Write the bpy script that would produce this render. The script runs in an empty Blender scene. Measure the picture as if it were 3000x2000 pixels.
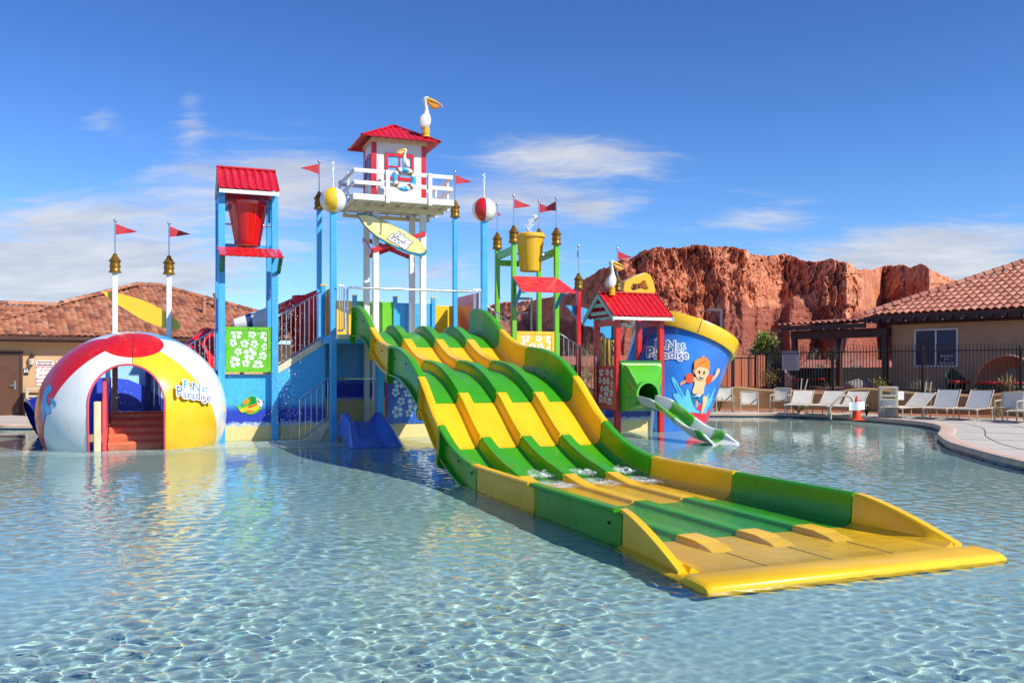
SKYTINT = (.66, .88, 1.20)
SKYHIGH = (.55, .69, 1.02)
SKYBLOBS = [(1650, 460, 360, 95, .36), (2700, 760, 420, 120, .40), (250, 720, 460, 170, .36), (850, 540, 260, 160, .27), (560, 330, 55, 140, .15), (2250, 640, 200, 60, .2),
            (1450, 600, 260, 60, .22), (150, 850, 400, 80, .25), (1300, 800, 200, 60, .2), (290, 350, 90, 60, .16), (470, 520, 140, 90, .08), (1750, 620, 120, 50, .2)]
import bpy, math, random
import numpy as np
from mathutils import Vector, Matrix, noise

R = math.radians
F, HOR, CX, CH = 2600.0, 1073.0, 1500.0, 1.8      # focal length (px of the 3000 px photo), horizon row, centre column, eye height
TH = R(21.5)                                       # the play structure is turned this much against the view axis
cT, sT = math.cos(TH), math.sin(TH)
random.seed(11)
rng = random.Random(5)
COL = bpy.context.scene.collection

# ---------- measuring: a photo pixel plus one known coordinate gives a point in the play structure's frame (u right, v back, z up)
def pv(px, py, v):
    k = (px - CX) / F
    u = v * (sT + k * cT) / (cT - k * sT)
    return Vector((u, v, CH + (HOR - py) * (u * sT + v * cT) / F))
def pu(px, py, u):
    k = (px - CX) / F
    v = u * (cT - k * sT) / (sT + k * cT)
    return Vector((u, v, CH + (HOR - py) * (u * sT + v * cT) / F))
def wy(px, py, Y):
    return Vector(((px - CX) / F * Y, Y, CH + (HOR - py) * Y / F))
def wz(px, py, z):
    Y = F * (CH - z) / (py - HOR)
    return Vector(((px - CX) / F * Y, Y, z))
def S2W(p):
    return Vector((p[0] * cT - p[1] * sT, p[0] * sT + p[1] * cT, p[2]))
def W2S(p):
    return Vector((p[0] * cT + p[1] * sT, -p[0] * sT + p[1] * cT, p[2]))

# ---------- mesh builder
class MB:
    def __init__(s):
        s.v, s.f, s.m, s.s = [], [], [], []
        s.cm, s.sm = 0, False
    def add(s, vs, fs, sm=None, m=None):
        b = len(s.v)
        s.v += [tuple(p) for p in vs]
        for f in fs:
            s.f.append(tuple(b + i for i in f))
            s.m.append(s.cm if m is None else m)
            s.s.append(s.sm if sm is None else sm)
        return s
    def box(s, x0, y0, z0, x1, y1, z1, m=None):
        vs = [(x0, y0, z0), (x1, y0, z0), (x1, y1, z0), (x0, y1, z0), (x0, y0, z1), (x1, y0, z1), (x1, y1, z1), (x0, y1, z1)]
        return s.add(vs, [(0, 3, 2, 1), (4, 5, 6, 7), (0, 1, 5, 4), (1, 2, 6, 5), (2, 3, 7, 6), (3, 0, 4, 7)], False, m)
    def cbox(s, c, d, M=None, m=None):
        h = Vector(d) / 2
        vs = []
        for x, y, z in [(-1, -1, -1), (1, -1, -1), (1, 1, -1), (-1, 1, -1), (-1, -1, 1), (1, -1, 1), (1, 1, 1), (-1, 1, 1)]:
            p = Vector((x * h.x, y * h.y, z * h.z))
            if M is not None: p = M @ p
            vs.append(p + Vector(c))
        return s.add(vs, [(0, 3, 2, 1), (4, 5, 6, 7), (0, 1, 5, 4), (1, 2, 6, 5), (2, 3, 7, 6), (3, 0, 4, 7)], False, m)
    def beam(s, p0, p1, w, h, up=(0, 0, 1), m=None):
        p0, p1 = Vector(p0), Vector(p1)
        d = (p1 - p0); L = d.length; d.normalize()
        x = d.cross(Vector(up))
        if x.length < 1e-4: x = d.cross(Vector((0, 1, 0)))
        x.normalize(); z = x.cross(d)
        M = Matrix((x, d, z)).transposed()
        return s.cbox((p0 + p1) / 2, (w, L, h), M, m)
    def loft(s, rings, closed=True, caps=True, sm=True, m=None):
        n = len(rings[0]); b = len(s.v)
        vs = [p for r in rings for p in r]; fs = []
        for i in range(len(rings) - 1):
            for j in range(n if closed else n - 1):
                a, c = i * n + j, i * n + (j + 1) % n
                fs.append((a, c, c + n, a + n))
        s.add(vs, fs, sm, m)
        if caps and closed:
            s.add(rings[0], [tuple(range(n))[::-1]], False, m)
            s.add(rings[-1], [tuple(range(n))], False, m)
        return s
    def ringpath(s, path, radii, n=10, closed=False, caps=True, sm=True, m=None, flat=1.0):
        path = [Vector(p) for p in path]
        if not hasattr(radii, '__len__'): radii = [radii] * len(path)
        N = len(path); rings = []
        prev = None
        for i, p in enumerate(path):
            if closed: t = path[(i + 1) % N] - path[i - 1]
            else: t = path[min(i + 1, N - 1)] - path[max(i - 1, 0)]
            t.normalize()
            if prev is None:
                a = Vector((0, 0, 1)) if abs(t.z) < .9 else Vector((0, 1, 0))
                x = t.cross(a).normalized()
            else:
                x = (prev - t * prev.dot(t)).normalized()
            prev = x; y = t.cross(x)
            rings.append([p + (x * math.cos(q) + y * math.sin(q) * flat) * radii[i] for q in [2 * math.pi * k / n for k in range(n)]])
        if closed: rings.append(rings[0]); caps = False
        return s.loft(rings, True, caps, sm, m)
    def cyl(s, p0, p1, r0, r1=None, n=16, caps=True, m=None):
        return s.ringpath([p0, p1], [r0, r0 if r1 is None else r1], n, caps=caps, m=m)
    def lathe(s, prof, c=(0, 0, 0), n=20, M=None, sm=True, m=None, caps=True):
        rings = []
        for r, z in prof:
            ring = []
            for k in range(n):
                q = 2 * math.pi * k / n
                p = Vector((r * math.cos(q), r * math.sin(q), z))
                if M is not None: p = M @ p
                ring.append(p + Vector(c))
            rings.append(ring)
        return s.loft(rings, True, caps, sm, m)
    def ball(s, c, r, nu=16, nv=10, sc=(1, 1, 1), M=None, m=None):
        prof = [(max(1e-4, r * math.sin(math.pi * i / nv)), -r * math.cos(math.pi * i / nv)) for i in range(nv + 1)]
        A = Matrix.Diagonal(sc)
        if M is not None: A = M @ A
        return s.lathe(prof, c, nu, A, True, m, caps=False)
    def prism(s, pts, o, ex, ey, d, m=None, sm=False):
        """polygon pts in the plane (o, ex, ey), thickened by vector d"""
        o, ex, ey, d = Vector(o), Vector(ex), Vector(ey), Vector(d)
        a = [o + ex * x + ey * y for x, y in pts]
        b = [p + d for p in a]
        n = len(a)
        if ex.cross(ey).dot(d) < 0: a, b = b, a
        area = sum(pts[i][0] * pts[(i + 1) % n][1] - pts[(i + 1) % n][0] * pts[i][1] for i in range(n))
        fl = area < 0
        f0, f1 = tuple(range(n)), tuple(range(n))[::-1]
        s.add(a, [f0 if fl else f1], sm, m); s.add(b, [f1 if fl else f0], sm, m)
        side = [(i, (i + 1) % n, n + (i + 1) % n, n + i) for i in range(n)]
        if fl: side = [q[::-1] for q in side]
        return s.add(a + b, side, sm, m)
    def merge(s, o, M=None, t=(0, 0, 0)):
        b = len(s.v)
        for p in o.v:
            p = Vector(p)
            if M is not None: p = M @ p
            s.v.append(tuple(p + Vector(t)))
        s.f += [tuple(i + b for i in f) for f in o.f]; s.m += o.m; s.s += o.s
        return s

def mesh_obj(name, mb, mats, org=(0, 0, 0), bevel=0, seg=2):
    me = bpy.data.meshes.new(name)
    o3 = Vector(org)
    me.from_pydata([tuple(Vector(p) - o3) for p in mb.v], [], mb.f)
    for m in (mats if isinstance(mats, (list, tuple)) else [mats]): me.materials.append(m)
    me.polygons.foreach_set('material_index', mb.m)
    me.polygons.foreach_set('use_smooth', mb.s)
    me.update()
    o = bpy.data.objects.new(name, me)
    COL.objects.link(o)
    if bevel:
        b = o.modifiers.new('Bevel', 'BEVEL'); b.width = bevel; b.segments = seg; b.limit_method = 'ANGLE'; b.angle_limit = R(40)
        b.harden_normals = False
    if any(mb.s) and not bevel:
        try: me.set_sharp_from_angle(angle=R(38))
        except Exception: pass
    return o
ORG = {}
def tag(o, label=None, cat=None, group=None, kind=None):
    if label: o['label'] = label
    if cat: o['category'] = cat
    if group: o['group'] = group
    if kind: o['kind'] = kind
    return o
def place(o, org, frame):
    if frame == 'S':
        o.location = S2W(org); o.rotation_euler = (0, 0, TH)
    else:
        o.location = Vector(org)
def thing(name, label, cat, org=(0, 0, 0), frame='S', group=None):
    o = bpy.data.objects.new(name, None); COL.objects.link(o)
    o.empty_display_size = .2
    place(o, org, frame)
    ORG[o.name] = Vector(org)
    return tag(o, label, cat, group)
def part(par, name, mb, mats, label=None, bevel=0, seg=2):
    o = mesh_obj(name, mb, mats, ORG[par.name], bevel, seg)
    o.parent = par
    ORG[o.name] = ORG[par.name]
    if label: o['label'] = label
    return o
def solo(name, label, cat, mb, mats, org=(0, 0, 0), frame='S', group=None, bevel=0, seg=2, kind=None):
    o = mesh_obj(name, mb, mats, org, bevel, seg)
    place(o, org, frame)
    ORG[o.name] = Vector(org)
    return tag(o, label, cat, group, kind)
def structure(name, mb, mats, frame='W', kind='structure', bevel=0):
    o = mesh_obj(name, mb, mats, (0, 0, 0), bevel)
    if frame == 'S': o.rotation_euler = (0, 0, TH)
    o['kind'] = kind
    return o
KIDS = {}
def dup(root, loc, rz, label=None):
    def kids(o): return [c for c in bpy.data.objects if c.parent == o]
    if root.name not in KIDS: KIDS[root.name] = [(c, kids(c)) for c in kids(root)]
    r = root.copy(); COL.objects.link(r); r.location = loc; r.rotation_euler = (0, 0, rz)
    if label: r['label'] = label
    for c, gs in KIDS[root.name]:
        cc = c.copy(); COL.objects.link(cc); cc.parent = r
        for g in gs:
            gg = g.copy(); COL.objects.link(gg); gg.parent = cc
    return r

# ---------- materials
def srgb(r, g, b):
    f = lambda c: (c / 12.92 if c <= .04045 else ((c + .055) / 1.055) ** 2.4)
    return (f(r / 255), f(g / 255), f(b / 255))
class NT:
    def __init__(s, name):
        s.mat = bpy.data.materials.new(name); s.mat.use_nodes = True
        s.t = s.mat.node_tree; s.n = s.t.nodes; s.n.clear()
        s.out = s.n.new('ShaderNodeOutputMaterial')
    def node(s, typ, **kw):
        n = s.n.new(typ)
        for k, v in kw.items():
            if k in n.inputs.keys(): s.set(n.inputs[k], v)
            else: setattr(n, k, v)
        return n
    def set(s, sock, v):
        if isinstance(v, bpy.types.NodeSocket): s.t.links.new(v, sock)
        elif isinstance(v, (tuple, list)) and len(v) == 3 and sock.type == 'RGBA': sock.default_value = (*v, 1)
        else: sock.default_value = v
    def coord(s, which='Object', scale=None):
        c = s.node('ShaderNodeTexCoord').outputs[which]
        if scale is not None:
            mp = s.node('ShaderNodeMapping'); s.t.links.new(c, mp.inputs['Vector']); mp.inputs['Scale'].default_value = scale if hasattr(scale, '__len__') else (scale,) * 3
            c = mp.outputs[0]
        return c
    def noise(s, vec, scale, detail=4, rough=.55, out='Fac'):
        return s.node('ShaderNodeTexNoise', Vector=vec, Scale=scale, Detail=detail, Roughness=rough).outputs[out]
    def math(s, op, a, b=0.0, c=None, clamp=False):
        n = s.n.new('ShaderNodeMath'); n.operation = op; n.use_clamp = clamp
        s.set(n.inputs[0], a); s.set(n.inputs[1], b)
        if c is not None: s.set(n.inputs[2], c)
        return n.outputs[0]
    def maprange(s, v, a, b, c=0.0, d=1.0, smooth=False):
        n = s.n.new('ShaderNodeMapRange'); n.interpolation_type = 'SMOOTHSTEP' if smooth else 'LINEAR'
        for i, x in enumerate((v, a, b, c, d)): s.set(n.inputs[i], x)
        return n.outputs[0]
    def mix(s, f, a, b, mode='MIX'):
        n = s.n.new('ShaderNodeMix'); n.data_type = 'RGBA'; n.blend_type = mode
        s.set(n.inputs[0], f); s.set(n.inputs[6], a); s.set(n.inputs[7], b)
        return n.outputs[2]
    def ramp(s, f, stops, mode='LINEAR'):
        n = s.n.new('ShaderNodeValToRGB'); n.color_ramp.interpolation = mode
        e = n.color_ramp.elements
        while len(e) < len(stops): e.new(.5)
        for x, (p, c) in zip(e, stops): x.position = p; x.color = (*c, 1)
        s.set(n.inputs[0], f)
        return n.outputs[0]
    def sep(s, v):
        n = s.n.new('ShaderNodeSeparateXYZ'); s.t.links.new(v, n.inputs[0]); return n.outputs
    def bump(s, h, strength=.2, dist=.02, normal=None):
        n = s.n.new('ShaderNodeBump'); n.inputs['Strength'].default_value = strength; n.inputs['Distance'].default_value = dist
        s.set(n.inputs['Height'], h)
        if normal is not None: s.set(n.inputs['Normal'], normal)
        return n.outputs[0]
    def bsdf(s, **kw):
        p = s.n.new('ShaderNodeBsdfPrincipled')
        for k, v in kw.items(): s.set(p.inputs[k.replace('_', ' ')], v)
        s.t.links.new(p.outputs[0], s.out.inputs[0])
        return p
def paint(name, col, rough=.35, var=.10, scale=2.5, bump=.03, bscale=60, coat=0.0, metal=0.0, dirt=0.0, dirtcol=(.16, .13, .10), spec=.5):
    t = NT(name); co = t.coord()
    n1 = t.noise(co, scale, 5, .6)
    f = t.maprange(n1, .3, .7, 1 - var, 1 + var)
    c = t.mix(1.0, col, f, 'MULTIPLY')
    if dirt:
        z = t.coord(scale=(3, 3, .7))
        d = t.maprange(t.noise(z, 3.0, 6, .7), .48, .75, 0, dirt)
        c = t.mix(d, c, dirtcol)
    rr = t.maprange(t.noise(co, scale * 3, 3), .3, .7, max(.02, rough - .08), min(1, rough + .1))
    kw = dict(Base_Color=c, Roughness=rr, Metallic=metal, Specular_IOR_Level=spec)
    if coat: kw.update(Coat_Weight=coat, Coat_Roughness=.06)
    if bump: kw['Normal'] = t.bump(t.noise(co, bscale, 3), bump, .01)
    t.bsdf(**kw)
    return t.mat
# ---------- camera, sun, sky
sc = bpy.context.scene
cam = bpy.data.cameras.new('camera'); cob = bpy.data.objects.new('camera', cam); COL.objects.link(cob)
cam.sensor_width = 36; cam.lens = 36 * F / 3000; cam.shift_y = (HOR - 1000) / 3000
cam.clip_start = .05; cam.clip_end = 12000
cob.location = (0, 0, CH); cob.rotation_euler = (R(90), 0, 0)
sc.camera = cob
to_sun = S2W((.72, -1.0, 1.0)).normalized()        # shadows fall to the left and slightly away
sl = bpy.data.lights.new('sun', 'SUN'); sl.energy = 4.5; sl.angle = R(.5); sl.color = (1.0, .94, .83)
so = bpy.data.objects.new('sun', sl); COL.objects.link(so)
so.rotation_euler = to_sun.to_track_quat('Z', 'Y').to_euler(); so.location = (20, -20, 30)
sl.cycles.is_caustics_light = True
w = bpy.data.worlds.new('World'); sc.world = w; w.use_nodes = True
wt = NT.__new__(NT); wt.t = w.node_tree; wt.n = wt.t.nodes; wt.n.clear()
wt.out = wt.n.new('ShaderNodeOutputWorld')
sky = wt.n.new('ShaderNodeTexSky'); sky.sky_type = 'NISHITA'; sky.sun_disc = False
sky.sun_elevation = math.asin(to_sun.z); sky.sun_rotation = math.atan2(to_sun.x, to_sun.y)
sky.air_density = 1.0; sky.dust_density = .35; sky.ozone_density = 2.2; sky.altitude = 900
gen = wt.n.new('ShaderNodeTexCoord').outputs['Generated']
X, Y, Z = wt.sep(gen)
hs = wt.n.new('ShaderNodeHueSaturation'); hs.inputs['Saturation'].default_value = 1.18; hs.inputs['Value'].default_value = 1.0
wt.t.links.new(sky.outputs[0], hs.inputs['Color'])
# cirrus and cumulus: noise over the direction's projection on a cloud layer, kept to the parts of the sky that have cloud
inv = wt.math('DIVIDE', 1.0, wt.math('ADD', wt.math('MAXIMUM', Z, 0.0), .16))
cmb = wt.n.new('ShaderNodeCombineXYZ')
wt.set(cmb.inputs[0], wt.math('MULTIPLY', X, inv)); wt.set(cmb.inputs[1], wt.math('MULTIPLY', Y, inv)); cmb.inputs[2].default_value = 3.7
vec = cmb.outputs[0]
wn = wt.noise(vec, 1.3, 4, .6, 'Color')
warp = wt.n.new('ShaderNodeVectorMath'); warp.operation = 'MULTIPLY_ADD'
wt.set(warp.inputs[0], wn); warp.inputs[1].default_value = (.55, .55, .3); wt.set(warp.inputs[2], vec)
mp = wt.n.new('ShaderNodeMapping'); mp.inputs['Scale'].default_value = (1.0, 1.9, 1); mp.inputs['Rotation'].default_value = (0, 0, R(24))
wt.t.links.new(warp.outputs[0], mp.inputs[0])
mp2 = wt.n.new('ShaderNodeMapping'); mp2.inputs['Scale'].default_value = (.8, 4.6, 1); mp2.inputs['Rotation'].default_value = (0, 0, R(-32)); wt.t.links.new(warp.outputs[0], mp2.inputs[0])
fb = wt.math('ADD', wt.math('ADD', wt.math('MULTIPLY', wt.noise(mp.outputs[0], 1.5, 14, .64), .62), wt.math('MULTIPLY', wt.noise(mp2.outputs[0], 2.6, 12, .68), .28)), wt.math('MULTIPLY', wt.noise(mp.outputs[0], 7.0, 10, .7), .12))
az = wt.math('ARCTAN2', X, Y); el = wt.math('ARCSINE', Z)
def blob(a0, e0, ra, re, amp):
    """soft elliptical region of sky (azimuth, elevation in degrees) with more cloud"""
    da = wt.math('DIVIDE', wt.math('SUBTRACT', az, R(a0)), R(ra)); de = wt.math('DIVIDE', wt.math('SUBTRACT', el, R(e0)), R(re))
    q = wt.math('ADD', wt.math('MULTIPLY', da, da), wt.math('MULTIPLY', de, de))
    return wt.math('MULTIPLY', wt.math('EXPONENT', wt.math('MULTIPLY', q, -1.0)), amp)
def degs(px, py):
    x, y = (px - CX) / F, (HOR - py) / F
    return math.degrees(math.atan(x)), math.degrees(math.atan(y / math.hypot(1, x)))
mask = None
for px, py, rx, ry, amp in SKYBLOBS:
    a0, e0 = degs(px, py); a1, _ = degs(px + rx, py); _, e1 = degs(px, py - ry)
    bb = blob(a0, e0, max(.5, a1 - a0), max(.5, e1 - e0), amp)
    mask = bb if mask is None else wt.math('ADD', mask, bb)
low = wt.maprange(el, R(-2), R(14), .10, -.06)
# sky away from the photo's field gets an even scatter
back = wt.maprange(Y, .55, .2, 0, .10)
dens = wt.math('ADD', wt.math('ADD', fb, wt.math('ADD', mask, low)), back)
cl = wt.maprange(dens, .57, .84, 0, .92, True)
cshade = wt.ramp(wt.noise(mp.outputs[0], 2.6, 6, .6), [(.3, (3.4, 3.7, 4.5)), (.65, (5.0, 5.15, 5.5))])
skc = wt.mix(cl, wt.mix(1.0, hs.outputs[0], wt.mix(wt.maprange(el, R(4), R(24), 0, 1, True), SKYTINT, SKYHIGH), 'MULTIPLY'), cshade)
bg = wt.n.new('ShaderNodeBackground'); wt.t.links.new(skc, bg.inputs[0]); bg.inputs[1].default_value = .118
wt.t.links.new(bg.outputs[0], wt.out.inputs[0])
sc.view_settings.view_transform = 'Standard'; sc.view_settings.look = 'None'; sc.view_settings.exposure = .36; sc.view_settings.gamma = 1
sc.cycles.use_denoising = True
try: sc.cycles.denoiser = 'OPENIMAGEDENOISE'
except Exception: pass
sc.cycles.max_bounces = 10; sc.cycles.transmission_bounces = 8; sc.cycles.glossy_bounces = 4; sc.cycles.diffuse_bounces = 4; sc.cycles.transparent_max_bounces = 12
sc.cycles.caustics_refractive = True; sc.cycles.caustics_reflective = False; sc.cycles.blur_glossy = .5
sc.cycles.sample_clamp_indirect = 6.0
# ---------- pool: floor, water
def waves(x, y, seed=3, amp=1.0, lmin=.048, lmax=.38, n=90):
    r = np.random.RandomState(seed)
    h = np.zeros_like(x)
    patch = 1.0 + .42 * (np.sin(x * .9 + 1.3 * np.sin(y * .55)) * np.sin(y * .7 + 1.1 * np.sin(x * .43 + 2)) + .6 * np.sin(x * 2.3 - y * 1.7 + 2 * np.sin(y * .9)))
    for i in range(n):
        lam = lmin * (lmax / lmin) ** (r.rand() ** 1.55)
        th = r.normal(.9, 1.05)
        k = 2 * math.pi / lam
        a = amp * .00046 * (lam / .2) ** 1.15 * (.6 + .8 * r.rand())
        ph = r.rand() * 6.283
        d = k * (x * math.cos(th) + y * math.sin(th)) + ph
        # wavelets smaller than the mesh can carry fade out with distance
        sp = .0024 * (np.abs(y) + 1) * 3.0
        fade = np.clip((lam - sp) / (.5 * lam), 0, 1)
        h += patch * np.clip(1.25 - np.abs(y) / 26, .5, 1) * a * fade * np.sin(d + .5 * np.sin(d * .37 + ph))
    return h
def water_mesh():
    ys = [1.6]
    while ys[-1] < 40: ys.append(ys[-1] + .0024 * (ys[-1] + 1))
    ys = np.array(ys)
    ss = np.linspace(-1.0, 1.0, 700)
    ss = np.sign(ss) * (np.abs(ss) * .55 + .5 * np.abs(ss) ** 3)
    Yg = np.repeat(ys[:, None], len(ss), 1)
    Xg = ss[None, :] * (ys[:, None] * 1.05 + 2.5)
    Zg = waves(Xg, Yg)
    nr, nc = Yg.shape
    co = np.stack([Xg, Yg, Zg], -1).reshape(-1, 3).astype(np.float32)
    idx = np.arange(nr * nc).reshape(nr, nc)
    q = np.stack([idx[:-1, :-1], idx[:-1, 1:], idx[1:, 1:], idx[1:, :-1]], -1).reshape(-1, 4)
    me = bpy.data.meshes.new('water')
    me.vertices.add(len(co)); me.vertices.foreach_set('co', co.ravel())
    me.loops.add(q.size); me.loops.foreach_set('vertex_index', q.ravel().astype(np.int32))
    me.polygons.add(len(q)); me.polygons.foreach_set('loop_start', np.arange(0, q.size, 4, dtype=np.int32))
    me.update(calc_edges=True); me.validate()
    me.polygons.foreach_set('use_smooth', [True] * len(q))
    return me
t = NT('pool_water')
co = t.coord()
b1 = t.noise(t.coord(scale=(1, 1.4, 1)), 9.0, 3, .5)
gl = t.node('ShaderNodeBsdfGlass'); gl.inputs['IOR'].default_value = 1.333; gl.inputs['Roughness'].default_value = 0.0
gl.inputs['Color'].default_value = (.93, .99, .975, 1)
t.t.links.new(gl.outputs[0], t.out.inputs[0])
M_WATER = t.mat
wme = water_mesh(); wme.materials.append(M_WATER)
wat = bpy.data.objects.new('water', wme); COL.objects.link(wat); wat['kind'] = 'structure'
wat.cycles.is_caustics_caster = True
t = NT('pool_plaster'); co = t.coord()
n = t.noise(co, .5, 5, .6); n2 = t.noise(co, 30, 3)
c = t.mix(t.maprange(n, .3, .7), srgb(172, 210, 204), srgb(200, 224, 216))
c = t.mix(t.maprange(n2, .35, .7, 0, .35), c, srgb(152, 194, 192))
t.bsdf(Base_Color=c, Roughness=.8)
M_POOL = t.mat
b = MB(); b.box(-40, -6, -.6, 40, 42, -.25)
fl = structure('pool_floor', b, M_POOL); fl.cycles.is_caustics_receiver = True
# ---------- the four lane racing slide
M_GREEN = paint('slide_green', srgb(60, 154, 18), .30, .12, 1.2, .03, 60, coat=.06, dirt=.12, dirtcol=(.10, .20, .04), spec=.3)
M_YEL = paint('slide_yellow', srgb(240, 188, 28), .30, .08, 1.2, .03, 60, coat=.06, dirt=.12, dirtcol=(.42, .20, .02), spec=.3)
M_SEAMBOLT = paint('bolt_dark', (.03, .02, .015), .5)
def curve(pts):
    xs = np.array([p[0] for p in pts]); zs = np.array([p[1] for p in pts])
    h = np.diff(xs); d = np.diff(zs) / h
    m = np.zeros(len(xs)); m[0], m[-1] = d[0], d[-1]
    for i in range(1, len(xs) - 1):
        m[i] = 0 if d[i - 1] * d[i] <= 0 else 2 * d[i - 1] * d[i] / (d[i - 1] + d[i])
    def f(x):
        i = int(np.clip(np.searchsorted(xs, x) - 1, 0, len(h) - 1))
        q = (x - xs[i]) / h[i]
        return ((1 + 2 * q) * (1 - q) ** 2 * zs[i] + q * (1 - q) ** 2 * h[i] * m[i] + q * q * (3 - 2 * q) * zs[i + 1] + q * q * (q - 1) * h[i] * m[i + 1])
    return f
zf = curve([(6.3, .02), (11.9, .02), (12.6, .07), (13.1, .17), (13.9, .44), (15.13, 1.165), (15.9, 1.50), (16.6, 1.67), (17.4, 1.74), (17.9, 1.82), (18.4, 1.97), (19.0, 2.22), (19.7, 2.48), (20.3, 2.59), (21.2, 2.62)])
zw = curve([(6.3, .39), (11.7, .37), (12.3, .385), (13.0, .50), (13.98, .885), (15.1, 1.63), (15.9, 1.99), (16.7, 2.16), (17.4, 2.215), (17.9, 2.28), (18.4, 2.41), (19.05, 2.67), (19.7, 2.98), (20.3, 3.17), (20.85, 3.22), (21.2, 3.12)])
U0, U1 = 4.28, 7.20
def strip(mb, prof, vs, sm=True):
    """loft of a closed cross-section prof(v) -> [(u, z)] along v"""
    mb.loft([[(u, v, z) for u, z in prof(v)] for v in vs], True, True, sm)
slide = thing('racing_slide', 'big green and yellow four lane racing slide running down into the pool', 'water slide', (5.7, 12, 0))
secs = [(21.1, 19.02, 'g'), (18.99, 17.42, 'y'), (17.38, 15.12, 'g'), (15.08, 13.93, 'y'), (13.89, 12.24, 'g'), (12.2, 10.08, 'y'), (10.04, 7.84, 'g')]
def wall_prof(u, sg):
    def p(v):
        f, w_ = zf(v), zw(v)
        q = [(-.02, f - .11), (-.10, f - .11), (-.10, f - .075), (-.025, f - .07), (-.012, w_ - .12), (-.03, w_ - .045), (-.10, w_ - .04), (-.11, w_ - .015), (-.09, w_ + .004), (.0, w_ + .006), (.03, w_ - .02), (.035, w_ - .12), (.05, f + .10), (.09, f + .03), (.14, f + .004), (.14, f - .03), (.0, f - .05)]
        q = [(u + sg * x, z) for x, z in q]
        return q if sg > 0 else q[::-1]
    return p
def div_h(v):
    if v > 20.1: return .17 * max(0.0, 1 - ((v - 20.1) / .62) ** 2) ** .5 if v < 20.72 else 0
    if v < 12.6: return max(.055, .19 - (12.6 - v) * .12)
    return .19
def div_prof(u):
    def p(v):
        f = zf(v); h = div_h(v) + 1e-3
        return [(u - .19, f - .02), (u - .17, f + .003), (u - .135, f + .02 * h / .19), (u - .115, f + h * .5), (u - .10, f + h - .02 * h / .19), (u - .085, f + h), (u + .085, f + h), (u + .10, f + h - .02 * h / .19), (u + .115, f + h * .5), (u + .135, f + .02 * h / .19), (u + .17, f + .003), (u + .19, f - .02)][::-1]
    return p
for va, vb, col in secs:
    m = M_GREEN if col == 'g' else M_YEL
    vs = list(np.linspace(va, vb, 22))
    fb_ = MB(); strip(fb_, lambda v: [(U0 + .1, zf(v) - .05), (U1 - .1, zf(v) - .05), (U1 - .1, zf(v)), (U0 + .1, zf(v))][::-1], vs)
    # bolted flanges under the joints
    sec = part(slide, 'chute_section', fb_, m)
    for u, sg in ((U0, 1), (U1, -1)):
        mb = MB(); strip(mb, wall_prof(u, sg), vs)
        for ve in (va - .02, vb + .02):
            f = zf(ve)
            if f > .12: mb.prism([(0, f - .28), (.0, zw(ve) - .06), (-.085, zw(ve) - .06), (-.105, f - .08), (-.13, f - .12), (-.13, f - .24), (-.09, f - .28)], (u, ve - .015, 0), (sg, 0, 0), (0, 0, 1), (0, .03, 0))
        part(sec, 'side_wall', mb, m)
    for i in (1, 2, 3):
        u = U0 + (U1 - U0) * i / 4
        mb = MB()
        strip(mb, div_prof(u), [v for v in (list(np.linspace(20.72, 19.02, 26)) if va > 21 else vs)])
        part(sec, 'divider', mb, m)
# exit tray: tapering cheeks, end blocks and the rounded nose
mb = MB()
nose = [(7.82, .02, -.05), (6.75, .022, -.05), (6.40, .024, -.06), (6.35, .066, -.08), (6.33, .076, -.09), (6.16, .074, -.1), (6.05, .066, -.1), (6.01, .054, -.1), (5.99, .03, -.1), (5.985, -.02, -.1), (5.98, -.09, -.1)]
rings = []
for v, zt, zb in nose:
    w_ = .14 * max(0, min(1, (7.9 - v) / 1.3))
    rings.append([(U0 - .06 - w_ * 1.2, v, zb), (U1 + .05 + w_ * .3, v, zb), (U1 + .07 + w_ * .3, v, zt - .03), (U1 + .03 + w_ * .3, v, zt), (U0 - .04 - w_ * 1.2, v, zt), (U0 - .08 - w_ * 1.2, v, zt - .03)])
mb.loft(rings, True, True, True)
tray = part(slide, 'exit_tray', mb, M_YEL)
for u, sg in ((U0, 1), (U1, -1)):
    mb = MB()
    vs = list(np.linspace(7.80, 6.55, 18))
    def cheek(v):
        q = (7.8 - v) / 1.25
        w_ = .05 + .34 * (1 - q ** 1.4); f = .02
        x = -.08 * q * 1.4
        r = [(-.02 + x, f - .08), (-.12 + x, f - .08), (-.12 + x, f - .03), (-.03 + x, f - .02), (-.02 + x, w_ - .05), (-.06 + x, w_ - .035), (-.06 + x, w_), (.02 + x, w_), (.05 + x, w_ - .04), (.07 + x, f + .05), (.16 + x, f)]
        r = [(u + sg * a, z) for a, z in r]
        return r if sg > 0 else r[::-1]
    strip(mb, cheek, vs)
    part(tray, 'side_wall', mb, M_YEL)
for i in (1, 2, 3):
    u = U0 + (U1 - U0) * i / 4
    mb = MB(); mb.loft([[(u - .15, v, .0), (u + .15, v, .0), (u + .12, v, z), (u - .12, v, z)] for v, z in ((7.82, .085), (7.5, .085), (7.28, .05), (7.15, .01))], True, True, True)
    part(tray, 'end_block', mb, M_YEL)
mb = MB()
for i in (1, 2, 3):
    u = U0 + (U1 - U0) * i / 4; mb.box(u - .006, 6.40, .0, u + .006, 7.14, .0255)
part(tray, 'seam', mb, paint('seam_dark', (.16, .09, .01), .6))
mb = MB()
for va, vb, col in secs:
    for q in (.12, .5, .88):
        v = va + (vb - va) * q; zz = (zf(v) + zw(v)) / 2
        if zz > .2: mb.cyl((U0 - .02, v, zz), (U0 - .036, v, zz), .016, n=8)
part(slide, 'bolts', mb, M_SEAMBOLT)
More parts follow.
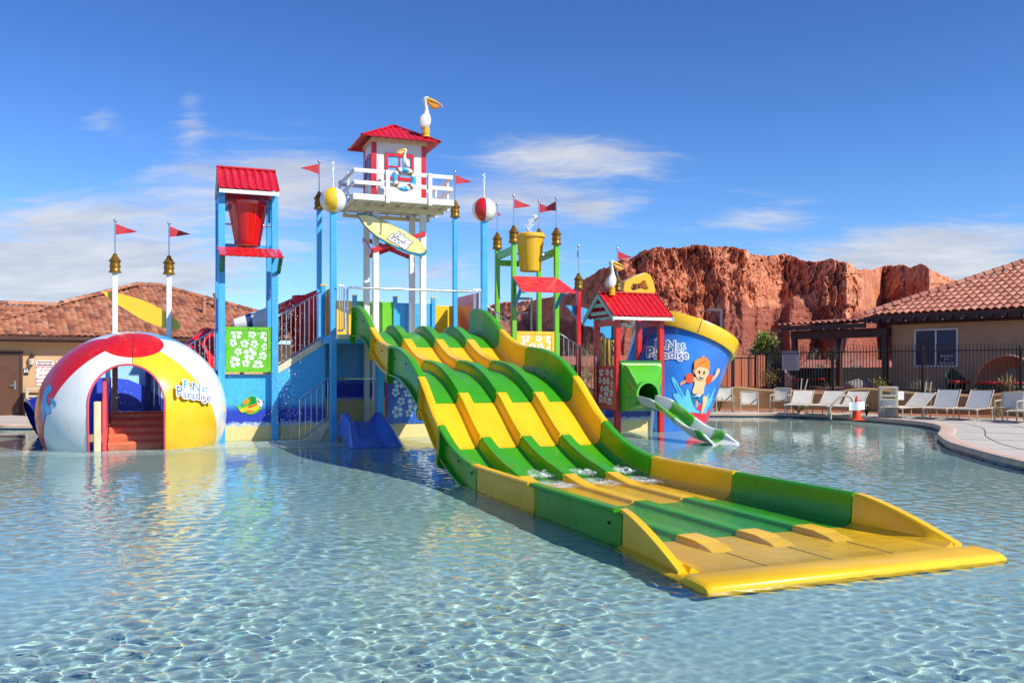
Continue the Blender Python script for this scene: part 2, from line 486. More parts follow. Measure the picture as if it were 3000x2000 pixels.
# thin sheet of water lying in the run-out
ys = np.arange(6.36, 13.3, .035); xs = np.arange(U0 + .03, U1 - .02, .035)
Xg, Yg = np.meshgrid(xs, ys); rr_ = waves(Xg * 1.7, Yg * 1.7 + 4, 9, 1.0) * .8
Zg = .070 + np.clip(rr_, -.015, .02) + np.clip((Yg - 12.0) * .1, 0, .1)
mb = MB(); mb.loft([[(Xg[i, j], Yg[i, j], Zg[i, j]) for j in range(len(xs))] for i in range(len(ys))], False, False, True)
t = NT('thin_water'); nb = t.noise(t.coord(scale=(1.0, .6, 1)), 16, 3, .6)
bn = t.bump(nb, .8, .03); lw = t.node('ShaderNodeLayerWeight', Blend=.5); t.set(lw.inputs['Normal'], bn); fr5 = t.math('MULTIPLY_ADD', t.math('POWER', lw.outputs['Facing'], 4.0), .42, .02)
tr_ = t.n.new('ShaderNodeBsdfTransparent'); tr_.inputs[0].default_value = (.97, .985, .93, 1); gs = t.n.new('ShaderNodeBsdfGlossy'); gs.inputs['Roughness'].default_value = .03; t.set(gs.inputs['Normal'], bn)
mx = t.n.new('ShaderNodeMixShader'); t.set(mx.inputs[0], fr5); t.t.links.new(tr_.outputs[0], mx.inputs[1]); t.t.links.new(gs.outputs[0], mx.inputs[2]); t.t.links.new(mx.outputs[0], t.out.inputs[0])
M_THIN = t.mat
rw = structure('slide_water', mb, M_THIN, 'S')
# ---------- paints of the play structure
M_BLUE = paint('post_blue', srgb(66, 168, 228), .3, .08, 2, .02, dirt=.22, dirtcol=(.42, .55, .62))
M_NAVY = paint('navy_paint', srgb(28, 52, 140), .35, .1, 2, .02)
M_MIDBLUE = paint('mid_blue', srgb(40, 98, 190), .25, .1, 2, .02, coat=.3)
M_RED = paint('red_paint', srgb(205, 22, 26), .28, .10, 2, .02, coat=.2, dirt=.16, dirtcol=(.55, .22, .20))
M_ROOFRED = paint('roof_red', srgb(196, 20, 42), .35, .14, 2, .02, dirt=.22, dirtcol=(.50, .16, .17))
M_WHITE = paint('white_paint', srgb(226, 226, 222), .4, .05, 3, .03, dirt=.25, dirtcol=(.42, .38, .32))
M_GELWHITE = paint('white_gelcoat', srgb(226, 228, 226), .2, .05, 1.5, .03, 4, coat=.35, dirt=.26, dirtcol=(.45, .42, .38))
M_GREYGEL = paint('grey_gelcoat', srgb(150, 156, 156), .2, .06, 1.5, .01, coat=.4)
M_LIME = paint('lime_paint', srgb(108, 190, 40), .3, .10, 2, .02, dirt=.16, dirtcol=(.10, .22, .05))
M_YELP = paint('yellow_paint', srgb(240, 192, 40), .25, .09, 2, .03, 4, coat=.25, dirt=.14, dirtcol=(.62, .42, .10))
M_BRASS = paint('brass_paint', srgb(150, 108, 30), .32, .25, 6, .05, metal=.55)
M_STEEL = paint('stainless', (.62, .62, .62), .22, .08, 5, 0, metal=1.0)
M_PALETEAL = paint('pale_teal', srgb(150, 190, 185), .4, .08, 3, .02)
M_CREAM = paint('cream_paint', srgb(226, 214, 178), .45, .08, 2, .04, dirt=.3)
M_FLAG = paint('pennant_red', srgb(176, 24, 40), .45, .08, 6, .02)
M_DARK = paint('dark_rubber', (.02, .02, .022), .6)
M_BLACK = paint('black_paint', (.012, .012, .014), .4)
M_ORANGE = paint('orange_step', srgb(206, 112, 78), .3, .12, 2, .03)
M_PINK = paint('pink_red', srgb(226, 84, 92), .3, .15, 1.5, .02)
M_GLASSBLUE = paint('window_blue', srgb(110, 176, 226), .08, .2, 5, 0, coat=.5)
M_FOAMW = paint('water_white', (.8, .86, .88), .2, .05)

# ---------- lettering
def text_mb(s, size, ext=.004, offset=0.0, shear=0.0, align='CENTER', spacing=1.0):
    cu = bpy.data.curves.new('lettering', 'FONT'); cu.body = s; cu.size = size; cu.extrude = ext; cu.offset = offset; cu.shear = shear
    cu.align_x = align; cu.align_y = 'CENTER'; cu.resolution_u = 3; cu.space_character = spacing
    ob = bpy.data.objects.new('lettering', cu); COL.objects.link(ob)
    dg = bpy.context.evaluated_depsgraph_get(); dg.update()
    me = ob.evaluated_get(dg).to_mesh()
    mb = MB(); mb.add([v.co.copy() for v in me.vertices], [tuple(p.vertices) for p in me.polygons])
    ob.evaluated_get(dg).to_mesh_clear(); bpy.data.objects.remove(ob); bpy.data.curves.remove(cu)
    return mb
def frame(o, ex, ey):
    """maps text x, y, z to the plane at o"""
    ex, ey = Vector(ex).normalized(), Vector(ey).normalized()
    ez = ex.cross(ey).normalized(); ey = ez.cross(ex)
    M = Matrix((ex, ey, ez)).transposed(); o = Vector(o)
    return lambda p: o + M @ Vector(p)
def mapped(mb, f, m=0):
    r = MB(); r.v = [tuple(f(p)) for p in mb.v]; r.f = list(mb.f); r.m = [m] * len(mb.f); r.s = [False] * len(mb.f); return r
def warp_text(mb, dx, dy, rot=0, sc=1.0, dz=0):
    c, s_ = math.cos(rot), math.sin(rot)
    mb.v = [((x * c - y * s_) * sc + dx, (x * s_ + y * c) * sc + dy, z + dz) for x, y, z in mb.v]; return mb
def logo():
    """white-edged two line logo, about 1 m wide, in the xy plane: returns (plate, upper letters, lower letters)"""
    plate, up, low = MB(), MB(), MB()
    rows = [('F', -.26, .155, .30, 0, 0), ('U', -.10, .145, .26, .05, 0), ('N', .05, .14, .30, -.04, 0), ('at', .28, .135, .25, .06, 0),
            ('P', -.44, -.03, .34, .02, 1), ('a', -.29, -.085, .27, -.03, 1), ('r', -.175, -.08, .27, 0, 1), ('a', -.065, -.085, .27, .05, 1), ('d', .075, -.065, .29, 0, 1), ('i', .175, -.075, .28, .04, 1), ('s', .265, -.11, .33, 0, 1), ('e', .39, -.085, .28, -.06, 1)]
    for ch, x, y, sz, rot, row in rows:
        g = text_mb(ch, sz, .012, 0)
        for i in range(10): plate.merge(warp_text(g, x, y, rot, 1) if i == 0 else g, None, (.026 * math.cos(i * .6283), .026 * math.sin(i * .6283), .0004 * (i + (row * 10 if ch else 0)) * .5))
        (low if row else up).merge(warp_text(text_mb(ch, sz, .003, .001), x, y, rot, 1, .0145))
    plate.box(-.30, -.08, -.011, .34, .12, .011)
    plate.box(-.40, -.13, -.011, .42, .0, .0105)
    return plate, up, low
M_LOGOW = paint('logo_white', srgb(236, 236, 232), .4, .02)
M_LOGOU = paint('logo_teal', srgb(52, 138, 192), .4, .12, 4)
M_LOGOL = paint('logo_indigo', srgb(58, 92, 168), .4, .12, 4)
LOGO = logo()

# ---------- hibiscus print
def hibiscus(cx, cy, r, rot, mb, f, clip):
    def put(pts):
        q = [(min(max(x, clip[0]), clip[2]), min(max(y, clip[1]), clip[3])) for x, y in pts]
        if max(p[0] for p in q) - min(p[0] for p in q) < .004 or max(p[1] for p in q) - min(p[1] for p in q) < .004: return
        mb.add([f((x, y, 0)) for x, y in q], [tuple(range(len(q)))])
    for k in range(5):
        a = rot + k * 2 * math.pi / 5
        pts = []
        for x, y in [(.16, -.03), (.45, -.22), (.75, -.36), (.98, -.26), (.93, -.13), (1.03, -.03), (.95, .06), (1.02, .17), (.9, .33), (.7, .36), (.42, .24), (.16, .05), (.42, .02), (.55, -.01), (.40, -.03)]:
            pts.append((cx + r * (x * math.cos(a) - y * math.sin(a)), cy + r * (x * math.sin(a) + y * math.cos(a))))
        put(pts)
    a = rot + .63
    for i in range(6):
        b = [(.18 + i * .2, .03 * math.sin(i)), (.36 + i * .2, .03 * math.sin(i + 1))]
        w_ = .045
        put([(cx + r * (x * math.cos(a) - (y + d) * math.sin(a)), cy + r * (x * math.sin(a) + (y + d) * math.cos(a))) for x, y, d in [(b[0][0], b[0][1], -w_), (b[1][0], b[1][1], -w_), (b[1][0], b[1][1], w_), (b[0][0], b[0][1], w_)]])
    for i in range(7):
        q = i * .9; x, y = 1.36 + .13 * math.cos(q), .10 * math.sin(q)
        X_, Y_ = cx + r * (x * math.cos(a) - y * math.sin(a)), cy + r * (x * math.sin(a) + y * math.cos(a))
        put([(X_ + r * .05 * math.cos(t_), Y_ + r * .05 * math.sin(t_)) for t_ in (0, 1.05, 2.1, 3.14, 4.2, 5.2)])
FLOWERS = [(.17, .93, .17, .3), (.60, .92, .125, 1.2), (.97, .88, .17, 2.2), (.08, .68, .125, .9), (.39, .66, .13, .2), (.66, .66, .125, 1.0), (.96, .58, .125, .5), (.22, .44, .12, .8), (.54, .38, .20, .1), (.90, .33, .13, 1.3), (.12, .16, .18, .6), (.43, .13, .125, .2), (.76, .07, .17, .9)]
M_PETAL = paint('petal_white', srgb(232, 236, 230), .4, .03)
def flower_panel(par, o, ex, ey, w_, h_, mat, out, name='flower_panel'):
    """bordered sheet in the plane (o lower left, ex, ey); out = unit vector to the viewer's side"""
    o, ex, ey, out = Vector(o), Vector(ex), Vector(ey), Vector(out)
    mb = MB(); mb.prism([(0, 0), (w_, 0), (w_, h_), (0, h_)], o, ex, ey, -out * .04)
    e = .075 * w_
    for x0, y0, x1, y1 in [(0, 0, w_, e), (0, h_ - e, w_, h_), (0, e, e, h_ - e), (w_ - e, e, w_, h_ - e)]:
        mb.prism([(x0, y0), (x1, y0), (x1, y1), (x0, y1)], o, ex, ey, out * .012)
    p = part(par, name, mb, mat)
    fm = MB(); m_ = .10 * w_; W2, H2 = w_ - 2 * m_, h_ - 2 * m_
    f = lambda q: o + ex * q[0] + ey * q[1] + out * .004
    for x, y, r, a in FLOWERS:
        hibiscus(m_ + x * W2, m_ + y * H2, r * min(W2, H2) * .90, a, fm, f, (m_, m_, w_ - m_, h_ - m_))
    part(p, 'flower_pattern', fm, M_PETAL)
    bm_ = MB()
    for x in (e * .5, w_ / 2, w_ - e * .5):
        for y in (e * .5, h_ / 2, h_ - e * .5):
            if x == w_ / 2 and y == h_ / 2: continue
            bm_.cyl(o + ex * x + ey * y + out * .01, o + ex * x + ey * y + out * .02, .013, n=8)
    part(p, 'bolts', bm_, M_DARK)
    return p

# ---------- corrugated roofing: eave edge a->b, upper edge c->d (c above a), ribs run from eave to top
def corrugated(a, b, c, d, pitch=.13, amp=.018, thick=.012, trap=True):
    a, b, c, d = (Vector(p) for p in (a, b, c, d))
    nrm = (b - a).cross(c - a).normalized()
    if nrm.z < 0: nrm = -nrm
    L = (b - a).length; n = max(4, int(round(L / pitch)))
    top, bot = [], []
    for i in range(n * 8 + 1):
        q = i / (n * 8); ph = (i % 8) / 8
        if trap: h = amp * (1 if ph < .30 else (1 - (ph - .30) / .15 if ph < .45 else (0 if ph < .85 else (ph - .85) / .15)))
        else: h = amp * .5 * (1 + math.cos(2 * math.pi * ph))
        e = a.lerp(b, q) + nrm * h; u_ = c.lerp(d, q) + nrm * h
        top.append([e, u_]); bot.append([e - nrm * thick, u_ - nrm * thick])
    mb = MB()
    mb.loft(top, False, False, False); mb.loft([r[::-1] for r in bot], False, False, False)
    e1 = [[t_[0], b_[0]] for t_, b_ in zip(top, bot)]; mb.loft([r[::-1] for r in e1], False, False, False)
    return mb

# ---------- pennant posts
def pennant_post(px, v, ylan, postmat, label, ang=0.0, group='pennant posts with brass lantern caps', zbase=-.34, top=None, w_=.125):
    p = pv(px, ylan, v); u, z = p.x, p.z
    t = thing('pennant_post', label, 'pennant post', (u, v, 0), 'S', group)
    mb = MB(); mb.box(u - w_ / 2, v - w_ / 2, zbase, u + w_ / 2, v + w_ / 2, z + .03); part(t, 'post', mb, postmat, bevel=.012)
    L = MB(); k = .86
    prof = [(.02, -.02), (.165, -.02), (.168, .01), (.15, .03), (.138, .05), (.136, .14), (.15, .15), (.155, .17), (.148, .19), (.136, .2), (.134, .28), (.15, .295), (.172, .31), (.17, .325), (.13, .36), (.085, .44), (.06, .465), (.066, .48), (.066, .5), (.045, .52), (.02, .54)]
    L.lathe([(r * k, q * k) for r, q in prof], (u, v, z), 20); part(t, 'lantern', L, M_BRASS)
    zr = z + .53 * k
    rd = MB(); rd.cyl((u, v, zr - .02), (u, v, zr + .78), .017, n=10); rod = part(t, 'rod', rd, M_STEEL)
    kb = MB(); kb.ball((u, v, zr + .81), .042, 12, 8); part(t, 'knob', kb, M_STEEL)
    fm = MB(); d = Vector((math.cos(ang), math.sin(ang), 0)); nrm = Vector((-d.y, d.x, 0))
    f0, f1 = [], []
    for i in range(9):
        q = i / 8; o = Vector((u, v, zr + .60)) + d * (.02 + .48 * q) + nrm * (.05 * math.sin(q * 4.2) * q)
        h = .13 * (1 - q) + .004
        f0.append([o + Vector((0, 0, h - .03 * q)), o + Vector((0, 0, -h - .03 * q))])
        f1.append([p_ + nrm * .006 for p_ in f0[-1]][::-1])
    fm.loft(f0, False, False, True); fm.loft(f1, False, False, True)
    part(t, 'pennant', fm, M_FLAG)
    return t
VB = 23.85
pennant_post(337, VB, 797, M_WHITE, 'white lantern post on the left holding the pointed upper end of the yellow board', R(10))
pennant_post(495, VB, 802, M_WHITE, 'white lantern post holding the rounded lower end of the yellow board', R(8))
pennant_post(935, VB, 612, M_BLUE, 'blue lantern post whose pennant points left, behind the yellow and white ball', R(195))
pennant_post(1333, VB, 635, M_BLUE, 'blue lantern post standing just right of the white lookout tower deck', R(5))
pennant_post(1457, 23.7, 728, M_LIME, 'green lantern post just right of the red and white ball', R(62))
pennant_post(1505, 22.5, 710, M_LIME, 'green lantern post at the left front of the yellow bucket', R(3))
pennant_post(1579, 23.7, 716, M_LIME, 'green lantern post hidden behind the yellow bucket, bright red pennant showing', R(-12))
pennant_post(1630, 22.5, 715, M_LIME, 'green lantern post at the right front of the yellow bucket, pennant edge on', R(112))
pennant_post(1695, VB, 845, M_RED, 'red lantern post holding the pointed upper end of the light blue board', R(68))
pennant_post(1809, VB, 850, M_RED, 'lantern post behind the pelican on the small red roof', R(4))

# ---------- boards hung between the posts
def board(name, pts, v, thick, mat, label, cat):
    mb = MB(); q = [pv(x, y, v) for x, y in pts]
    mb.prism([(p.x, p.z) for p in q], (0, v, 0), (1, 0, 0), (0, 0, 1), (0, thick, 0), sm=False)
    c = sum((p for p in q), Vector()) / len(q)
    return solo(name, label, cat, mb, mat, (c.x, v, c.z), 'S', bevel=.025, seg=3)
board('surfboard', [(300, 853), (325, 855), (355, 861), (400, 873), (440, 888), (480, 910), (510, 930), (526, 946), (530, 958), (522, 965), (505, 966), (490, 963), (455, 953), (415, 935), (385, 917), (355, 898), (335, 888), (322, 878), (308, 865)], 23.94, .09, M_YELP, 'plain yellow surfboard hung slanting between two white posts', 'surfboard')
board('plank_board', [(1659, 894), (1686, 896), (1717, 903), (1737, 913), (1774, 937), (1798, 956), (1798, 997), (1774, 988), (1768, 976), (1744, 966), (1738, 957), (1715, 954), (1686, 925)], 23.94, .14, M_BLUE, 'light blue angular board hung slanting between red posts', 'board')

# ---------- beach balls on posts
def ball_post(px, v, ybase, cols, rot, label):
    p = pv(px, ybase, v); u, z = p.x, p.z
    t = thing('ball_post', label, 'ball post', (u, v, 0), 'S', 'beach balls on tall blue posts')
    mb = MB(); mb.box(u - .075, v - .075, -.34, u + .075, v + .075, z - .27); part(t, 'post', mb, M_BLUE, bevel=.014)
    b = MB(); r = .315; n = 36; b.lathe([(max(1e-3, r * math.sin(math.pi * i / 18)), -r * math.cos(math.pi * i / 18)) for i in range(19)], (u, v, z), n, Matrix.Rotation(rot, 3, 'Z'), caps=False)
    b.m = [cols[(i % n) * 6 // n] for i in range(len(b.f))]
    part(t, 'ball', b, [M_GELWHITE, M_YELP, M_RED, M_MIDBLUE])
    s_ = MB(); s_.cyl((u, v, z + .29), (u, v, z + .52), .018, n=8); part(t, 'spout', s_, M_WHITE)
    j = MB(); rg = random.Random(px)
    for i in range(60): j.ball((u + rg.gauss(0, .006 + .012 * i / 60), v + rg.gauss(0, .01), z + .52 + .42 * i / 60), rg.uniform(.006, .016), 6, 4, (.8, .8, 1.8))
    part(t, 'water_jet', j, M_FOAMW)['kind'] = 'stuff'
ball_post(976, 21.6, 587, [1, 0, 3, 0, 2, 0], R(-140), 'yellow and white beach ball on a blue post left of the lookout tower')
ball_post(1418, 21.75, 615, [2, 0, 1, 0, 3, 0], R(-158), 'red, white and yellow beach ball on a blue post right of the lookout tower')

# ---------- white lookout tower
tower = thing('lookout_tower', 'tall white lifeguard lookout tower with a red roofed cabin and railed deck', 'lookout tower', (5.75, 23.1, 0))
LU, LV = (5.12, 6.38), (22.6, 23.7)
for u in LU:
    for v in LV:
        mb = MB(); mb.box(u - .075, v - .075, -.34, u + .075, v + .075, 5.90); part(tower, 'leg', mb, M_WHITE, bevel=.01)
D0, D1, DV0, DV1 = 4.42, 6.98, 21.9, 23.82
mb = MB()
n = 13
for i in range(n):
    v0 = DV0 + .03 + (DV1 - DV0 - .06) * i / n; mb.box(D0 + .03, v0, 5.965, D1 - .03, v0 + (DV1 - DV0 - .06) / n - .012, 6.0)
dk = part(tower, 'deck', mb, M_WHITE)
mb = MB(); mb.box(D0, DV0 - .03, 5.94, D1, DV0 + .012, 6.09); mb.box(D0, DV1 - .012, 5.94, D1, DV1 + .03, 6.09); mb.box(D0 - .03, DV0 - .028, 5.942, D0 + .012, DV1 + .028, 6.088); mb.box(D1 - .012, DV0 - .028, 5.942, D1 + .03, DV1 + .028, 6.088)
part(dk, 'fascia', mb, M_WHITE, bevel=.006)
mb = MB()
for v in (22.49, 23.81): mb.box(D0 + .08, v - .04, 5.80, D1 - .08, v + .04, 5.90)
for i in range(7):
    u = D0 + .12 + (D1 - D0 - .24) * i / 6; mb.box(u - .025, DV0 + .015, 5.902, u + .025, DV1 - .015, 5.963)
part(dk, 'joist', mb, M_CREAM)
def rail_board(a, b): m_ = MB(); m_.beam(a, b, .04, .10); return m_
for z in (6.37, 6.67):
    for a, b in (((D0, DV0, z), (D1, DV0, z)), ((D0, DV0 + .04, z), (D0, DV1, z)), ((D1, DV0 + .04, z), (D1, DV1, z)), ((D0 + .03, DV1, z), (D1 - .03, DV1, z))):
        part(tower, 'rail', rail_board(a, b), M_WHITE, bevel=.006)
for u, v in ((5.26, DV0 - .045), (6.36, DV0 - .045), (D0 - .045, 22.45), (D0 - .045, 23.6), (D1 + .045, 22.5), (D1 + .045, 23.6), (5.3, DV1 + .045), (6.3, DV1 + .045)):
    mb = MB(); mb.box(u - .05, v - .025, 5.90, u + .05, v + .025, 6.72) if v < 22 or v > 23.8 else mb.box(u - .025, v - .05, 5.90, u + .025, v + .05, 6.72)
    part(tower, 'rail_post', mb, M_WHITE, bevel=.006)
H0, H1, HV0, HV1, HZ = 5.02, 6.42, 22.5, 23.55, 7.66
t = NT('white_siding'); co = t.coord(); z = t.sep(co)[2]
wv = t.math('FRACT', t.math('MULTIPLY', z, 7.5))
t.bsdf(Base_Color=t.mix(t.maprange(t.noise(co, 3, 5), .35, .7), srgb(214, 214, 212), srgb(234, 234, 230)), Roughness=.5, Normal=t.bump(wv, .5, .03))
M_SIDING = t.mat
mb = MB(); mb.box(H0, HV0, 6.0, H1, HV1, HZ); cab = part(tower, 'cabin', mb, M_SIDING)
for u in (H0, H1):
    for v in (HV0, HV1):
        su, sv = (1 if u == H1 else -1), (1 if v == HV1 else -1)
        mb = MB(); mb.box(u - .10 if su > 0 else u - .018, v - .018 if sv < 0 else v - .1, 6.0, u + .018 if su > 0 else u + .10, v + .10 if sv < 0 else v + .018, HZ - .02)
        part(cab, 'corner_trim', mb, M_RED, bevel=.005)
mb = MB(); mb.box(H0 - .04, HV0 - .035, HZ - .10, H1 + .04, HV0 - .02, HZ + .02); mb.box(H0 - .035, HV0 - .018, HZ - .1, H0 - .02, HV1, HZ + .02); mb.box(H1 + .02, HV0 - .018, HZ - .1, H1 + .035, HV1, HZ + .02)
part(cab, 'fascia', mb, M_CREAM)
def cabin_window(o, ex, out, w_, h_):
    o, ex, out = Vector(o), Vector(ex), Vector(out); ez = Vector((0, 0, 1))
    mb = MB(); e = .075
    for x0, y0, x1, y1 in [(0, 0, w_, e), (0, h_ - e, w_, h_), (0, e, e, h_ - e), (w_ - e, e, w_, h_ - e)]:
        mb.prism([(x0, y0), (x1, y0), (x1, y1), (x0, y1)], o, ex, ez, out * .035)
    mb.prism([(w_ / 2 - .02, e), (w_ / 2 + .02, e), (w_ / 2 + .02, h_ - e), (w_ / 2 - .02, h_ - e)], o, ex, ez, out * .025)
    mb.prism([(e, h_ / 2 - .02), (w_ - e, h_ / 2 - .02), (w_ - e, h_ / 2 + .02), (e, h_ / 2 + .02)], o, ex, ez, out * .023)
    wn_ = part(tower, 'window', mb, M_RED)
    g = MB(); g.prism([(e, e), (w_ - e, e), (w_ - e, h_ - e), (e, h_ - e)], o, ex, ez, out * .008); part(wn_, 'pane', g, M_GLASSBLUE)
def win(o, ex, out, w_, h_):
    cabin_window(o, ex, out, w_, h_)
win((5.34, HV0 - .001, 6.62), (1, 0, 0), (0, -1, 0), .76, .68)
win((H0 - .001, HV1 - .2, 6.62), (0, -1, 0), (-1, 0, 0), .62, .68)
E0u, E1u, E0v, E1v, EZ, AZ = 4.66, 6.74, 22.14, 23.92, 7.62, 8.16
apex = Vector((5.7, 23.03, AZ)); cs = [Vector((E0u, E0v, EZ)), Vector((E1u, E0v, EZ)), Vector((E1u, E1v, EZ)), Vector((E0u, E1v, EZ))]
mb = MB()
for i in range(4):
    a, b = cs[i], cs[(i + 1) % 4]; nrm = (b - a).cross(apex - a).normalized(); n = int((b - a).length / .15) * 8
    top, bot = [], []
    for k in range(n + 1):
        q = k / n; ph = (k % 8) / 8; h = .02 * (1 if ph < .3 else (1 - (ph - .3) / .15 if ph < .45 else (0 if ph < .85 else (ph - .85) / .15)))
        mid = a.lerp(b, .5); e = a.lerp(b, q); up = mid.lerp(apex, 1 - abs(2 * q - 1)) + (e - mid)
        top.append([e + nrm * h, up + nrm * h]); bot.append([up - nrm * .012, e - nrm * .012])
    mb.loft(top, False, False, False); mb.loft(bot, False, False, False); mb.loft([[b_[1], t_[0]] for t_, b_ in zip(top, bot)], False, False, False)
for c_ in cs: mb.beam(c_ + Vector((0, 0, .02)), apex + Vector((0, 0, .03)), .09, .03)
part(tower, 'roof', mb, M_ROOFRED)
def brace(a, b): m_ = MB(); m_.beam(a, b, .03, .12); part(tower, 'brace', m_, M_RED, bevel=.005)
p0, p1 = pv(1092, 733, 22.50), pv(1246, 684, 22.50); brace(p0, p1)
p0, p1 = pv(1070, 700, 23.80), pv(1208, 757, 23.80); brace(p0, p1)
p0, p1 = pv(1070, 754, 23.83), pv(1208, 706, 23.83); brace(p0, p1)
p0, p1 = Vector((LU[0] - .10, LV[0], 4.75)), Vector((LU[0] - .10, LV[1], 5.2)); brace(p0, p1)
# two-tone surfboard with its writing
out_ = [(1044, 625), (1069, 625), (1093, 631), (1122, 644), (1152, 659), (1183, 674), (1204, 688), (1224, 702), (1235, 713), (1245, 726), (1251, 737), (1247, 747), (1234, 751), (1203, 744), (1163, 728), (1132, 712), (1101, 693), (1079, 673), (1065, 658), (1052, 638)]
vb = 22.36
q = [pv(x, y, vb) for x, y in out_]; c0 = sum(q, Vector()) / len(q)
sb = thing('surfboard', 'cream and teal surfboard lettered Hang Loose hung across the white tower legs', 'surfboard', (c0.x, vb, c0.z))
mb = MB(); mb.prism([(p.x, p.z) for p in q], (0, vb, 0), (1, 0, 0), (0, 0, 1), (0, .07, 0))
part(sb, 'rail', mb, paint('teal_paint', srgb(20, 118, 140), .25), bevel=.022, seg=3)
mb = MB(); mb.prism([((p.x - c0.x) * .955 + c0.x + .0, (p.z - c0.z) * .89 + c0.z + .012) for p in q], (0, vb - .008, 0), (1, 0, 0), (0, 0, 1), (0, .012, 0))
t = NT('board_cream'); co = t.coord()
t.bsdf(Base_Color=t.mix(t.maprange(t.noise(co, 2.2, 3), .4, .65), srgb(236, 222, 160), srgb(238, 200, 104)), Roughness=.25)
part(sb, 'face', mb, t.mat)
ang = R(-29)
def on_board(px, py, rot):
    o = pv(px, py, vb); ex = Vector((math.cos(rot), 0, math.sin(rot))); ey = Vector((-math.sin(rot), 0, math.cos(rot)))
    return lambda p: Vector((o.x, vb - .012, o.z)) + ex * p[0] + ey * p[1] - Vector((0, 1, 0)) * p[2]
W1, W2 = MB(), MB()
for s_, px, py, sz in (('Hang', 1180, 698, .235), ('Loose', 1165, 708, .235)):
    f = on_board(px, py, ang); W1.merge(mapped(text_mb(s_, sz, .002, .026, .3, spacing=.92), f)); W2.merge(mapped(warp_text(text_mb(s_, sz, .002, .008, .3, spacing=.92), 0, 0, 0, 1, .004), f))
part(sb, 'lettering_edge', W1, paint('slate_blue', srgb(74, 96, 140), .4)); part(sb, 'lettering', W2, M_LOGOW)
part(sb, 'small_lettering', mapped(text_mb('INCOGNITO', .062, .002, .001), on_board(1116, 668, R(86))), paint('ink_brown', (.05, .03, .02), .5))

# ---------- pelicans
def pelican(o, h, yaw, label, pedestal=True, perch=0, name='pelican_statue'):
    o = Vector(o)
    t = thing(name, label, 'pelican statue', o, 'S')
    M = Matrix.Rotation(yaw, 3, 'Z'); k = h
    T = lambda x, y, z: o + M @ Vector((x * k, y * k, z * k))
    b = MB(); z0 = .22 if pedestal else .0; s_ = (1 - z0)
    path = [(-.015, z0 - .005, .05), (-.025, z0 + .05, .115), (-.03, z0 + .13, .15), (-.02, z0 + .22, .145), (0, z0 + .30, .11), (.01, z0 + .36, .075), (.012, z0 + .44, .052), (.004, z0 + .52, .044), (-.012, z0 + .59, .042), (-.022, z0 + .64, .056), (-.018, z0 + .685, .078), (.0, z0 + .73, .080), (.012, z0 + .765, .058), (.018, z0 + .785, .012)]
    rings = []
    for x, z, r in path:
        rings.append([T(x + r * math.cos(q), r * 1.0 * math.sin(q), z) for q in [2 * math.pi * i / 18 for i in range(18)]])
    b.loft(rings); body = part(t, 'body', b, M_GELWHITE)
    for sgn in (1, -1):
        w_ = MB(); Mw = M @ Matrix.Rotation(R(12), 3, 'Y')
        w_.ball(T(-.045, sgn * .125, z0 + .15), .15 * k, 14, 8, (.78, .34, 1.12), Mw); part(t, 'wing', w_, M_GELWHITE)
    bk = MB()
    P0 = Vector((.045, 0, z0 + .715)); P1 = Vector((.42, 0, z0 + .555))
    rg = []
    for i in range(9):
        q = i / 8; c_ = P0.lerp(P1, q); wd = .060 * (1 - q) ** .7 + .016; th = .034 * (1 - q) + .014; c_.z += .02 * math.sin(q * 3.1) - (.03 * max(0, q - .8) * 5)
        rg.append([T(c_.x, wd * math.cos(a), c_.z + th * math.sin(a)) for a in [2 * math.pi * j / 12 for j in range(12)]])
    bk.loft(rg); beak = part(t, 'beak', bk, M_YELP)
    pc = MB(); rg = []
    for i in range(9):
        q = i / 8; c_ = P0.lerp(P1, q * .92); d = .125 * math.sin(math.pi * min(1, q * .95 + .12)) + .004
        rg.append([T(c_.x - .008, .052 * (1 - q * .85) * math.cos(a), c_.z - .028 - d * .55 + d * .62 * math.sin(a)) for a in [2 * math.pi * j / 12 for j in range(12)]])
    pc.loft(rg); part(beak, 'pouch', pc, paint('pouch_orange', srgb(222, 140, 28), .3))
    for sgn in (1, -1):
        e = MB(); e.ball(T(.030, sgn * .062, z0 + .725), .026 * k, 10, 6); ey = part(t, 'eye', e, M_LOGOW)
        e = MB(); e.ball(T(.042, sgn * .080, z0 + .722), .013 * k, 8, 6); part(ey, 'pupil', e, M_BLACK)
    if pedestal:
        f = MB(); prof = [(.085, 0), (.10, .012), (.098, .035), (.075, .05), (.075, .075), (.095, .085), (.095, .105), (.078, .12), (.078, .235), (.06, .24)]
        Mk = M; f.lathe([(r * k, z * k) for r, z in prof], o, 24, Mk)
        for i in range(14):
            a = 2 * math.pi * i / 14; f.cyl(T(.08 * math.cos(a), .08 * math.sin(a), .12), T(.078 * math.cos(a), .078 * math.sin(a), .232), .011 * k, n=6)
        part(t, 'piling', f, M_YELP)
    else:
        for sgn in (1, -1):
            f = MB(); f.ball(T(.03, sgn * .05, -.01), .05 * k, 10, 6, (1.3, .7, .4), M); part(t, 'foot', f, paint('foot_orange', srgb(226, 110, 26), .3))
    return t
p = pv(1248, 397, 22.35)
pelican((p.x, 22.35, p.z - .05), 1.06, R(-20), 'white pelican with big yellow beak standing on the lookout cabin roof')
p = pv(1793, 862, 21.95)
pelican((p.x, 21.95, p.z - .03), .98, R(-12), 'white pelican with big yellow beak standing on the small red gable roof')
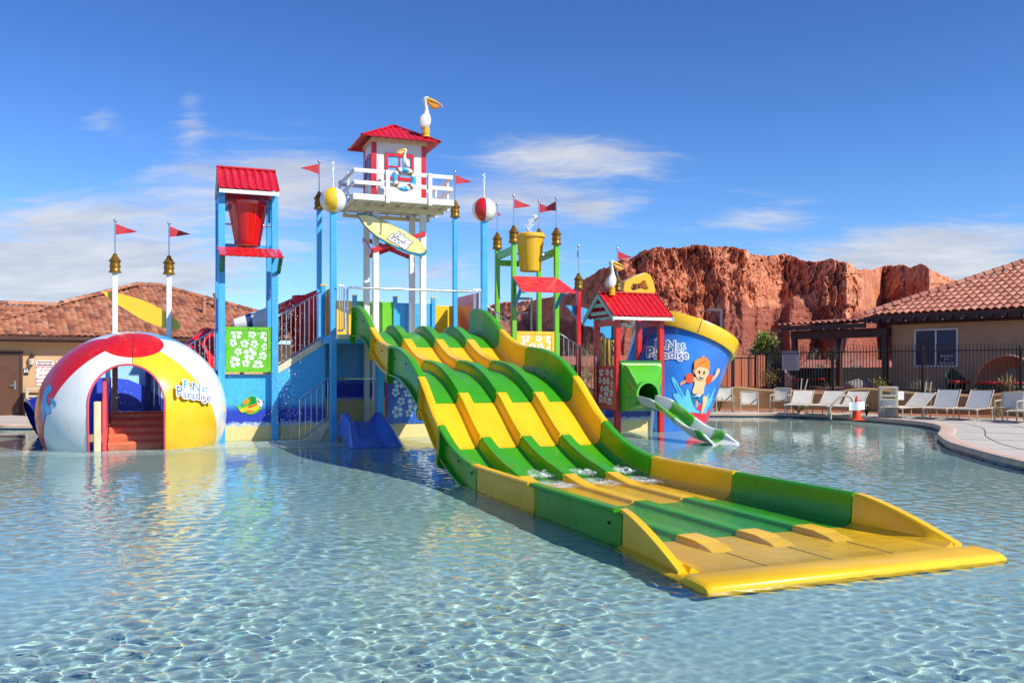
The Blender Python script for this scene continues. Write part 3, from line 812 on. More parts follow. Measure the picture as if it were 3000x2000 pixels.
# ---------- life ring on the tower rail
p = pv(1184, 525, 21.80)
ring = thing('life_ring', 'blue and white life ring with gold bands on the tower rail', 'life ring', (p.x, 21.80, p.z))
mb = MB(); Rr, rr = .245, .068; N = 48
for i in range(N):
    seg = (i * 8) // N
    rg = []
    for a in (2 * math.pi * i / N + .3, 2 * math.pi * (i + 1) / N + .3):
        c_ = Vector((p.x + Rr * math.cos(a), 21.80, p.z + Rr * math.sin(a)))
        rg.append([c_ + (Vector((math.cos(a), 0, math.sin(a))) * math.cos(b_) + Vector((0, -1, 0)) * math.sin(b_)) * rr for b_ in [2 * math.pi * j / 12 for j in range(12)]])
    mb.loft(rg, True, False, True, m=seg % 2)
part(ring, 'ring', mb, [M_GELWHITE, M_BLUE])
for k in range(4):
    a = .7 + k * math.pi / 2; c_ = Vector((p.x + Rr * math.cos(a), 21.80, p.z + Rr * math.sin(a))); tg = Vector((-math.sin(a), 0, math.cos(a)))
    mb = MB(); mb.cyl(c_ - tg * .022, c_ + tg * .022, rr + .012, n=14); part(ring, 'band', mb, M_BRASS)
pelican((p.x + .02, 21.80, p.z + .31), .60, R(200), 'little white pelican with orange beak perched on the life ring', False)
# ---------- painted sea wall
def mural(name, zs, sky_, deep, foam_z):
    """upper blue, deep blue band, white surf, sand: heights in metres zs = (sand top, deep bottom, deep top)"""
    t = NT(name); co = t.coord(); X_, Y_, Z_ = t.sep(co)
    n1 = t.noise(t.coord(scale=(3, 3, 1.2)), 2.2, 6, .65)
    zz = t.math('ADD', Z_, t.maprange(n1, .2, .8, -.06, .06))
    n2 = t.noise(co, 9, 4, .6)
    lo, db, dt = zs
    c = t.mix(t.maprange(zz, dt - .12, dt + .14, 0, 1, True), deep, sky_)
    c = t.mix(t.maprange(n2, .45, .75, 0, .35), c, tuple(min(1, q * 1.5 + .04) for q in deep))
    sp = t.maprange(t.noise(t.coord(scale=(1, 1, 4)), 11, 3, .6), .68, .74, 0, .6)
    c = t.mix(t.math('MULTIPLY', sp, t.maprange(Z_, dt + .3, dt - .1, .25, 1)), c, (.62, .75, .85))
    surf = t.math('MULTIPLY', t.maprange(zz, db + .10, db + .02, 0, 1, True), t.maprange(t.noise(t.coord(scale=(1, 1, 1.8)), 14, 5, .75), .36, .58))
    c = t.mix(surf, c, (.66, .78, .82))
    sand = t.mix(t.maprange(t.noise(co, 24, 3), .3, .7), srgb(222, 196, 128), srgb(238, 214, 150))
    c = t.mix(t.maprange(zz, lo + .05, lo - .03, 0, 1, True), c, sand)
    t.bsdf(Base_Color=c, Roughness=.45, Normal=t.bump(t.noise(co, 18, 4), .12, .01))
    return t.mat
M_MURAL = mural('sea_mural', (.33, .36, .80), srgb(74, 182, 236), srgb(36, 62, 178), 0)
M_MURALHI = mural('sea_mural_tall', (.88, .90, 1.42), srgb(104, 186, 240), srgb(40, 54, 186), 0)
FW = 22.66                                                       # plane of the front wall
def stair_z(u):
    if u < 1.33: return 1.55 - (1.33 - u) * .62
    if u < 2.62: return 1.62
    return 1.68 + (u - 2.62) * .645
sea = thing('painted_wall', 'long sky blue wall painted with sea, surf and sand under the stairs', 'painted wall', (2.6, FW, 0))
mb = MB(); pts = [(-.2, -.34), (3.84, -.34), (3.84, 2.40), (2.62, 1.62), (2.60, 1.60), (1.33, 1.60), (1.2, 1.40), (-.2, .6)]
mb.prism(pts, (0, FW, 0), (1, 0, 0), (0, 0, 1), (0, .12, 0)); part(sea, 'wall', mb, M_MURAL)
# the fish plaque
def fp(px, py, v): q = pv(px, py, v); return (q.x, q.z)
fish_o = (660, 1140); fs = 140 / 2195
def fpt(x, y): return fp(fish_o[0] + x * fs, fish_o[1] + y * fs, FW - .03)
fish = None
for k, (nm, pts, mt) in enumerate([
    ('fish', [(500, 780), (640, 740), (800, 790), (880, 800), (960, 760), (860, 780), (770, 700), (760, 620), (900, 470), (1050, 360), (1220, 295), (1390, 340), (1420, 390), (1560, 440), (1700, 520), (1770, 540), (1780, 600), (1720, 680), (1690, 800), (1640, 920), (1450, 1060), (1250, 1150), (1050, 1150), (930, 1080), (850, 1060), (760, 1090), (640, 980), (600, 900)], M_LIME),
    ('fish_back', [(1040, 420), (1220, 320), (1380, 350), (1400, 480), (1440, 620), (1250, 690), (1060, 760), (1160, 560), (1150, 440)], paint('fish_green', srgb(16, 140, 48), .3)),
    ('fish_belly', [(620, 920), (900, 850), (1060, 770), (1240, 720), (1450, 640), (1560, 800), (1500, 920), (1330, 990), (1100, 960), (940, 970), (830, 1040), (740, 1060)], M_YELP),
    ('fish_stripe', [(1010, 860), (1060, 780), (1240, 730), (1440, 650), (1480, 700), (1300, 790), (1120, 850)], paint('fish_orange', srgb(220, 84, 30), .3)),
    ('fish_fin', [(780, 640), (900, 500), (1030, 430), (1140, 470), (1060, 590), (1020, 680)], paint('fish_fin_orange', srgb(234, 136, 40), .3)),
    ('fish_fin', [(940, 1040), (1100, 970), (1320, 1000), (1260, 1060), (1050, 1080)], paint('fish_fin_low', srgb(226, 120, 60), .3)),
    ('fish_face', [(1430, 400), (1560, 460), (1700, 530), (1710, 640), (1680, 790), (1570, 790), (1470, 640)], M_LOGOW),
    ('fish_mouth', [(1710, 520), (1770, 545), (1775, 600), (1740, 620)], M_DARK),
    ('fish_eye', [(1470, 470), (1560, 540), (1590, 640), (1540, 620), (1490, 560)], M_BLACK)]):
    mb = MB(); d = .018 if k == 0 else .018 + .004 * (1 + k * .3)
    mb.prism([fpt(*q) for q in pts], (0, FW - .002, 0), (1, 0, 0), (0, 0, 1), (0, -d, 0))
    if k == 0: fish = part(sea, nm, mb, mt)
    else: part(fish, nm.replace('fish_', ''), mb, mt)
# ---------- stairs with stringer and stainless handrail
def railing(par, pts, h, gap=.115, low=.10, r=.02, out=-.0, name='handrail'):
    """top rail, bottom rail and balusters over a line of foot points"""
    mb = MB()
    pts = [Vector(p) for p in pts]
    mb.ringpath([p + Vector((0, 0, h)) for p in pts], r, 8); mb.ringpath([p + Vector((0, 0, low)) for p in pts], r * .8, 8)
    for a, b in zip(pts[:-1], pts[1:]):
        L = math.hypot(b.x - a.x, b.y - a.y); n = max(1, int(L / gap))
        for i in range(n + 1):
            q = a.lerp(b, i / n); mb.cyl(q + Vector((0, 0, low if 0 < i < n else 0)), q + Vector((0, 0, h)), r * (.55 if 0 < i < n else .9), n=6)
    return part(par, name, mb, M_STEEL)
st = thing('staircase', 'staircase behind the blue wall climbing right to the main deck, stainless railing', 'staircase', (2.4, 23.2, 0))
mb = MB()
for i in range(12):
    u = 2.66 + i * .1; z = 1.70 + i * .066; mb.box(u, 22.80, z - .05, u + .12, 23.75, z)
for i in range(6):
    u = .40 + i * .16; z = .95 + i * .1; mb.box(u, 22.80, z - .05, u + .17, 23.75, z)
mb.box(1.33, 22.80, 1.54, 2.66, 23.75, 1.60); part(st, 'tread', mb, M_CREAM)
mb = MB(); mb.prism([(2.64, 1.60), (3.80, 2.35), (3.80, 2.53), (2.64, 1.78)], (0, FW - .03, 0), (1, 0, 0), (0, 0, 1), (0, .09, 0)); part(st, 'stringer', mb, M_CREAM)
mb = MB(); mb.prism([(.2, .77), (1.26, 1.42), (1.26, 1.62), (.2, .95)], (0, FW - .03, 0), (1, 0, 0), (0, 0, 1), (0, .09, 0)); part(st, 'stringer', mb, M_CREAM)
a0, a1 = pv(815, 928, FW + .05), pv(948, 852, FW + .05)
railing(st, [(2.66, FW + .05, a0.z - 1.30), (3.78, FW + .05, a1.z - 1.30)], 1.30, .105, .12)
a0, a1 = pv(552, 1012, FW + .05), pv(640, 958, FW + .05)
railing(st, [(a0.x - .3, FW + .05, a0.z - 1.27 - .18), (1.29, FW + .05, a1.z - 1.27)], 1.27, .11, .12)
# ---------- main deck
dk2 = thing('play_deck', 'main blue play deck at the head of the green and yellow slide', 'play deck', (5.8, 22.6, 0))
mb = MB(); mb.box(3.90, 21.10, 2.46, 7.70, 23.80, 2.56); part(dk2, 'floor', mb, M_CREAM)
mb = MB(); mb.box(3.915, 21.53, 2.36, 7.60, 21.65, 2.555); mb.box(3.76, 21.69, 2.36, 3.90, 23.78, 2.555); mb.box(7.70, 21.85, 2.36, 7.83, 23.78, 2.555); part(dk2, 'beam', mb, M_BLUE, bevel=.01)
for px, pts, mt in ((0, (3.92, 4.82, 3.57), M_YELP), (0, (4.86, 5.90, 3.57), M_LIME), (0, (6.02, 7.0, 3.55), M_BLUE), (0, (7.10, 7.72, 3.50), M_YELP)):
    u0, u1, zt = pts
    mb = MB(); mb.box(u0, 23.92, 2.56, u1, 23.98, zt)
    if mt is M_LIME:
        for q in (.30, .62): mb.box(u0 + q * (u1 - u0), 23.86, 2.6, u0 + (q + .2) * (u1 - u0), 23.915, zt - .03)
    if mt is M_BLUE: mb.box(u0 + .25, 23.87, 2.6, u1 - .2, 23.915, zt - .25)
    part(dk2, 'back_panel', mb, mt, bevel=.008)
for u in (4.84, 5.96, 7.05):
    mb = MB(); mb.box(u - .055, 23.86, 2.5, u + .055, 23.97, 3.70); bp = part(dk2, 'short_post', mb, M_BLUE, bevel=.008)
    mb = MB(); mb.box(u - .065, 23.85, 3.70, u + .065, 23.98, 3.73); part(bp, 'cap', mb, M_YELP)
mb = MB(); mb.box(3.72, 22.52, 2.4, 3.83, 22.62, 3.83); bp = part(dk2, 'short_post', mb, M_BLUE, bevel=.008)
mb = MB(); mb.box(3.71, 22.51, 3.83, 3.84, 22.63, 3.87); part(bp, 'cap', mb, M_YELP)
mb = MB(); mb.box(3.84, 21.72, 2.56, 3.89, 22.5, 3.72)
for v in (21.8, 21.95, 22.1, 22.25, 22.4): mb.box(3.82, v - .03, 2.6, 3.838, v + .03, 3.70)
part(dk2, 'side_panel', mb, paint('ochre_panel', srgb(196, 130, 36), .3, .3, 4, .1))
mb = MB(); mb.box(7.66, 21.9, 2.56, 7.71, 23.6, 3.72); part(dk2, 'side_panel', mb, M_RED, bevel=.008)
mb = MB()
hz = 3.69; mb.ringpath([(4.13, 21.25, 2.56), (4.13, 21.25, hz - .06), (4.16, 21.25, hz), (7.30, 21.25, hz), (7.34, 21.25, hz - .06), (7.34, 21.25, 2.56)], .028, 10)
part(dk2, 'entry_rail', mb, M_STEEL)
for ua, ub in ((3.93, 4.09), (7.38, 7.62)):
    mb = MB(); zt, zb = 3.75, 2.66
    mb.ringpath([(ua, 21.45, zt), (ub - .04, 21.45, zt), (ub, 21.45, zt - .05), (ub, 21.45, zb + .05), (ub - .04, 21.45, zb), (ua, 21.45, zb)], .02, 8)
    for q in (.3, .65): mb.cyl((ua + (ub - ua) * q, 21.45, zb), (ua + (ub - ua) * q, 21.45, zt), .012, n=6)
    part(dk2, 'guard_rail', mb, M_STEEL)
# walls below the deck
low = thing('under_deck_wall', 'shaded wall under the deck painted dark blue above sand', 'painted wall', (4.6, 23.9, 0))
mb = MB(); mb.box(3.9, 23.83, -.34, 7.7, 23.9, 2.455); part(low, 'wall', mb, M_MURALHI)
fwz = thing('flower_wall', 'low painted wall with a blue flower panel beside the slide', 'painted wall', (6.3, 22.1, 0))
mb = MB(); mb.box(5.24, 22.06, -.34, 7.9, 22.16, .36); part(fwz, 'wall', mb, M_MURAL)
mb = MB(); mb.box(5.02, 21.98, -.34, 5.20, 22.20, 2.36); part(fwz, 'post', mb, M_BLUE, bevel=.01)
mb = MB(); mb.box(5.235, 21.99, .30, 5.285, 22.04, 1.62); part(fwz, 'red_post', mb, M_RED)
flower_panel(fwz, (5.29, 22.04, .36), (1, 0, 0), (0, 0, 1), 1.30, 1.22, M_MIDBLUE, (0, -1, 0))
# ---------- little stair beside the deck post
ps = thing('pool_steps', 'short flight of steps with steel rail at the foot of the blue wall', 'steps', (3.4, 21.9, 0))
b0, b1 = pz_ = (pv(878, 1290, 21.9), pv(970, 1246, 21.9))
mb = MB(); mb.prism([(b0.x, -.3), (b0.x + .1, .02), (3.80, .50), (3.80, .33), (b0.x + .3, -.3)], (0, 21.86, 0), (1, 0, 0), (0, 0, 1), (0, .07, 0)); part(ps, 'stringer', mb, M_CREAM)
mb = MB()
for i in range(4): mb.box(b0.x + .12 + i * .2, 21.93, -.3, b0.x + .34 + i * .2, 22.6, .03 + i * .125)
part(ps, 'tread', mb, M_CREAM)
railing(ps, [(b0.x, 21.88, -.08), (3.78, 21.88, .44)], 1.08, .13, .12)
mb = MB(); mb.ringpath([(3.95, 21.62, 1.50), (4.98, 21.95, 1.50)], .02, 8); part(ps, 'cross_rail', mb, M_STEEL)
# ---------- toddler slide under the deck
ts = thing('toddler_slide', 'small blue toddler slide under the main deck running into the water', 'toddler slide', (4.45, 20.6, 0))
M_TOD = paint('toddler_blue', srgb(62, 108, 216), .28, .05, 1, .01, coat=.2)
tz = curve([(19.4, -.12), (19.7, -.02), (20.2, .08), (20.9, .36), (21.3, .45), (21.6, .46)]); th_ = curve([(19.4, -.10), (19.8, .08), (20.3, .36), (20.9, .60), (21.25, .68), (21.6, .66)])
mb = MB(); rings = []
for v in np.linspace(21.55, 19.45, 22):
    f, h = tz(v), max(th_(v), tz(v) + .02); fl_ = .12 * max(0, (20.6 - v))
    rings.append([(3.95 - fl_, v, f - .3), (3.98 - fl_, v, f), (4.02 - fl_, v, h - .03), (4.05 - fl_, v, h), (4.12 - fl_, v, h), (4.16 - fl_, v, h - .03), (4.22, v, f + .08), (4.30, v, f), (4.70, v, f), (4.78, v, f + .08), (4.84 + fl_, v, h - .03), (4.88 + fl_, v, h), (4.95 + fl_, v, h), (4.98 + fl_, v, h - .03), (5.02 + fl_, v, f), (5.05 + fl_, v, f - .3)][::-1])
mb.loft(rings); part(ts, 'chute', mb, M_TOD)

# ---------- left bucket tower
bt = thing('bucket_tower', 'blue framed tower with red roof and green flower panel holding the red bucket', 'bucket tower', (1.95, 23.1, 0))
for u in (1.33, 2.58):
    for v, in ((22.55,), (23.7,)):
        mb = MB(); mb.box(u - .08, v - .08, -.34, u + .08, v + .08, 6.05); part(bt, 'post', mb, M_BLUE, bevel=.012)
ez, rz = 6.06, 6.72
mb = corrugated((1.25, 22.22, ez), (2.66, 22.22, ez), (1.25, 23.13, rz), (2.66, 23.13, rz), .17, .028); mb.merge(corrugated((2.66, 24.0, ez), (1.25, 24.0, ez), (2.66, 23.13, rz), (1.25, 23.13, rz), .17, .028))
mb.box(1.24, 23.08, rz + .012, 2.67, 23.18, rz + .05); rf = part(bt, 'roof', mb, M_ROOFRED)
mb = MB(); mb.box(1.26, 22.24, ez - .11, 2.65, 22.28, ez - .015)
for u in (1.262, 2.618): mb.prism([(22.26, ez - .10), (23.13, rz - .10), (23.98, ez - .10), (23.98, ez - .03), (23.13, rz - .03), (22.26, ez - .03)], (u, 0, 0), (0, 1, 0), (0, 0, 1), (.03, 0, 0))
part(rf, 'fascia', mb, M_WHITE)
mb = MB(); mb.box(1.25, 22.95, 5.64, 2.66, 23.07, 5.76); mb.box(1.41, 23.64, 4.78, 2.5, 23.76, 4.92); mb.box(1.27, 22.63, 5.86, 1.39, 23.62, 5.98); mb.box(2.52, 22.63, 5.86, 2.64, 23.62, 5.98); mb.box(2.53, 22.64, 4.72, 2.63, 23.61, 4.84); mb.box(1.28, 22.64, 4.72, 1.38, 23.61, 4.84)
part(bt, 'beam', mb, M_BLUE, bevel=.008)
mb = MB(); mb.ringpath([(1.99, 23.0, 5.78), (1.99, 22.85, 5.92), (2.05, 22.8, 5.95), (2.40, 22.72, 5.90), (2.46, 22.7, 5.84), (2.46, 22.68, 5.35)], .035, 10); part(bt, 'pipe', mb, M_BLUE)
aw = corrugated((1.24, 21.86, 4.42), (2.72, 21.86, 4.42), (1.24, 22.46, 4.68), (2.68, 22.46, 4.68), .17, .008, .03); part(bt, 'splash_awning', aw, M_RED)
for u in (1.33, 2.66):
    mb = MB(); mb.beam((u, 22.48, 4.10), (u, 21.98, 4.40), .06, .09, (1, 0, 0)); part(bt, 'bracket', mb, paint('bracket_green', srgb(56, 120, 40), .4, .3, 8))
flower_panel(bt, (1.42, 22.52, 1.66), (1, 0, 0), (0, 0, 1), 1.07, 1.10, M_LIME, (0, -1, 0))
def pail(name, label, u, v, zb, zt, rb, rt, mat, ay):
    t = thing(name, label, 'bucket', (u, v, zb)); mb = MB(); h = zt - zb
    prof = [(.01, .03), (rb - .03, .03), (rb - .02, 0), (rb + .01, 0), (rb + .02, .02), (rb + (rt - rb) * .86, h * .86), (rt * .985, h * .9), (rt + .03, h * .9), (rt + .035, h * .97), (rt + .01, h), (rt - .02, h), (rt - .04, h * .95), (rb - .01, .08), (.01, .06)]
    mb.lathe(prof, (u, v, zb), 40, caps=False); part(t, 'shell', mb, mat)
    mb = MB(); mb.cyl((u - .62, v, zb + ay), (u - rt * .72, v, zb + ay), .022, n=8); mb.cyl((u + rt * .72, v, zb + ay), (u + .62, v, zb + ay), .022, n=8); part(t, 'axle', mb, M_STEEL)
    return t
p = pv(725, 592, 23.05); p2 = pv(725, 722, 23.05)
pail('tipping_bucket', 'big glossy red tipping bucket hanging under the red tower roof', p.x, 23.05, p2.z, p.z, .285, .50, paint('bucket_red', srgb(222, 12, 18), .12, .05, 1.5, .01, coat=.7), .53)
# ---------- right bucket tower (its four lantern posts stand on their own)
gt = thing('bucket_tower', 'green beams between the lantern posts with red awning and yellow flower panel', 'bucket frame', (9.5, 23, 0))
GU0, GU1 = pv(1457, 728, 23.7).x, pv(1579, 716, 23.7).x; gu0, gu1 = pv(1505, 710, 22.5).x, pv(1630, 715, 22.5).x
def gz(py): return CH + (HOR - py) * 24.9 / F
for ua, ub in ((GU0, gu0), (GU1, gu1)):
    mb = MB(); mb.beam((ua, 23.62, 4.93), (ub, 22.58, 4.98), .09, .20); part(gt, 'beam', mb, M_LIME, bevel=.008)
mb = MB(); mb.beam((GU0 + .07, 23.7, 4.75), (GU1 - .07, 23.7, 4.75), .09, .16); part(gt, 'beam', mb, M_LIME, bevel=.008)
aw = corrugated((8.82, 21.72, 3.80), (10.40, 21.72, 3.80), (8.84, 22.44, 4.24), (10.22, 22.44, 4.24), .5, .0, .03)
R0, R1 = Vector((8.82, 21.72, 3.80)), Vector((10.42, 21.72, 3.80)); T0, T1 = Vector((8.86, 22.42, 4.24)), Vector((10.16, 22.42, 4.24))
aw = MB(); n = 10
for i in range(n):                                            # stepped ribs run along the awning
    a0, a1 = T0.lerp(R0, i / n), T1.lerp(R1, i / n); b0_, b1_ = T0.lerp(R0, (i + 1) / n), T1.lerp(R1, (i + 1) / n)
    up = Vector((0, -.01, .018))
    aw.loft([[a0, a1], [a0 + up, a1 + up], [a0.lerp(b0_, .55) + up, a1.lerp(b1_, .55) + up], [a0.lerp(b0_, .75), a1.lerp(b1_, .75)], [b0_, b1_]][::-1], False, False, False)
und = Vector((0, .0, -.03)); aw.add([T0 + und, T1 + und, R1 + und, R0 + und], [(0, 1, 2, 3)]); aw.add([R0, R1, R1 + und, R0 + und], [(0, 3, 2, 1)]); aw.add([T0, R0, R0 + und, T0 + und], [(0, 1, 2, 3)]); aw.add([T1, R1, R1 + und, T1 + und], [(3, 2, 1, 0)])
part(gt, 'splash_awning', aw, M_RED)
for u in (8.90, 10.14):
    mb = MB(); mb.beam((u, 22.40, 4.19), (u, 21.72, 3.755), .05, .09, (1, 0, 0)); mb.beam((u, 22.43, 3.42), (u, 21.95, 3.86), .05, .09, (1, 0, 0)); part(gt, 'bracket', mb, paint('bracket_teal', srgb(40, 150, 190), .35), bevel=.006)
flower_panel(gt, (gu0 + .075, 22.47, 1.66), (1, 0, 0), (0, 0, 1), gu1 - gu0 - .15, 1.10, M_YELP, (0, -1, 0))
p = pv(1553, 686, 23.1); p2 = pv(1553, 795, 23.1)
yb = pail('tipping_bucket', 'yellow tipping bucket hanging between the green lantern posts', p.x, 23.1, p2.z, p.z, .275, .41, paint('bucket_yellow', srgb(240, 188, 44), .14, .05, 1.5, .01, coat=.6), .48)
mb = MB(); rg_ = random.Random(4)
for k in range(230):
    q = rg_.random(); mb.ball((p.x + .20 - .26 * q ** 1.3 + rg_.gauss(0, .02 + .035 * q), 23.1 + rg_.gauss(0, .04), p.z + .06 + .44 * math.sin(math.pi * (.30 + .68 * q)) + rg_.gauss(0, .025)), rg_.uniform(.006, .018), 6, 4, (.8, .8, 1.7))
part(yb, 'water_jet', mb, M_FOAMW)['kind'] = 'stuff'
# ---------- right flight of stairs
rs = thing('staircase', 'staircase descending right from the main deck behind the big slide', 'staircase', (9.6, 23.2, 0))
mb = MB()
for i in range(6): mb.box(7.84 + i * .17, 22.7, 2.36 - i * .13, 8.02 + i * .17, 23.6, 2.42 - i * .13)
mb.box(8.86, 22.7, 1.58, 10.2, 23.6, 1.64)
for i in range(8): mb.box(10.2 + i * .17, 22.7, 1.48 - i * .1, 10.38 + i * .17, 23.6, 1.54 - i * .1)
part(rs, 'tread', mb, M_CREAM)
a0, a1 = pv(1425, 895, 22.62), pv(1497, 943, 22.62)
railing(rs, [(a0.x, 22.62, a0.z - 1.15), (a1.x, 22.62, a1.z - 1.15)], 1.15, .12)
a0, a1 = pv(1638, 976, 22.62), pv(1746, 1045, 22.62)
railing(rs, [(a0.x, 22.62, a0.z - 1.1), (a1.x, 22.62, a1.z - 1.1)], 1.1, .14)
ld = thing('slat_screen', 'bright green slatted screen between the red posts right of the slide', 'screen', (11.2, 24.0, 0))
for i in range(4):
    mb = MB(); u = 10.65 + i * .24; mb.box(u, 24.0, .5, u + .2, 24.05, 1.85); part(ld, 'slat', mb, M_LIME, bevel=.008)
mb = MB(); mb.box(10.5, 24.06, .5, 11.75, 24.1, .7); mb.box(10.5, 24.06, 1.5, 11.75, 24.1, 1.7); part(ld, 'rail', mb, M_LIME)
# ---------- red hut tower with gable roof
ht = thing('slide_hut', 'small red post hut with gable roof above the green and white slide', 'slide hut', (12.25, 22.1, 0))
RU, RV = (11.56, 12.92), (21.5, 22.72)
for u in RU:
    for v in RV:
        mb = MB(); mb.box(u - .075, v - .075, -.34, u + .075, v + .075, 3.16); part(ht, 'post', mb, M_RED, bevel=.012)
ez, rz, vm, u0, u1, ov = 3.16, 3.84, 22.11, 11.28, 13.14, .30
mb = corrugated((u0, 21.5 - ov, ez), (u1, 21.5 - ov, ez), (u0, vm, rz), (u1, vm, rz), .17, .03); mb.merge(corrugated((u1, 22.72 + ov, ez), (u0, 22.72 + ov, ez), (u1, vm, rz), (u0, vm, rz), .17, .03))
mb.box(u0, vm - .06, rz + .015, u1, vm + .06, rz + .05); rf = part(ht, 'roof', mb, M_RED)
for u in (u0 - .02, u1 - .02):
    for v_, sg in ((21.5 - ov, 1), (22.72 + ov, -1)):
        mb = MB(); mb.prism([(v_, ez - .13), (v_, ez - .01), (vm - .002 * sg, rz - .01), (vm - .002 * sg, rz - .14)], (u, 0, 0), (0, 1, 0), (0, 0, 1), (.045, 0, 0)); part(rf, 'barge_board', mb, M_PALETEAL)
mb = MB(); mb.box(u0, 21.5 - ov + .01, ez - .10, u1, 21.5 - ov + .04, ez - .02); part(rf, 'fascia', mb, M_WHITE)
mb = MB()
for dv, zz in ((.50, ez + .06), (.30, ez + .28)): mb.box(u0 + .03, vm - dv, zz, u0 + .06, vm + dv, zz + .10)
mb.box(u0 + .2, vm - .6, ez - .05, u0 + .25, vm + .6, ez + .02); part(ht, 'gable_board', mb, M_PALETEAL)
mb = MB(); mb.box(11.50, 21.58, 2.92, 11.62, 22.64, 3.10); mb.box(12.86, 21.58, 2.92, 12.98, 22.64, 3.10); part(ht, 'beam', mb, M_RED)
mb = MB()
for i in range(9): mb.ball((12.0 + .1 * math.sin(i * 2.1), 21.9 + .12 * math.cos(i * 1.3), 2.98 + .05 * math.sin(i * 3.3)), .09, 8, 6, (1.3, 1, .7))
part(ht, 'spray_head', mb, M_WHITE)
mb = MB(); mb.box(11.5, 21.44, .60, 13.0, 22.78, .70); part(ht, 'floor', mb, M_RED)
flower_panel(ht, (11.53, 22.64, .64), (0, -1, 0), (0, 0, 1), 1.06, 1.18, M_RED, (-1, 0, 0))
M_MURALLOW = mural('sea_mural_low', (.30, .33, .50), srgb(52, 110, 200), srgb(30, 44, 150), 0)
mb = MB(); mb.box(11.30, 21.72, -.34, 12.84, 22.6, .60); part(ht, 'base_wall', mb, M_MURALLOW)
M_GRN2 = paint('bright_green_gel', srgb(84, 178, 40), .18, .10, 1.5, .02, coat=.5)
M_GRN3 = paint('deep_green_gel', srgb(34, 112, 30), .18, .12, 1.5, .02, coat=.5)
gx = thing('tube_slide', 'green hooded slide with striped green and white chute beside the blue pail', 'slide', (12.3, 20.5, 0))
mb = MB(); UC = 12.24; ringc = .30
# hood: a moulded box whose front tapers to a round mouth
sq = lambda w_, zb, zt, v: [(UC + x, v, z) for x, z in ([(-w_ + 2 * w_ * i / 8, zt) for i in range(8)] + [(w_, zt - (zt - zb) * i / 8) for i in range(8)] + [(w_ - 2 * w_ * i / 8, zb) for i in range(8)] + [(-w_, zb + (zt - zb) * i / 8) for i in range(8)])]
ci = lambda r, zc, v: [(UC - .12 + r * math.sin(a), v, zc + r * math.cos(a)) for a in [2 * math.pi * (i / 32) - math.pi / 4 for i in range(32)]]
zc = 1.05
mb.loft([sq(.62, .58, 1.90, 21.42), sq(.62, .58, 1.86, 21.34), sq(.56, .60, 1.84, 21.30), sq(.54, .62, 1.80, 21.2), ci(.375, zc, 20.92), ci(.36, zc, 20.80), ci(.30, zc, 20.79), ci(.29, zc, 21.2)], True, False, True)
hood = part(gx, 'hood', mb, M_GRN2)
mb = MB(); mb.box(UC - .66, 21.40, 1.86, UC + .66, 21.47, 1.96); mb.box(UC - .66, 21.40, .56, UC - .6, 21.47, 1.9); part(hood, 'flange', mb, M_GRN3)
mb = MB(); mb.loft([ci(.288, zc, 20.83), ci(.288, zc, 21.9)], True, False, True); mb.add(ci(.288, zc, 21.9), [tuple(range(32))]); part(hood, 'bore', mb, M_GRN3)
pz2 = curve([(16.9, -.02), (17.4, .0), (18.2, .06), (18.9, .26), (19.6, .53), (20.2, .70), (20.8, .76)])
segs = [(20.80, 19.92, 0), (19.90, 18.92, 1), (18.90, 18.02, 0), (18.0, 17.62, 1), (17.6, 17.15, 0)]
for va, vb_, c_ in segs:
    mb = MB(); rings = []
    for v in np.linspace(va, vb_, 12):
        f = pz2(v); r = .25; hh = 1.0 if v > 17.7 else max(.12, (v - 17.05) / .7)
        flare = .05 * max(0, min(1, (17.9 - v) / .8)); uc = UC - .16 - .04 * (20.8 - v) / 3.6
        inn = [(uc + (r + flare) * math.sin(a), v, f + r - r * math.cos(a) if math.cos(a) > -.2 else f + r) for a in np.linspace(-1.62, 1.62, 15)]
        inn = [(x, y, f + (z - f) * hh) for x, y, z in inn]
        outr = [(uc + (x - uc) * 1.10, y, z - .03) for x, y, z in inn[::-1]]
        lipL, lipR = inn[0], inn[-1]
        rings.append(inn + [(lipR[0] + .065, v, lipR[2] + .005), (lipR[0] + .065, v, lipR[2] - .03)] + outr[1:-1] + [(lipL[0] - .065, v, lipL[2] - .03), (lipL[0] - .065, v, lipL[2] + .005)])
    mb.loft(rings, True, True, True); part(gx, 'chute', mb, M_GRN2 if c_ else M_GELWHITE)
mb = MB(); mb.cyl((UC - .2, 20.6, -.3), (UC - .1, 20.6, .62), .05); part(gx, 'support', mb, M_STEEL)
# ---------- beach ball house
def boolean(o, cutter, op='DIFFERENCE'):
    m = o.modifiers.new('cut', 'BOOLEAN'); m.object = cutter; m.operation = op; m.solver = 'EXACT'
    dg = bpy.context.evaluated_depsgraph_get(); dg.update()
    me = bpy.data.meshes.new_from_object(o.evaluated_get(dg)); o.modifiers.clear()
    old = o.data; o.data = me; bpy.data.meshes.remove(old)
    me_c = cutter.data; bpy.data.objects.remove(cutter); bpy.data.meshes.remove(me_c)
BC = W2S(wy(394, 1206, 20.5)); BR, BH = 2.03, 1.85
bh = thing('ball_house', 'giant beach ball play house with an arched doorway, red, white and yellow panels', 'play house', (BC.x, BC.y, 0))
pole = Vector((0, -.50, .866)).normalized()                     # beach ball pole leans to the front
ex_ = pole.cross(Vector((1, 0, 0))).normalized(); ex_ = -ex_ if ex_.y > 0 and False else ex_
fr = (-(Vector((0, -1, 0)) - pole * pole.dot(Vector((0, -1, 0))))).normalized() * -1   # longitude 0: down the front
rt = pole.cross(fr)
if rt.x < 0: rt = -rt
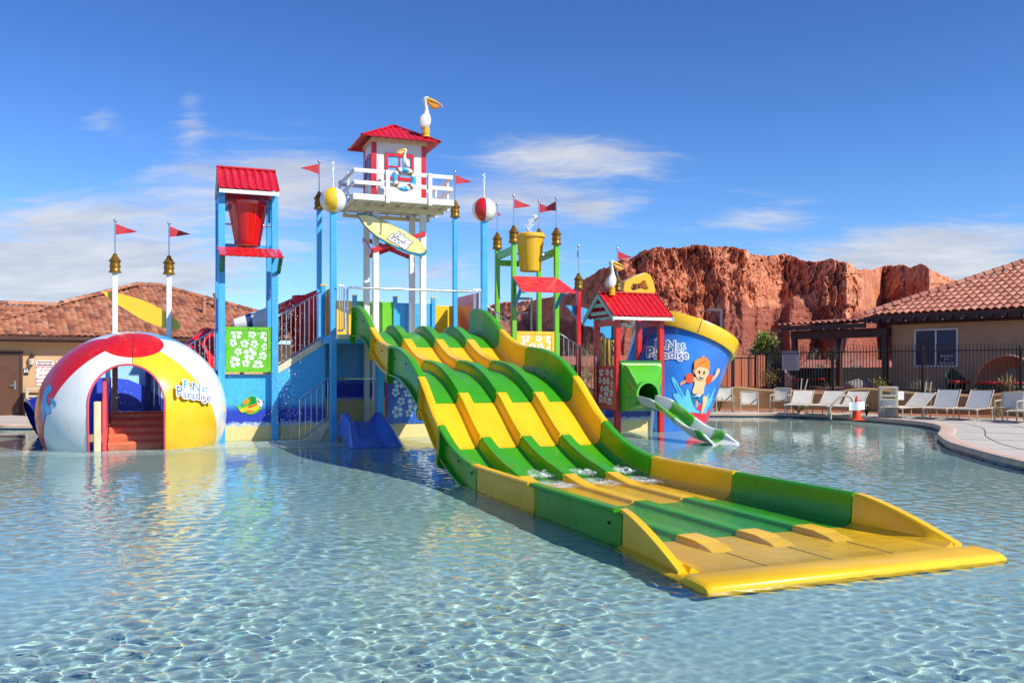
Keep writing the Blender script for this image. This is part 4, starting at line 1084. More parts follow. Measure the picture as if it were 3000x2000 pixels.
def shell(rad, hgt, inner=False):
    mb = MB(); nl, nt = 96, 60
    cols = [1, 0, 3, 0, 2, 0]                                    # panels going right from the front seam
    pt = lambda th, ph: (lambda d: Vector((BC.x + d.x * rad, BC.y + d.y * rad, BC.z + d.z * hgt)))(pole * math.cos(th) + (fr * math.cos(ph) + rt * math.sin(ph)) * math.sin(th))
    ths = [1e-3] + [R(3.6 * i) for i in range(1, 50)] + [math.pi - 1e-3]
    P = [[pt(th, 2 * math.pi * j / nl) for j in range(nl)] for th in ths]
    b = 0; mb.v = [tuple(p) for r in P for p in r]
    for i in range(len(ths) - 1):
        for j in range(nl):
            m = 4 if inner else (2 if ths[i + 1] < R(18.5) + .001 else cols[(j * 6 // nl) % 6])
            a = i * nl + j; c = i * nl + (j + 1) % nl
            mb.f.append((a, a + nl, c + nl, c) if False else (a, c, c + nl, a + nl)); mb.m.append(m); mb.s.append(True)
    mb.f.append(tuple(range(nl))[::-1]); mb.m.append(4 if inner else 2); mb.s.append(True)
    k = (len(ths) - 1) * nl; mb.f.append(tuple(range(k, k + nl))); mb.m.append(4 if inner else 0); mb.s.append(True)
    return mb
MATS = [M_GELWHITE, M_YELP, M_RED, M_BLUE, M_PINK]
def fixn(o):
    import bmesh
    bm = bmesh.new(); bm.from_mesh(o.data); bmesh.ops.recalc_face_normals(bm, faces=bm.faces); bm.to_mesh(o.data); bm.free()
so_ = part(bh, 'shell', shell(BR, BH), MATS); si = mesh_obj('cut', shell(BR - .07, BH - .07, True), MATS, ORG[bh.name]); fixn(so_); fixn(si)
si.parent = bh; bpy.context.view_layer.update(); boolean(so_, si)
au = -.70; aw_ = .745
arch = [(au - aw_, -.9), (au + aw_, -.9), (au + aw_, 1.0)] + [(au + aw_ * math.cos(q), 1.0 + .84 * math.sin(q)) for q in np.linspace(.0, math.pi, 25)[1:-1]] + [(au - aw_, 1.0)]
cb = MB(); cb.prism(arch, (0, BC.y - 3.2, 0), (1, 0, 0), (0, 0, 1), (0, 3.0, 0), m=4)
co_ = mesh_obj('cut', cb, MATS, ORG[bh.name]); fixn(co_); co_.parent = bh; bpy.context.view_layer.update(); boolean(so_, co_)
arch2 = [(-1.7, -.9), (.9, -.9), (.9, 1.5), (.4, 1.95), (-1.2, 1.95), (-1.7, 1.5)]
cb = MB(); cb.prism(arch2, (0, BC.y - .1, 0), (1, 0, 0), (0, 0, 1), (0, 3.0, 0), m=4)
co_ = mesh_obj('cut', cb, MATS, ORG[bh.name]); fixn(co_); co_.parent = bh; bpy.context.view_layer.update(); boolean(so_, co_)
try: so_.data.set_sharp_from_angle(angle=R(38))
except Exception: pass
# rolled rim round the doorway (follows the shell)
def onball(u, z, grow=0.0):
    q = 1 - ((u - BC.x) / (BR + grow)) ** 2 - ((z - BC.z) / (BH + grow)) ** 2
    return Vector((u, BC.y - (BR + grow) * math.sqrt(max(q, 0)), z))
mb = MB(); pth = [onball(u, z, .0) for u, z in [(au + aw_, -.3)] + arch[2:] + [(au - aw_, -.3)]]
pth2 = []
for a, b in zip(pth[:-1], pth[1:]):
    for i in range(4):
        q = a.lerp(b, i / 4); pth2.append(onball(q.x, q.z, .0))
mb.ringpath(pth2 + [pth[-1]], .024, 8); part(bh, 'door_rim', mb, M_PINK)
# seams
mb = MB(); sp = [onball(BC.x, z, .002) for z in np.linspace(1.86, 2.50, 14)]; mb.ringpath(sp, .006, 6); part(bh, 'seam', mb, M_DARK)
# logo plate
lo = pv(540, 1148, 20.9); lp = onball(.64, 1.21, .02); nrm = Vector(((lp.x - BC.x) / BR ** 2, (lp.y - BC.y) / BR ** 2, (lp.z - BC.z) / BH ** 2)).normalized()
exl = Vector((0, 0, 1)).cross(nrm).normalized(); eyl = nrm.cross(exl); rot = R(-9)
e1 = exl * math.cos(rot) + eyl * math.sin(rot); e2 = -exl * math.sin(rot) + eyl * math.cos(rot)
for cand in range(1): pass
def place_logo(par, o, e1, e2, n, sc):
    f0 = frame(o, e1, e2); f = lambda p: f0((p[0] * sc, p[1] * sc, p[2] * 1.0))
    pl = part(par, 'logo_plate', mapped(LOGO[0], f), M_LOGOW)
    part(pl, 'upper_lettering', mapped(LOGO[1], f), M_LOGOU); part(pl, 'lower_lettering', mapped(LOGO[2], f), M_LOGOL)
place_logo(bh, lp + nrm * .03, e1, e2, nrm, .93)
# painted splash on the left flank, laid on the shell
import bmesh
def decal(polys, project, mats, lift=.006, step=.0):
    """closed px outlines, cut fine and laid on a curved surface"""
    mb = MB()
    for k, (pts, mi) in enumerate(polys):
        bm = bmesh.new(); vs = [bm.verts.new((x, y, 0)) for x, y in pts]; bm.faces.new(vs)
        bmesh.ops.triangulate(bm, faces=bm.faces[:])
        for _ in range(3):
            ed = [e for e in bm.edges if e.calc_length() > 9]
            if not ed: break
            bmesh.ops.subdivide_edges(bm, edges=ed, cuts=1); bmesh.ops.triangulate(bm, faces=bm.faces[:])
        bm.verts.index_update()
        pr = [project(v.co.x, v.co.y, lift * (1 + k * .28)) for v in bm.verts]
        mb.add(pr, [tuple(v.index for v in f.verts) for f in bm.faces], True, mi); bm.free()
    return mb
def smooth_poly(pts, n=4):
    out = []; N = len(pts)
    for i in range(N):
        p0, p1, p2, p3 = pts[i - 1], pts[i], pts[(i + 1) % N], pts[(i + 2) % N]
        for k in range(n):
            t_ = k / n
            out.append(tuple(.5 * (2 * b + (c - a) * t_ + (2 * a - 5 * b + 4 * c - d) * t_ * t_ + (3 * b - a - 3 * c + d) * t_ ** 3) for a, b, c, d in zip(p0, p1, p2, p3)))
    return out
EYE = W2S((0, 0, CH))
def ray(px, py):
    return W2S(Vector(((px - CX) / F, 1, (HOR - py) / F)))
def ball_hit(px, py, lift):
    d = ray(px, py); o = EYE - BC; A = Vector((1 / BR, 1 / BR, 1 / BH)); o = Vector((o.x * A.x, o.y * A.y, o.z * A.z)); d2 = Vector((d.x * A.x, d.y * A.y, d.z * A.z))
    a, b, c = d2.dot(d2), 2 * o.dot(d2), o.dot(o) - 1
    disc = max(0, b * b - 4 * a * c); t_ = (-b - math.sqrt(disc)) / (2 * a); p = EYE + d * t_
    n = Vector(((p.x - BC.x) / BR ** 2, (p.y - BC.y) / BR ** 2, (p.z - BC.z) / BH ** 2)).normalized()
    return p + n * lift
M_SPL = paint('splash_blue', srgb(96, 190, 234), .25, .08); M_SPD = paint('splash_edge', srgb(24, 96, 150), .3); M_SPL2 = paint('splash_mid', srgb(60, 152, 212), .25)
z4 = lambda pts: smooth_poly([(100 + x / 4.055, 960 + y / 4.055) for x, y in pts], 3)
polys = [(z4([(104, 1100), (95, 900), (130, 740), (180, 682), (212, 700), (205, 750), (160, 800), (150, 870), (190, 930), (205, 990), (190, 1030), (140, 1030), (118, 1120)]), 0),
         (z4([(190, 850), (215, 840), (250, 870), (265, 910), (250, 945), (220, 910)]), 0), (z4([(150, 920), (190, 950), (200, 1000), (160, 1020), (140, 980)]), 1)]
part(bh, 'splash_art', decal(polys, ball_hit, None), [M_SPL2, M_SPL])
# steps and side boards seen through the doorway
es = thing('entry_steps', 'orange steps climbing out of the back of the beach ball house', 'steps', (-.5, 22.2, 0))
for i in range(5):
    mb = MB(); v = 21.15 + i * .27; z = .02 + i * .15
    rings = [[(u, v - .02, z - .2), (u, v - .03, z + .08), (u, v, z + .125), (u, v + .05, z + .14), (u, v + .32, z + .14), (u, v + .32, z - .2)] for u in (-1.10, .75)]
    mb.loft(rings, True, True, False); part(es, 'tread', mb, M_ORANGE, bevel=.02)
mb = MB(); mb.box(-1.20, 20.9, -.3, -1.12, 22.3, 1.55); part(es, 'side_board', mb, M_PINK, bevel=.02)
mb = MB(); mb.box(-1.36, 20.75, -.3, -1.22, 21.0, 1.05); part(es, 'newel', mb, M_CREAM, bevel=.02)
ns = thing('wave_panel', 'dark blue wave topped panel seen through the ball house doorway', 'panel', (-.7, 24.65, .1))
mb = MB(); mb.prism([(-2.0, .1), (.4, .1), (.4, .70), (.15, .86), (-.1, 1.06), (-.45, 1.30), (-.8, 1.46), (-1.2, 1.52), (-2.0, 1.5)], (0, 24.62, 0), (1, 0, 0), (0, 0, 1), (0, .06, 0)); part(ns, 'wave', mb, paint('wave_blue', srgb(62, 92, 226), .35))
mb = MB(); mb.box(-2.0, 24.70, .1, .42, 24.75, 2.15); part(ns, 'backing', mb, paint('pale_sky_paint', srgb(168, 222, 250), .4))
mb = MB(); mb.box(-.40, 24.5, .1, -.27, 24.61, 1.72); part(ns, 'post', mb, M_NAVY, bevel=.01)
mb = MB(); mb.box(-1.2, 24.5, .1, -1.13, 24.56, 1.9); part(ns, 'white_post', mb, M_WHITE)
mb = MB()
for i in range(5): mb.cyl((-.2 + i * .13, 24.55, .8), (-.2 + i * .13, 24.55, 1.62), .011, n=6)
mb.cyl((-.27, 24.55, 1.62), (.4, 24.55, 1.62), .018, n=6); part(ns, 'handrail', mb, M_STEEL)
# blue tube slide exit left of the ball
c0 = W2S(wy(122, 1222, 22.6))
tb = thing('tube_exit', 'dark blue tube slide exit peeking out left of the beach ball house', 'slide', (c0.x, c0.y, 0))
M_TUBE = paint('tube_navy', srgb(24, 44, 150), .18, .1, 2, .02, coat=.4)
mb = MB(); ax = Vector((1, .35, .42)).normalized(); pts = [c0 - ax * .16, c0 + ax * .5, c0 + ax * 1.2]
mb.ringpath(pts, [.54, .54, .54], 28, caps=False); mb.ringpath([c0 - ax * .16, c0 + ax * 1.2], [.48, .48], 28, caps=False)
mb.ringpath([c0 - ax * .2, c0 - ax * .16, c0 - ax * .14], [.53, .60, .53], 28, caps=False); part(tb, 'tube', mb, M_TUBE)
mb = MB(); mb.ball(c0 + Vector((.25, .1, -.52)), .14, 10, 6, (1.4, 1, .7)); mb.box(c0.x + .05, c0.y - .1, c0.z + .46, c0.x + .5, c0.y + .3, c0.z + .70); mb.box(c0.x + .1, c0.y, -.3, c0.x + .3, c0.y + .2, c0.z - .45); part(tb, 'bracket', mb, M_YELP, bevel=.03)

# ---------- red flume behind the stairs
fl_ = thing('body_flume', 'red covered flume slide running behind the staircase railing', 'slide', (2.4, 26.5, 0))
V = 26.2
def w2(px, py, v=V): return pv(px, py, v)
mb = MB(); a = w2(905, 985); mb.lathe([(.02, -2.2), (.50, -2.2), (.50, -.6), (.56, -.58), (.56, .0), (.54, .45), (.48, .62), (.05, .66)], (a.x, V, a.z + .75 - .2), 20); M_FLR = paint('flume_red', srgb(244, 34, 34), .25, .06)
part(fl_, 'start_tub', mb, M_FLR)
h_ = w2(903, 868); mb = MB(); mb.cbox((h_.x, V, h_.z), (.55, .5, .16), Matrix.Rotation(R(-24), 3, 'Y')); mb.cbox((h_.x + .1, V, h_.z - .25), (.3, .3, .4)); part(fl_, 'hatch', mb, M_FLR, bevel=.04)
mb = MB(); p = [w2(868, 905), w2(835, 925), w2(770, 985), w2(700, 1010, 26.0), w2(620, 1020, 25.7), w2(575, 1060, 25.3), w2(545, 1140, 25.0)]
mb.ringpath(p, [.34, .40, .46, .50, .56, .60, .60], 18); tubep = part(fl_, 'tube', mb, M_FLR)
mb = MB()
for i in (2, 3, 4):
    d = (p[i + 1] - p[i - 1]).normalized(); mb.ringpath([p[i] - d * .03, p[i] + d * .03], .60, 18)
part(fl_, 'joint_ring', mb, M_RED)
mb = MB(); q = [w2(812, 893, 25.6), w2(862, 891, 25.6), w2(866, 925, 25.6), w2(814, 930, 25.6)]; mb.prism([(r.x, r.z) for r in q], (0, 25.6, 0), (1, 0, 0), (0, 0, 1), (0, .35, 0)); part(fl_, 'splash_guard', mb, M_FLR, bevel=.03)
ls = thing('striped_cone', 'white lying cone with navy bands behind the green flower panel', 'play cone', (2.0, 25.4, 2.2))
a, b = w2(686, 950, 25.2), w2(812, 934, 25.2); n = 24
M_BAND = paint('band_navy', srgb(52, 74, 120), .3)
mb = MB(); cuts = [(0, 0), (.27, 0), (.27, 1), (.40, 1), (.40, 0), (.76, 0), (.76, 1), (.93, 1), (.93, 0), (1.0, 0)]
for (q0, c_), (q1, c1) in zip(cuts[:-1], cuts[1:]):
    if q1 > q0: mb.cm = c_ if c_ == c1 else c1; mb.ringpath([a.lerp(b, q0), a.lerp(b, q1)], [.15 + .25 * q0, .15 + .25 * q1], n, caps=False)
mb.ringpath([b, b + (b - a).normalized() * .02], [.40, .02], n, m=0); mb.ringpath([a, a - (b - a).normalized() * .05], [.15, .02], n, m=0)
part(ls, 'cone', mb, [M_GELWHITE, M_BAND])
mb = MB(); mb.cyl(b + Vector((-.1, 0, -.1)), (b.x - .1, b.y, -.3), .06); mb.cyl(a + Vector((.2, 0, 0)), (a.x + .2, a.y, -.3), .06); part(ls, 'stand', mb, M_STEEL)

# ---------- giant pail
gp = thing('giant_pail', 'giant tilted blue pail with yellow rim painted with a boy splashing', 'giant pail', W2S((4.5, 26.6, 0)))
PA = W2S(Vector((.33, .17, .93)).normalized()); PT = W2S(wy(2005, 985, 26.8))             # axis, rim centre
PE1 = PA.cross(W2S((0, 1, 0))).normalized(); PE2 = PA.cross(PE1)
def pr_(s_):
    """radius at distance s_ below the rim's lower edge"""
    return 1.50 - .045 * s_
mb = MB(); LEN = 3.5
def ringat(s_, r): return [PT - PA * s_ + (PE1 * math.cos(q) + PE2 * math.sin(q)) * r for q in [2 * math.pi * k / 72 for k in range(72)]]
t = NT('pail_blue'); co = t.coord(); zz = t.sep(co)[2]
c = t.mix(t.maprange(t.noise(co, .9, 4), .3, .7), srgb(38, 106, 200), srgb(60, 136, 220)); t.bsdf(Base_Color=c, Roughness=.22, Coat_Weight=.4, Coat_Roughness=.06)
M_PAIL = t.mat
mb.loft([ringat(s_, pr_(s_)) for s_ in np.linspace(.12, LEN, 14)], True, True, True); part(gp, 'shell', mb, M_PAIL)
mb = MB(); mb.loft([ringat(.22, 1.50), ringat(.23, 1.585), ringat(.20, 1.60), ringat(-.17, 1.625), ringat(-.20, 1.61), ringat(-.20, 1.54), ringat(.1, 1.50)], True, False, True); part(gp, 'rim', mb, M_YELP)
mb = MB()
for q in (-.62, .5, 1.6, 2.7, 3.8, 4.9):
    o_ = PE1 * math.cos(q) + PE2 * math.sin(q); mb.beam(PT - PA * .2 + o_ * 1.607, PT + PA * .18 + o_ * 1.627, .012, .012)
part(gp, 'rim_joint', mb, M_DARK)
def pail_hit(px, py, lift):
    d = ray(px, py).normalized(); t0 = 22.0
    for k in range(900):
        p = EYE + d * t0; rel = p - PT; s_ = -rel.dot(PA); rad = (rel + PA * s_).length
        g = rad - pr_(s_)
        if g < .002: break
        t0 += max(g * .5, .002)
        if t0 > 30: break
    rel = p - PT; s_ = -rel.dot(PA); rv = rel + PA * s_
    return PT - PA * s_ + rv.normalized() * (pr_(s_) + lift)
z3 = lambda pts, n=3: smooth_poly([(1900 + x / 5.057, 980 + y / 5.057) for x, y in pts], n)
SK, SK2, HR, HR2, FLO, SHO, WT, BK, RD = 0, 1, 2, 3, 4, 5, 6, 7, 8
pm = [paint('skin_tone', srgb(240, 190, 140), .35, .04), paint('skin_shade', srgb(222, 150, 96), .35), paint('hair_ginger', srgb(226, 136, 40), .35, .1, 6), paint('hair_shade', srgb(190, 104, 26), .35), paint('float_orange', srgb(232, 76, 36), .3), paint('shorts_teal', srgb(28, 120, 158), .35), M_LOGOW, M_BLACK, paint('mural_red', srgb(224, 48, 66), .3, .15, 3), M_SPL, M_SPL2, M_SPD]
mural_polys = [
 (z3([(560, 1180), (575, 1110), (600, 1095), (690, 1110), (740, 1060), (800, 1010), (830, 1100), (870, 1090), (905, 1160), (890, 1220), (840, 1330), (820, 1420), (720, 1420), (640, 1320), (560, 1240)]), RD),
 (z3([(330, 640), (360, 615), (410, 660), (470, 770), (540, 900), (545, 830), (570, 785), (605, 830), (650, 980), (700, 1090), (770, 1130), (760, 1165), (690, 1160), (610, 1100), (560, 1170), (470, 1060), (400, 980), (352, 890), (380, 855), (440, 880), (370, 760)]), 11),
 (z3([(338, 645), (360, 625), (402, 665), (462, 775), (540, 920), (553, 835), (572, 797), (597, 835), (643, 985), (695, 1100), (765, 1140), (752, 1156), (685, 1150), (605, 1090), (565, 1150), (480, 1060), (408, 975), (362, 888), (385, 866), (452, 895), (380, 760)]), 9),
 (z3([(390, 720), (420, 735), (480, 850), (520, 960), (470, 900), (420, 800)]), 10),
 (z3([(800, 1130), (830, 1000), (870, 870), (890, 880), (885, 960), (970, 790), (982, 800), (940, 930), (950, 940), (900, 1050), (870, 1090), (845, 1180), (825, 1160)]), 9),
 (z3([(700, 985), (720, 975), (730, 1010), (720, 1060), (690, 1075), (690, 1040)]), SK2),
 (z3([(640, 870), (800, 880), (815, 940), (800, 1000), (715, 965), (690, 1020), (655, 1000), (632, 940)]), SHO),
 (z3([(800, 920), (840, 905), (862, 940), (850, 1010), (815, 1090), (790, 1170), (772, 1170), (778, 1090), (795, 1010)]), SK),
 (z3([(460, 740), (480, 705), (560, 660), (640, 620), (690, 650), (680, 690), (600, 700), (520, 725), (470, 755)]), SK2),
 (z3([(820, 690), (900, 660), (965, 600), (985, 540), (1010, 500), (1035, 500), (1040, 540), (1010, 600), (960, 660), (880, 720), (830, 740)]), SK),
 (z3([(660, 640), (720, 630), (830, 650), (840, 690), (812, 780), (798, 875), (720, 880), (640, 860), (665, 760), (672, 700)]), SK),
 (z3([(545, 620), (560, 590), (620, 572), (650, 600), (648, 660), (640, 705), (600, 716), (555, 700)]), FLO),
 (z3([(840, 640), (870, 605), (910, 588), (930, 610), (912, 680), (880, 725), (838, 722)]), FLO),
 (z3([(650, 540), (662, 508), (690, 512), (690, 580), (670, 585)]), SK2), (z3([(850, 545), (872, 530), (880, 560), (860, 600), (845, 600)]), SK2),
 (z3([(680, 480), (760, 470), (860, 490), (868, 560), (845, 630), (790, 672), (740, 672), (695, 625), (676, 560)]), SK),
 (z3([(662, 470), (668, 410), (700, 370), (760, 345), (800, 308), (822, 350), (848, 335), (856, 365), (880, 400), (885, 480), (868, 530), (850, 500), (780, 480), (720, 482), (690, 520), (665, 510)]), HR),
 (z3([(700, 470), (760, 430), (830, 400), (840, 380), (800, 395), (740, 430)]), HR2),
 (z3([(724, 560), (730, 532), (745, 535), (748, 572), (734, 580)]), BK), (z3([(792, 560), (798, 540), (810, 545), (810, 578), (798, 582)]), BK),
 (z3([(735, 615), (790, 625), (785, 648), (755, 650)]), BK), (z3([(742, 618), (786, 627), (780, 636), (748, 632)]), WT),
 (z3([(650, 925), (690, 890), (740, 885), (742, 900), (720, 920), (700, 905), (670, 915)]), WT)]
for i, (nm, idx) in enumerate([('splash_art', [0, 1, 2, 3, 4]), ('boy_art', list(range(5, len(mural_polys))))]):
    mb = decal([mural_polys[k] for k in idx], pail_hit, None, .006 if i == 0 else .016)
    part(gp, nm, mb, pm)
# logo letters laid on the pail
def logo_on_pail(g):
    r_ = MB(); r_.f = list(g.f); r_.m = [0] * len(g.f); r_.s = [False] * len(g.f)
    for x, y, z in g.v:
        r_.v.append(tuple(pail_hit(1960 + x * 124, 1030 - y * 124, .012 + z)))
    return r_
pl = part(gp, 'logo_plate', logo_on_pail(LOGO[0]), M_LOGOW); part(pl, 'upper_lettering', logo_on_pail(LOGO[1]), M_LOGOU); part(pl, 'lower_lettering', logo_on_pail(LOGO[2]), M_LOGOL)
# yellow D handle rising behind the red roof
dh = [pv(x, y, 24.6) for x, y in ((1826, 850), (1830, 829), (1858, 817), (1880, 808), (1892, 812), (1900, 832), (1906, 852), (1898, 862), (1870, 863), (1836, 864))]
gh = thing('spade_handle', 'chunky yellow D shaped toy spade handle rising behind the red gable roof', 'toy spade', (dh[0].x, 24.6, dh[0].z))
mb = MB(); rings = []
N = len(dh); cen = sum(dh, Vector()) / N
for i in list(range(N)) + [0]:
    p = dh[i]; d = (p - cen).normalized(); rings.append([p + d * .10 + Vector((0, -.17, 0)), p + d * .10 + Vector((0, .17, 0)), p - d * .19 + Vector((0, .17, 0)), p - d * .19 + Vector((0, -.17, 0))])
mb.loft(rings, True, False, False); part(gh, 'grip', mb, paint('spade_yellow', srgb(236, 178, 36), .25, .06), bevel=.03, seg=3)
mb = MB(); mb.cyl((cen.x - .1, 24.62, cen.z - .5), (cen.x + .1, 24.62, .0), .14); part(gh, 'shaft', mb, M_YELP)
# ---------- ground, deck, coping
t = NT('concrete_deck'); co = t.coord()
c = t.mix(t.maprange(t.noise(co, .7, 6, .6), .3, .7), srgb(186, 176, 164), srgb(206, 197, 184))
c = t.mix(t.maprange(t.noise(co, 6, 5, .7), .5, .75, 0, .3), c, srgb(160, 148, 136)); t.bsdf(Base_Color=c, Roughness=.8, Normal=t.bump(t.noise(co, 90, 3), .15, .005)); M_DECK = t.mat
t = NT('coping_stone'); co = t.coord()
c = t.mix(t.maprange(t.noise(co, 3, 5, .6), .3, .7), srgb(196, 164, 140), srgb(214, 188, 168)); t.bsdf(Base_Color=c, Roughness=.7, Normal=t.bump(t.noise(co, 40, 3), .2, .005)); M_COPING = t.mat
t = NT('red_dirt'); co = t.coord()
c = t.mix(t.maprange(t.noise(co, .8, 6, .65), .3, .7), srgb(150, 88, 60), srgb(184, 118, 84)); c = t.mix(t.maprange(t.noise(co, 9, 4), .55, .7, 0, .6), c, srgb(120, 76, 56)); t.bsdf(Base_Color=c, Roughness=.95, Normal=t.bump(t.noise(co, 14, 5), .5, .05)); M_DIRT = t.mat
def cr(pts, n=6):
    out = []
    for i in range(len(pts) - 1):
        p0, p1, p2, p3 = pts[max(i - 1, 0)], pts[i], pts[i + 1], pts[min(i + 2, len(pts) - 1)]
        for k in range(n):
            q = k / n; out.append(tuple(.5 * (2 * b + (c - a) * q + (2 * a - 5 * b + 4 * c - d) * q * q + (3 * b - a - 3 * c + d) * q ** 3) for a, b, c, d in zip(p0, p1, p2, p3)))
    return out + [tuple(pts[-1])]
edge = [(-45, 25.6), (-20, 25.6), (-12.6, 25.5), (-11.2, 27.2), (-9, 31), (-6, 33.2), (1, 33.0)]
for px, py in ((2090, 1220), (2252, 1220.5), (2380, 1224), (2494, 1230), (2615, 1240), (2712, 1250.5), (2755, 1262), (2758, 1275), (2752, 1287), (2777, 1309), (2837, 1330), (3000, 1374)):
    p = wz(px, py, 0); edge.append((p.x, p.y))
edge += [(9.1, 13.6), (10.3, 11.0), (12.4, 8.0), (15, 5), (17, 0), (18, -6)]
EDGE = cr(edge, 5)
mb = MB(); outer = [(62, -6), (62, 62), (-62, 62), (-62, 25.6)]
mb.prism(EDGE + outer, (0, 0, .12), (1, 0, 0), (0, 1, 0), (0, 0, -.8)); structure('pool_deck', mb, M_DECK)
def offset(line, d):
    out = []
    for i, p in enumerate(line):
        a, b = Vector(line[max(i - 1, 0)]), Vector(line[min(i + 1, len(line) - 1)]); t_ = (b - a).normalized(); out.append((p[0] - t_.y * d, p[1] + t_.x * d))
    return out
def ribbon(line, d0, d1, prof):
    """extrude a cross-section (offset fraction, z) along a line"""
    mb = MB(); rows = [offset(line, d0 + (d1 - d0) * q) for q, _ in prof]
    mb.loft([[(rows[j][i][0], rows[j][i][1], prof[j][1]) for j in range(len(prof))] for i in range(len(line))], False, False, True); return mb
cop = [p for p in EDGE]
structure('pool_coping', ribbon(cop, -.05, .34, [(0, .04), (0, .12), (.06, .145), (.2, .152), (.85, .150), (.97, .14), (1, .118)]), M_COPING)
tilem = NT('waterline_tile'); co = tilem.coord(); tilem.bsdf(Base_Color=tilem.mix(tilem.maprange(tilem.noise(co, 12, 2), .4, .6), srgb(30, 58, 84), srgb(52, 92, 116)), Roughness=.15)
structure('pool_edge_tiles', ribbon(cop, -.012, -.010, [(0, -.33), (1, .05)]), tilem.mat)
M_JOINT = paint('joint_dark', (.09, .08, .07), .9)
mb = MB()
for d in (1.0, 2.1): mb.merge(ribbon(cop, d, d + .025, [(0, .1245), (1, .1245)]))
for k in range(8, len(cop) - 4, 7):
    a = Vector(offset(cop, .36)[k]); b = Vector(offset(cop, 3.6)[k]); mb.prism([(0, 0), (.02, 0), (.02, (b - a).length), (0, (b - a).length)], (a.x, a.y, .1225), Vector(((b - a).y, -(b - a).x, 0)).normalized(), Vector(((b - a).x, (b - a).y, 0)).normalized(), (0, 0, .002))
structure('deck_joints', mb, M_JOINT)
mb = MB(); G = 6000
for x0, y0, x1, y1 in ((-G, 60, G, G), (-G, -G, -60, 60), (60, -G, G, 60), (-60, -G, 60, -5.5)): mb.box(x0, y0, -1, x1, y1, .06)
structure('ground', mb, M_DIRT)

# ---------- tiled roofs
def tile_mat(name, cols):
    t = NT(name); a = t.n.new('ShaderNodeVertexColor'); a.layer_name = 'tone'; f = t.node('ShaderNodeSeparateColor'); t.t.links.new(a.outputs[0], f.inputs[0])
    c = t.ramp(f.outputs[0], [(i / (len(cols) - 1), k) for i, k in enumerate(cols)]); co = t.coord()
    c = t.mix(t.maprange(t.noise(co, 5, 4), .5, .75, 0, .35), c, tuple(.55 * q for q in cols[0]))
    t.bsdf(Base_Color=c, Roughness=.75, Normal=t.bump(t.noise(co, 30, 3), .15, .01)); return t.mat
M_TILE = tile_mat('clay_tile_mixed', [srgb(118, 76, 62), srgb(160, 96, 68), srgb(190, 126, 92), srgb(172, 104, 74), srgb(198, 146, 112), srgb(138, 88, 72)])
M_TILE2 = tile_mat('clay_tile_pink', [srgb(170, 104, 84), srgb(190, 122, 98), srgb(206, 142, 116), srgb(180, 112, 92), srgb(198, 136, 108)])
def tile_roof(par, name, a, b, c, d, mat, pitch=.20, course=.30, amp=.045, step=.03, seed=1):
    """barrel tiles on the plane eave a-b, top c-d (c above a, d above b; c may equal d); hips clip the grid"""
    a, b, c, d = (Vector(p) for p in (a, b, c, d)); ex = (b - a).normalized(); L = (b - a).length
    up = (c - a) - ex * ((c - a).dot(ex)); H = up.length; up.normalize(); nrm = ex.cross(up)
    if nrm.z < 0: nrm = -nrm
    la, lb = (c - a).dot(ex) / H, (d - b).dot(ex) / H                # hip lines: x from la*y to L + lb*y
    nx = max(2, int(L / pitch)); ny = max(2, int(H / course)); rg = random.Random(seed)
    mb, tone = MB(), []
    for j in range(ny):
        y0, y1 = H * j / ny, H * (j + 1) / ny + .03; ym = (y0 + y1) / 2
        x_lo, x_hi = min(la * y0, la * y1) if la < 0 else la * ym, L + lb * ym
        x_lo, x_hi = (x_lo - .10 if la else x_lo), (x_hi + .10 if lb else x_hi)
        i0, i1 = math.floor(x_lo / pitch), math.ceil(x_hi / pitch)
        for i in range(i0, i1):
            tn = rg.random(); dz = rg.uniform(-.006, .006)
            xs = [i * pitch + pitch * k / 6 for k in range(7)]
            if xs[-1] < x_lo or xs[0] > x_hi: continue
            row0, row1 = [], []
            for k, x in enumerate(xs):
                x = min(max(x, x_lo), x_hi); h = amp * math.sin(math.pi * (k / 6)) ** .8 if k not in (0, 6) else 0
                row0.append(a + ex * x + up * y0 + nrm * (h + step + dz)); row1.append(a + ex * x + up * min(y1, H) + nrm * (h * .9 + dz))
            bse = len(mb.v); mb.loft([row0, row1], False, False, True)
            mb.loft([[p - nrm * .03 for p in row0], row0], False, False, False)
            tone += [tn] * (len(mb.v) - bse)
    e = nrm * .05
    bse = len(mb.v); mb.add([a - e, b - e, d - e, c - e], [(0, 1, 2, 3)]); tone += [.2] * (len(mb.v) - bse)
    o = part(par, name, mb, mat)
    ca = o.data.color_attributes.new('tone', 'FLOAT_COLOR', 'POINT'); ca.data.foreach_set('color', [v for q in tone for v in (q, q, q, 1)])
    return o
def ridge_caps(par, a, b, mat, seed=3, r=.13):
    a, b = Vector(a), Vector(b); n = max(1, int((b - a).length / .38)); rg = random.Random(seed); mb, tone = MB(), []
    d = (b - a) / n; side = d.normalized().cross(Vector((0, 0, 1))).normalized(); upv = side.cross(d.normalized())
    for i in range(n):
        p0, p1 = a + d * i, a + d * (i + 1.12); bse = len(mb.v)
        mb.loft([[p + side * (rr_ * math.cos(q)) + upv * (rr_ * .8 * math.sin(q) + .03) for q in np.linspace(-.2, math.pi + .2, 9)] for p, rr_ in ((p0, r * 1.12), (p1, r * .92))], True, True, True)
        tone += [rg.random()] * (len(mb.v) - bse)
    o = part(par, 'ridge_tiles', mb, mat); ca = o.data.color_attributes.new('tone', 'FLOAT_COLOR', 'POINT'); ca.data.foreach_set('color', [v for q in tone for v in (q, q, q, 1)])
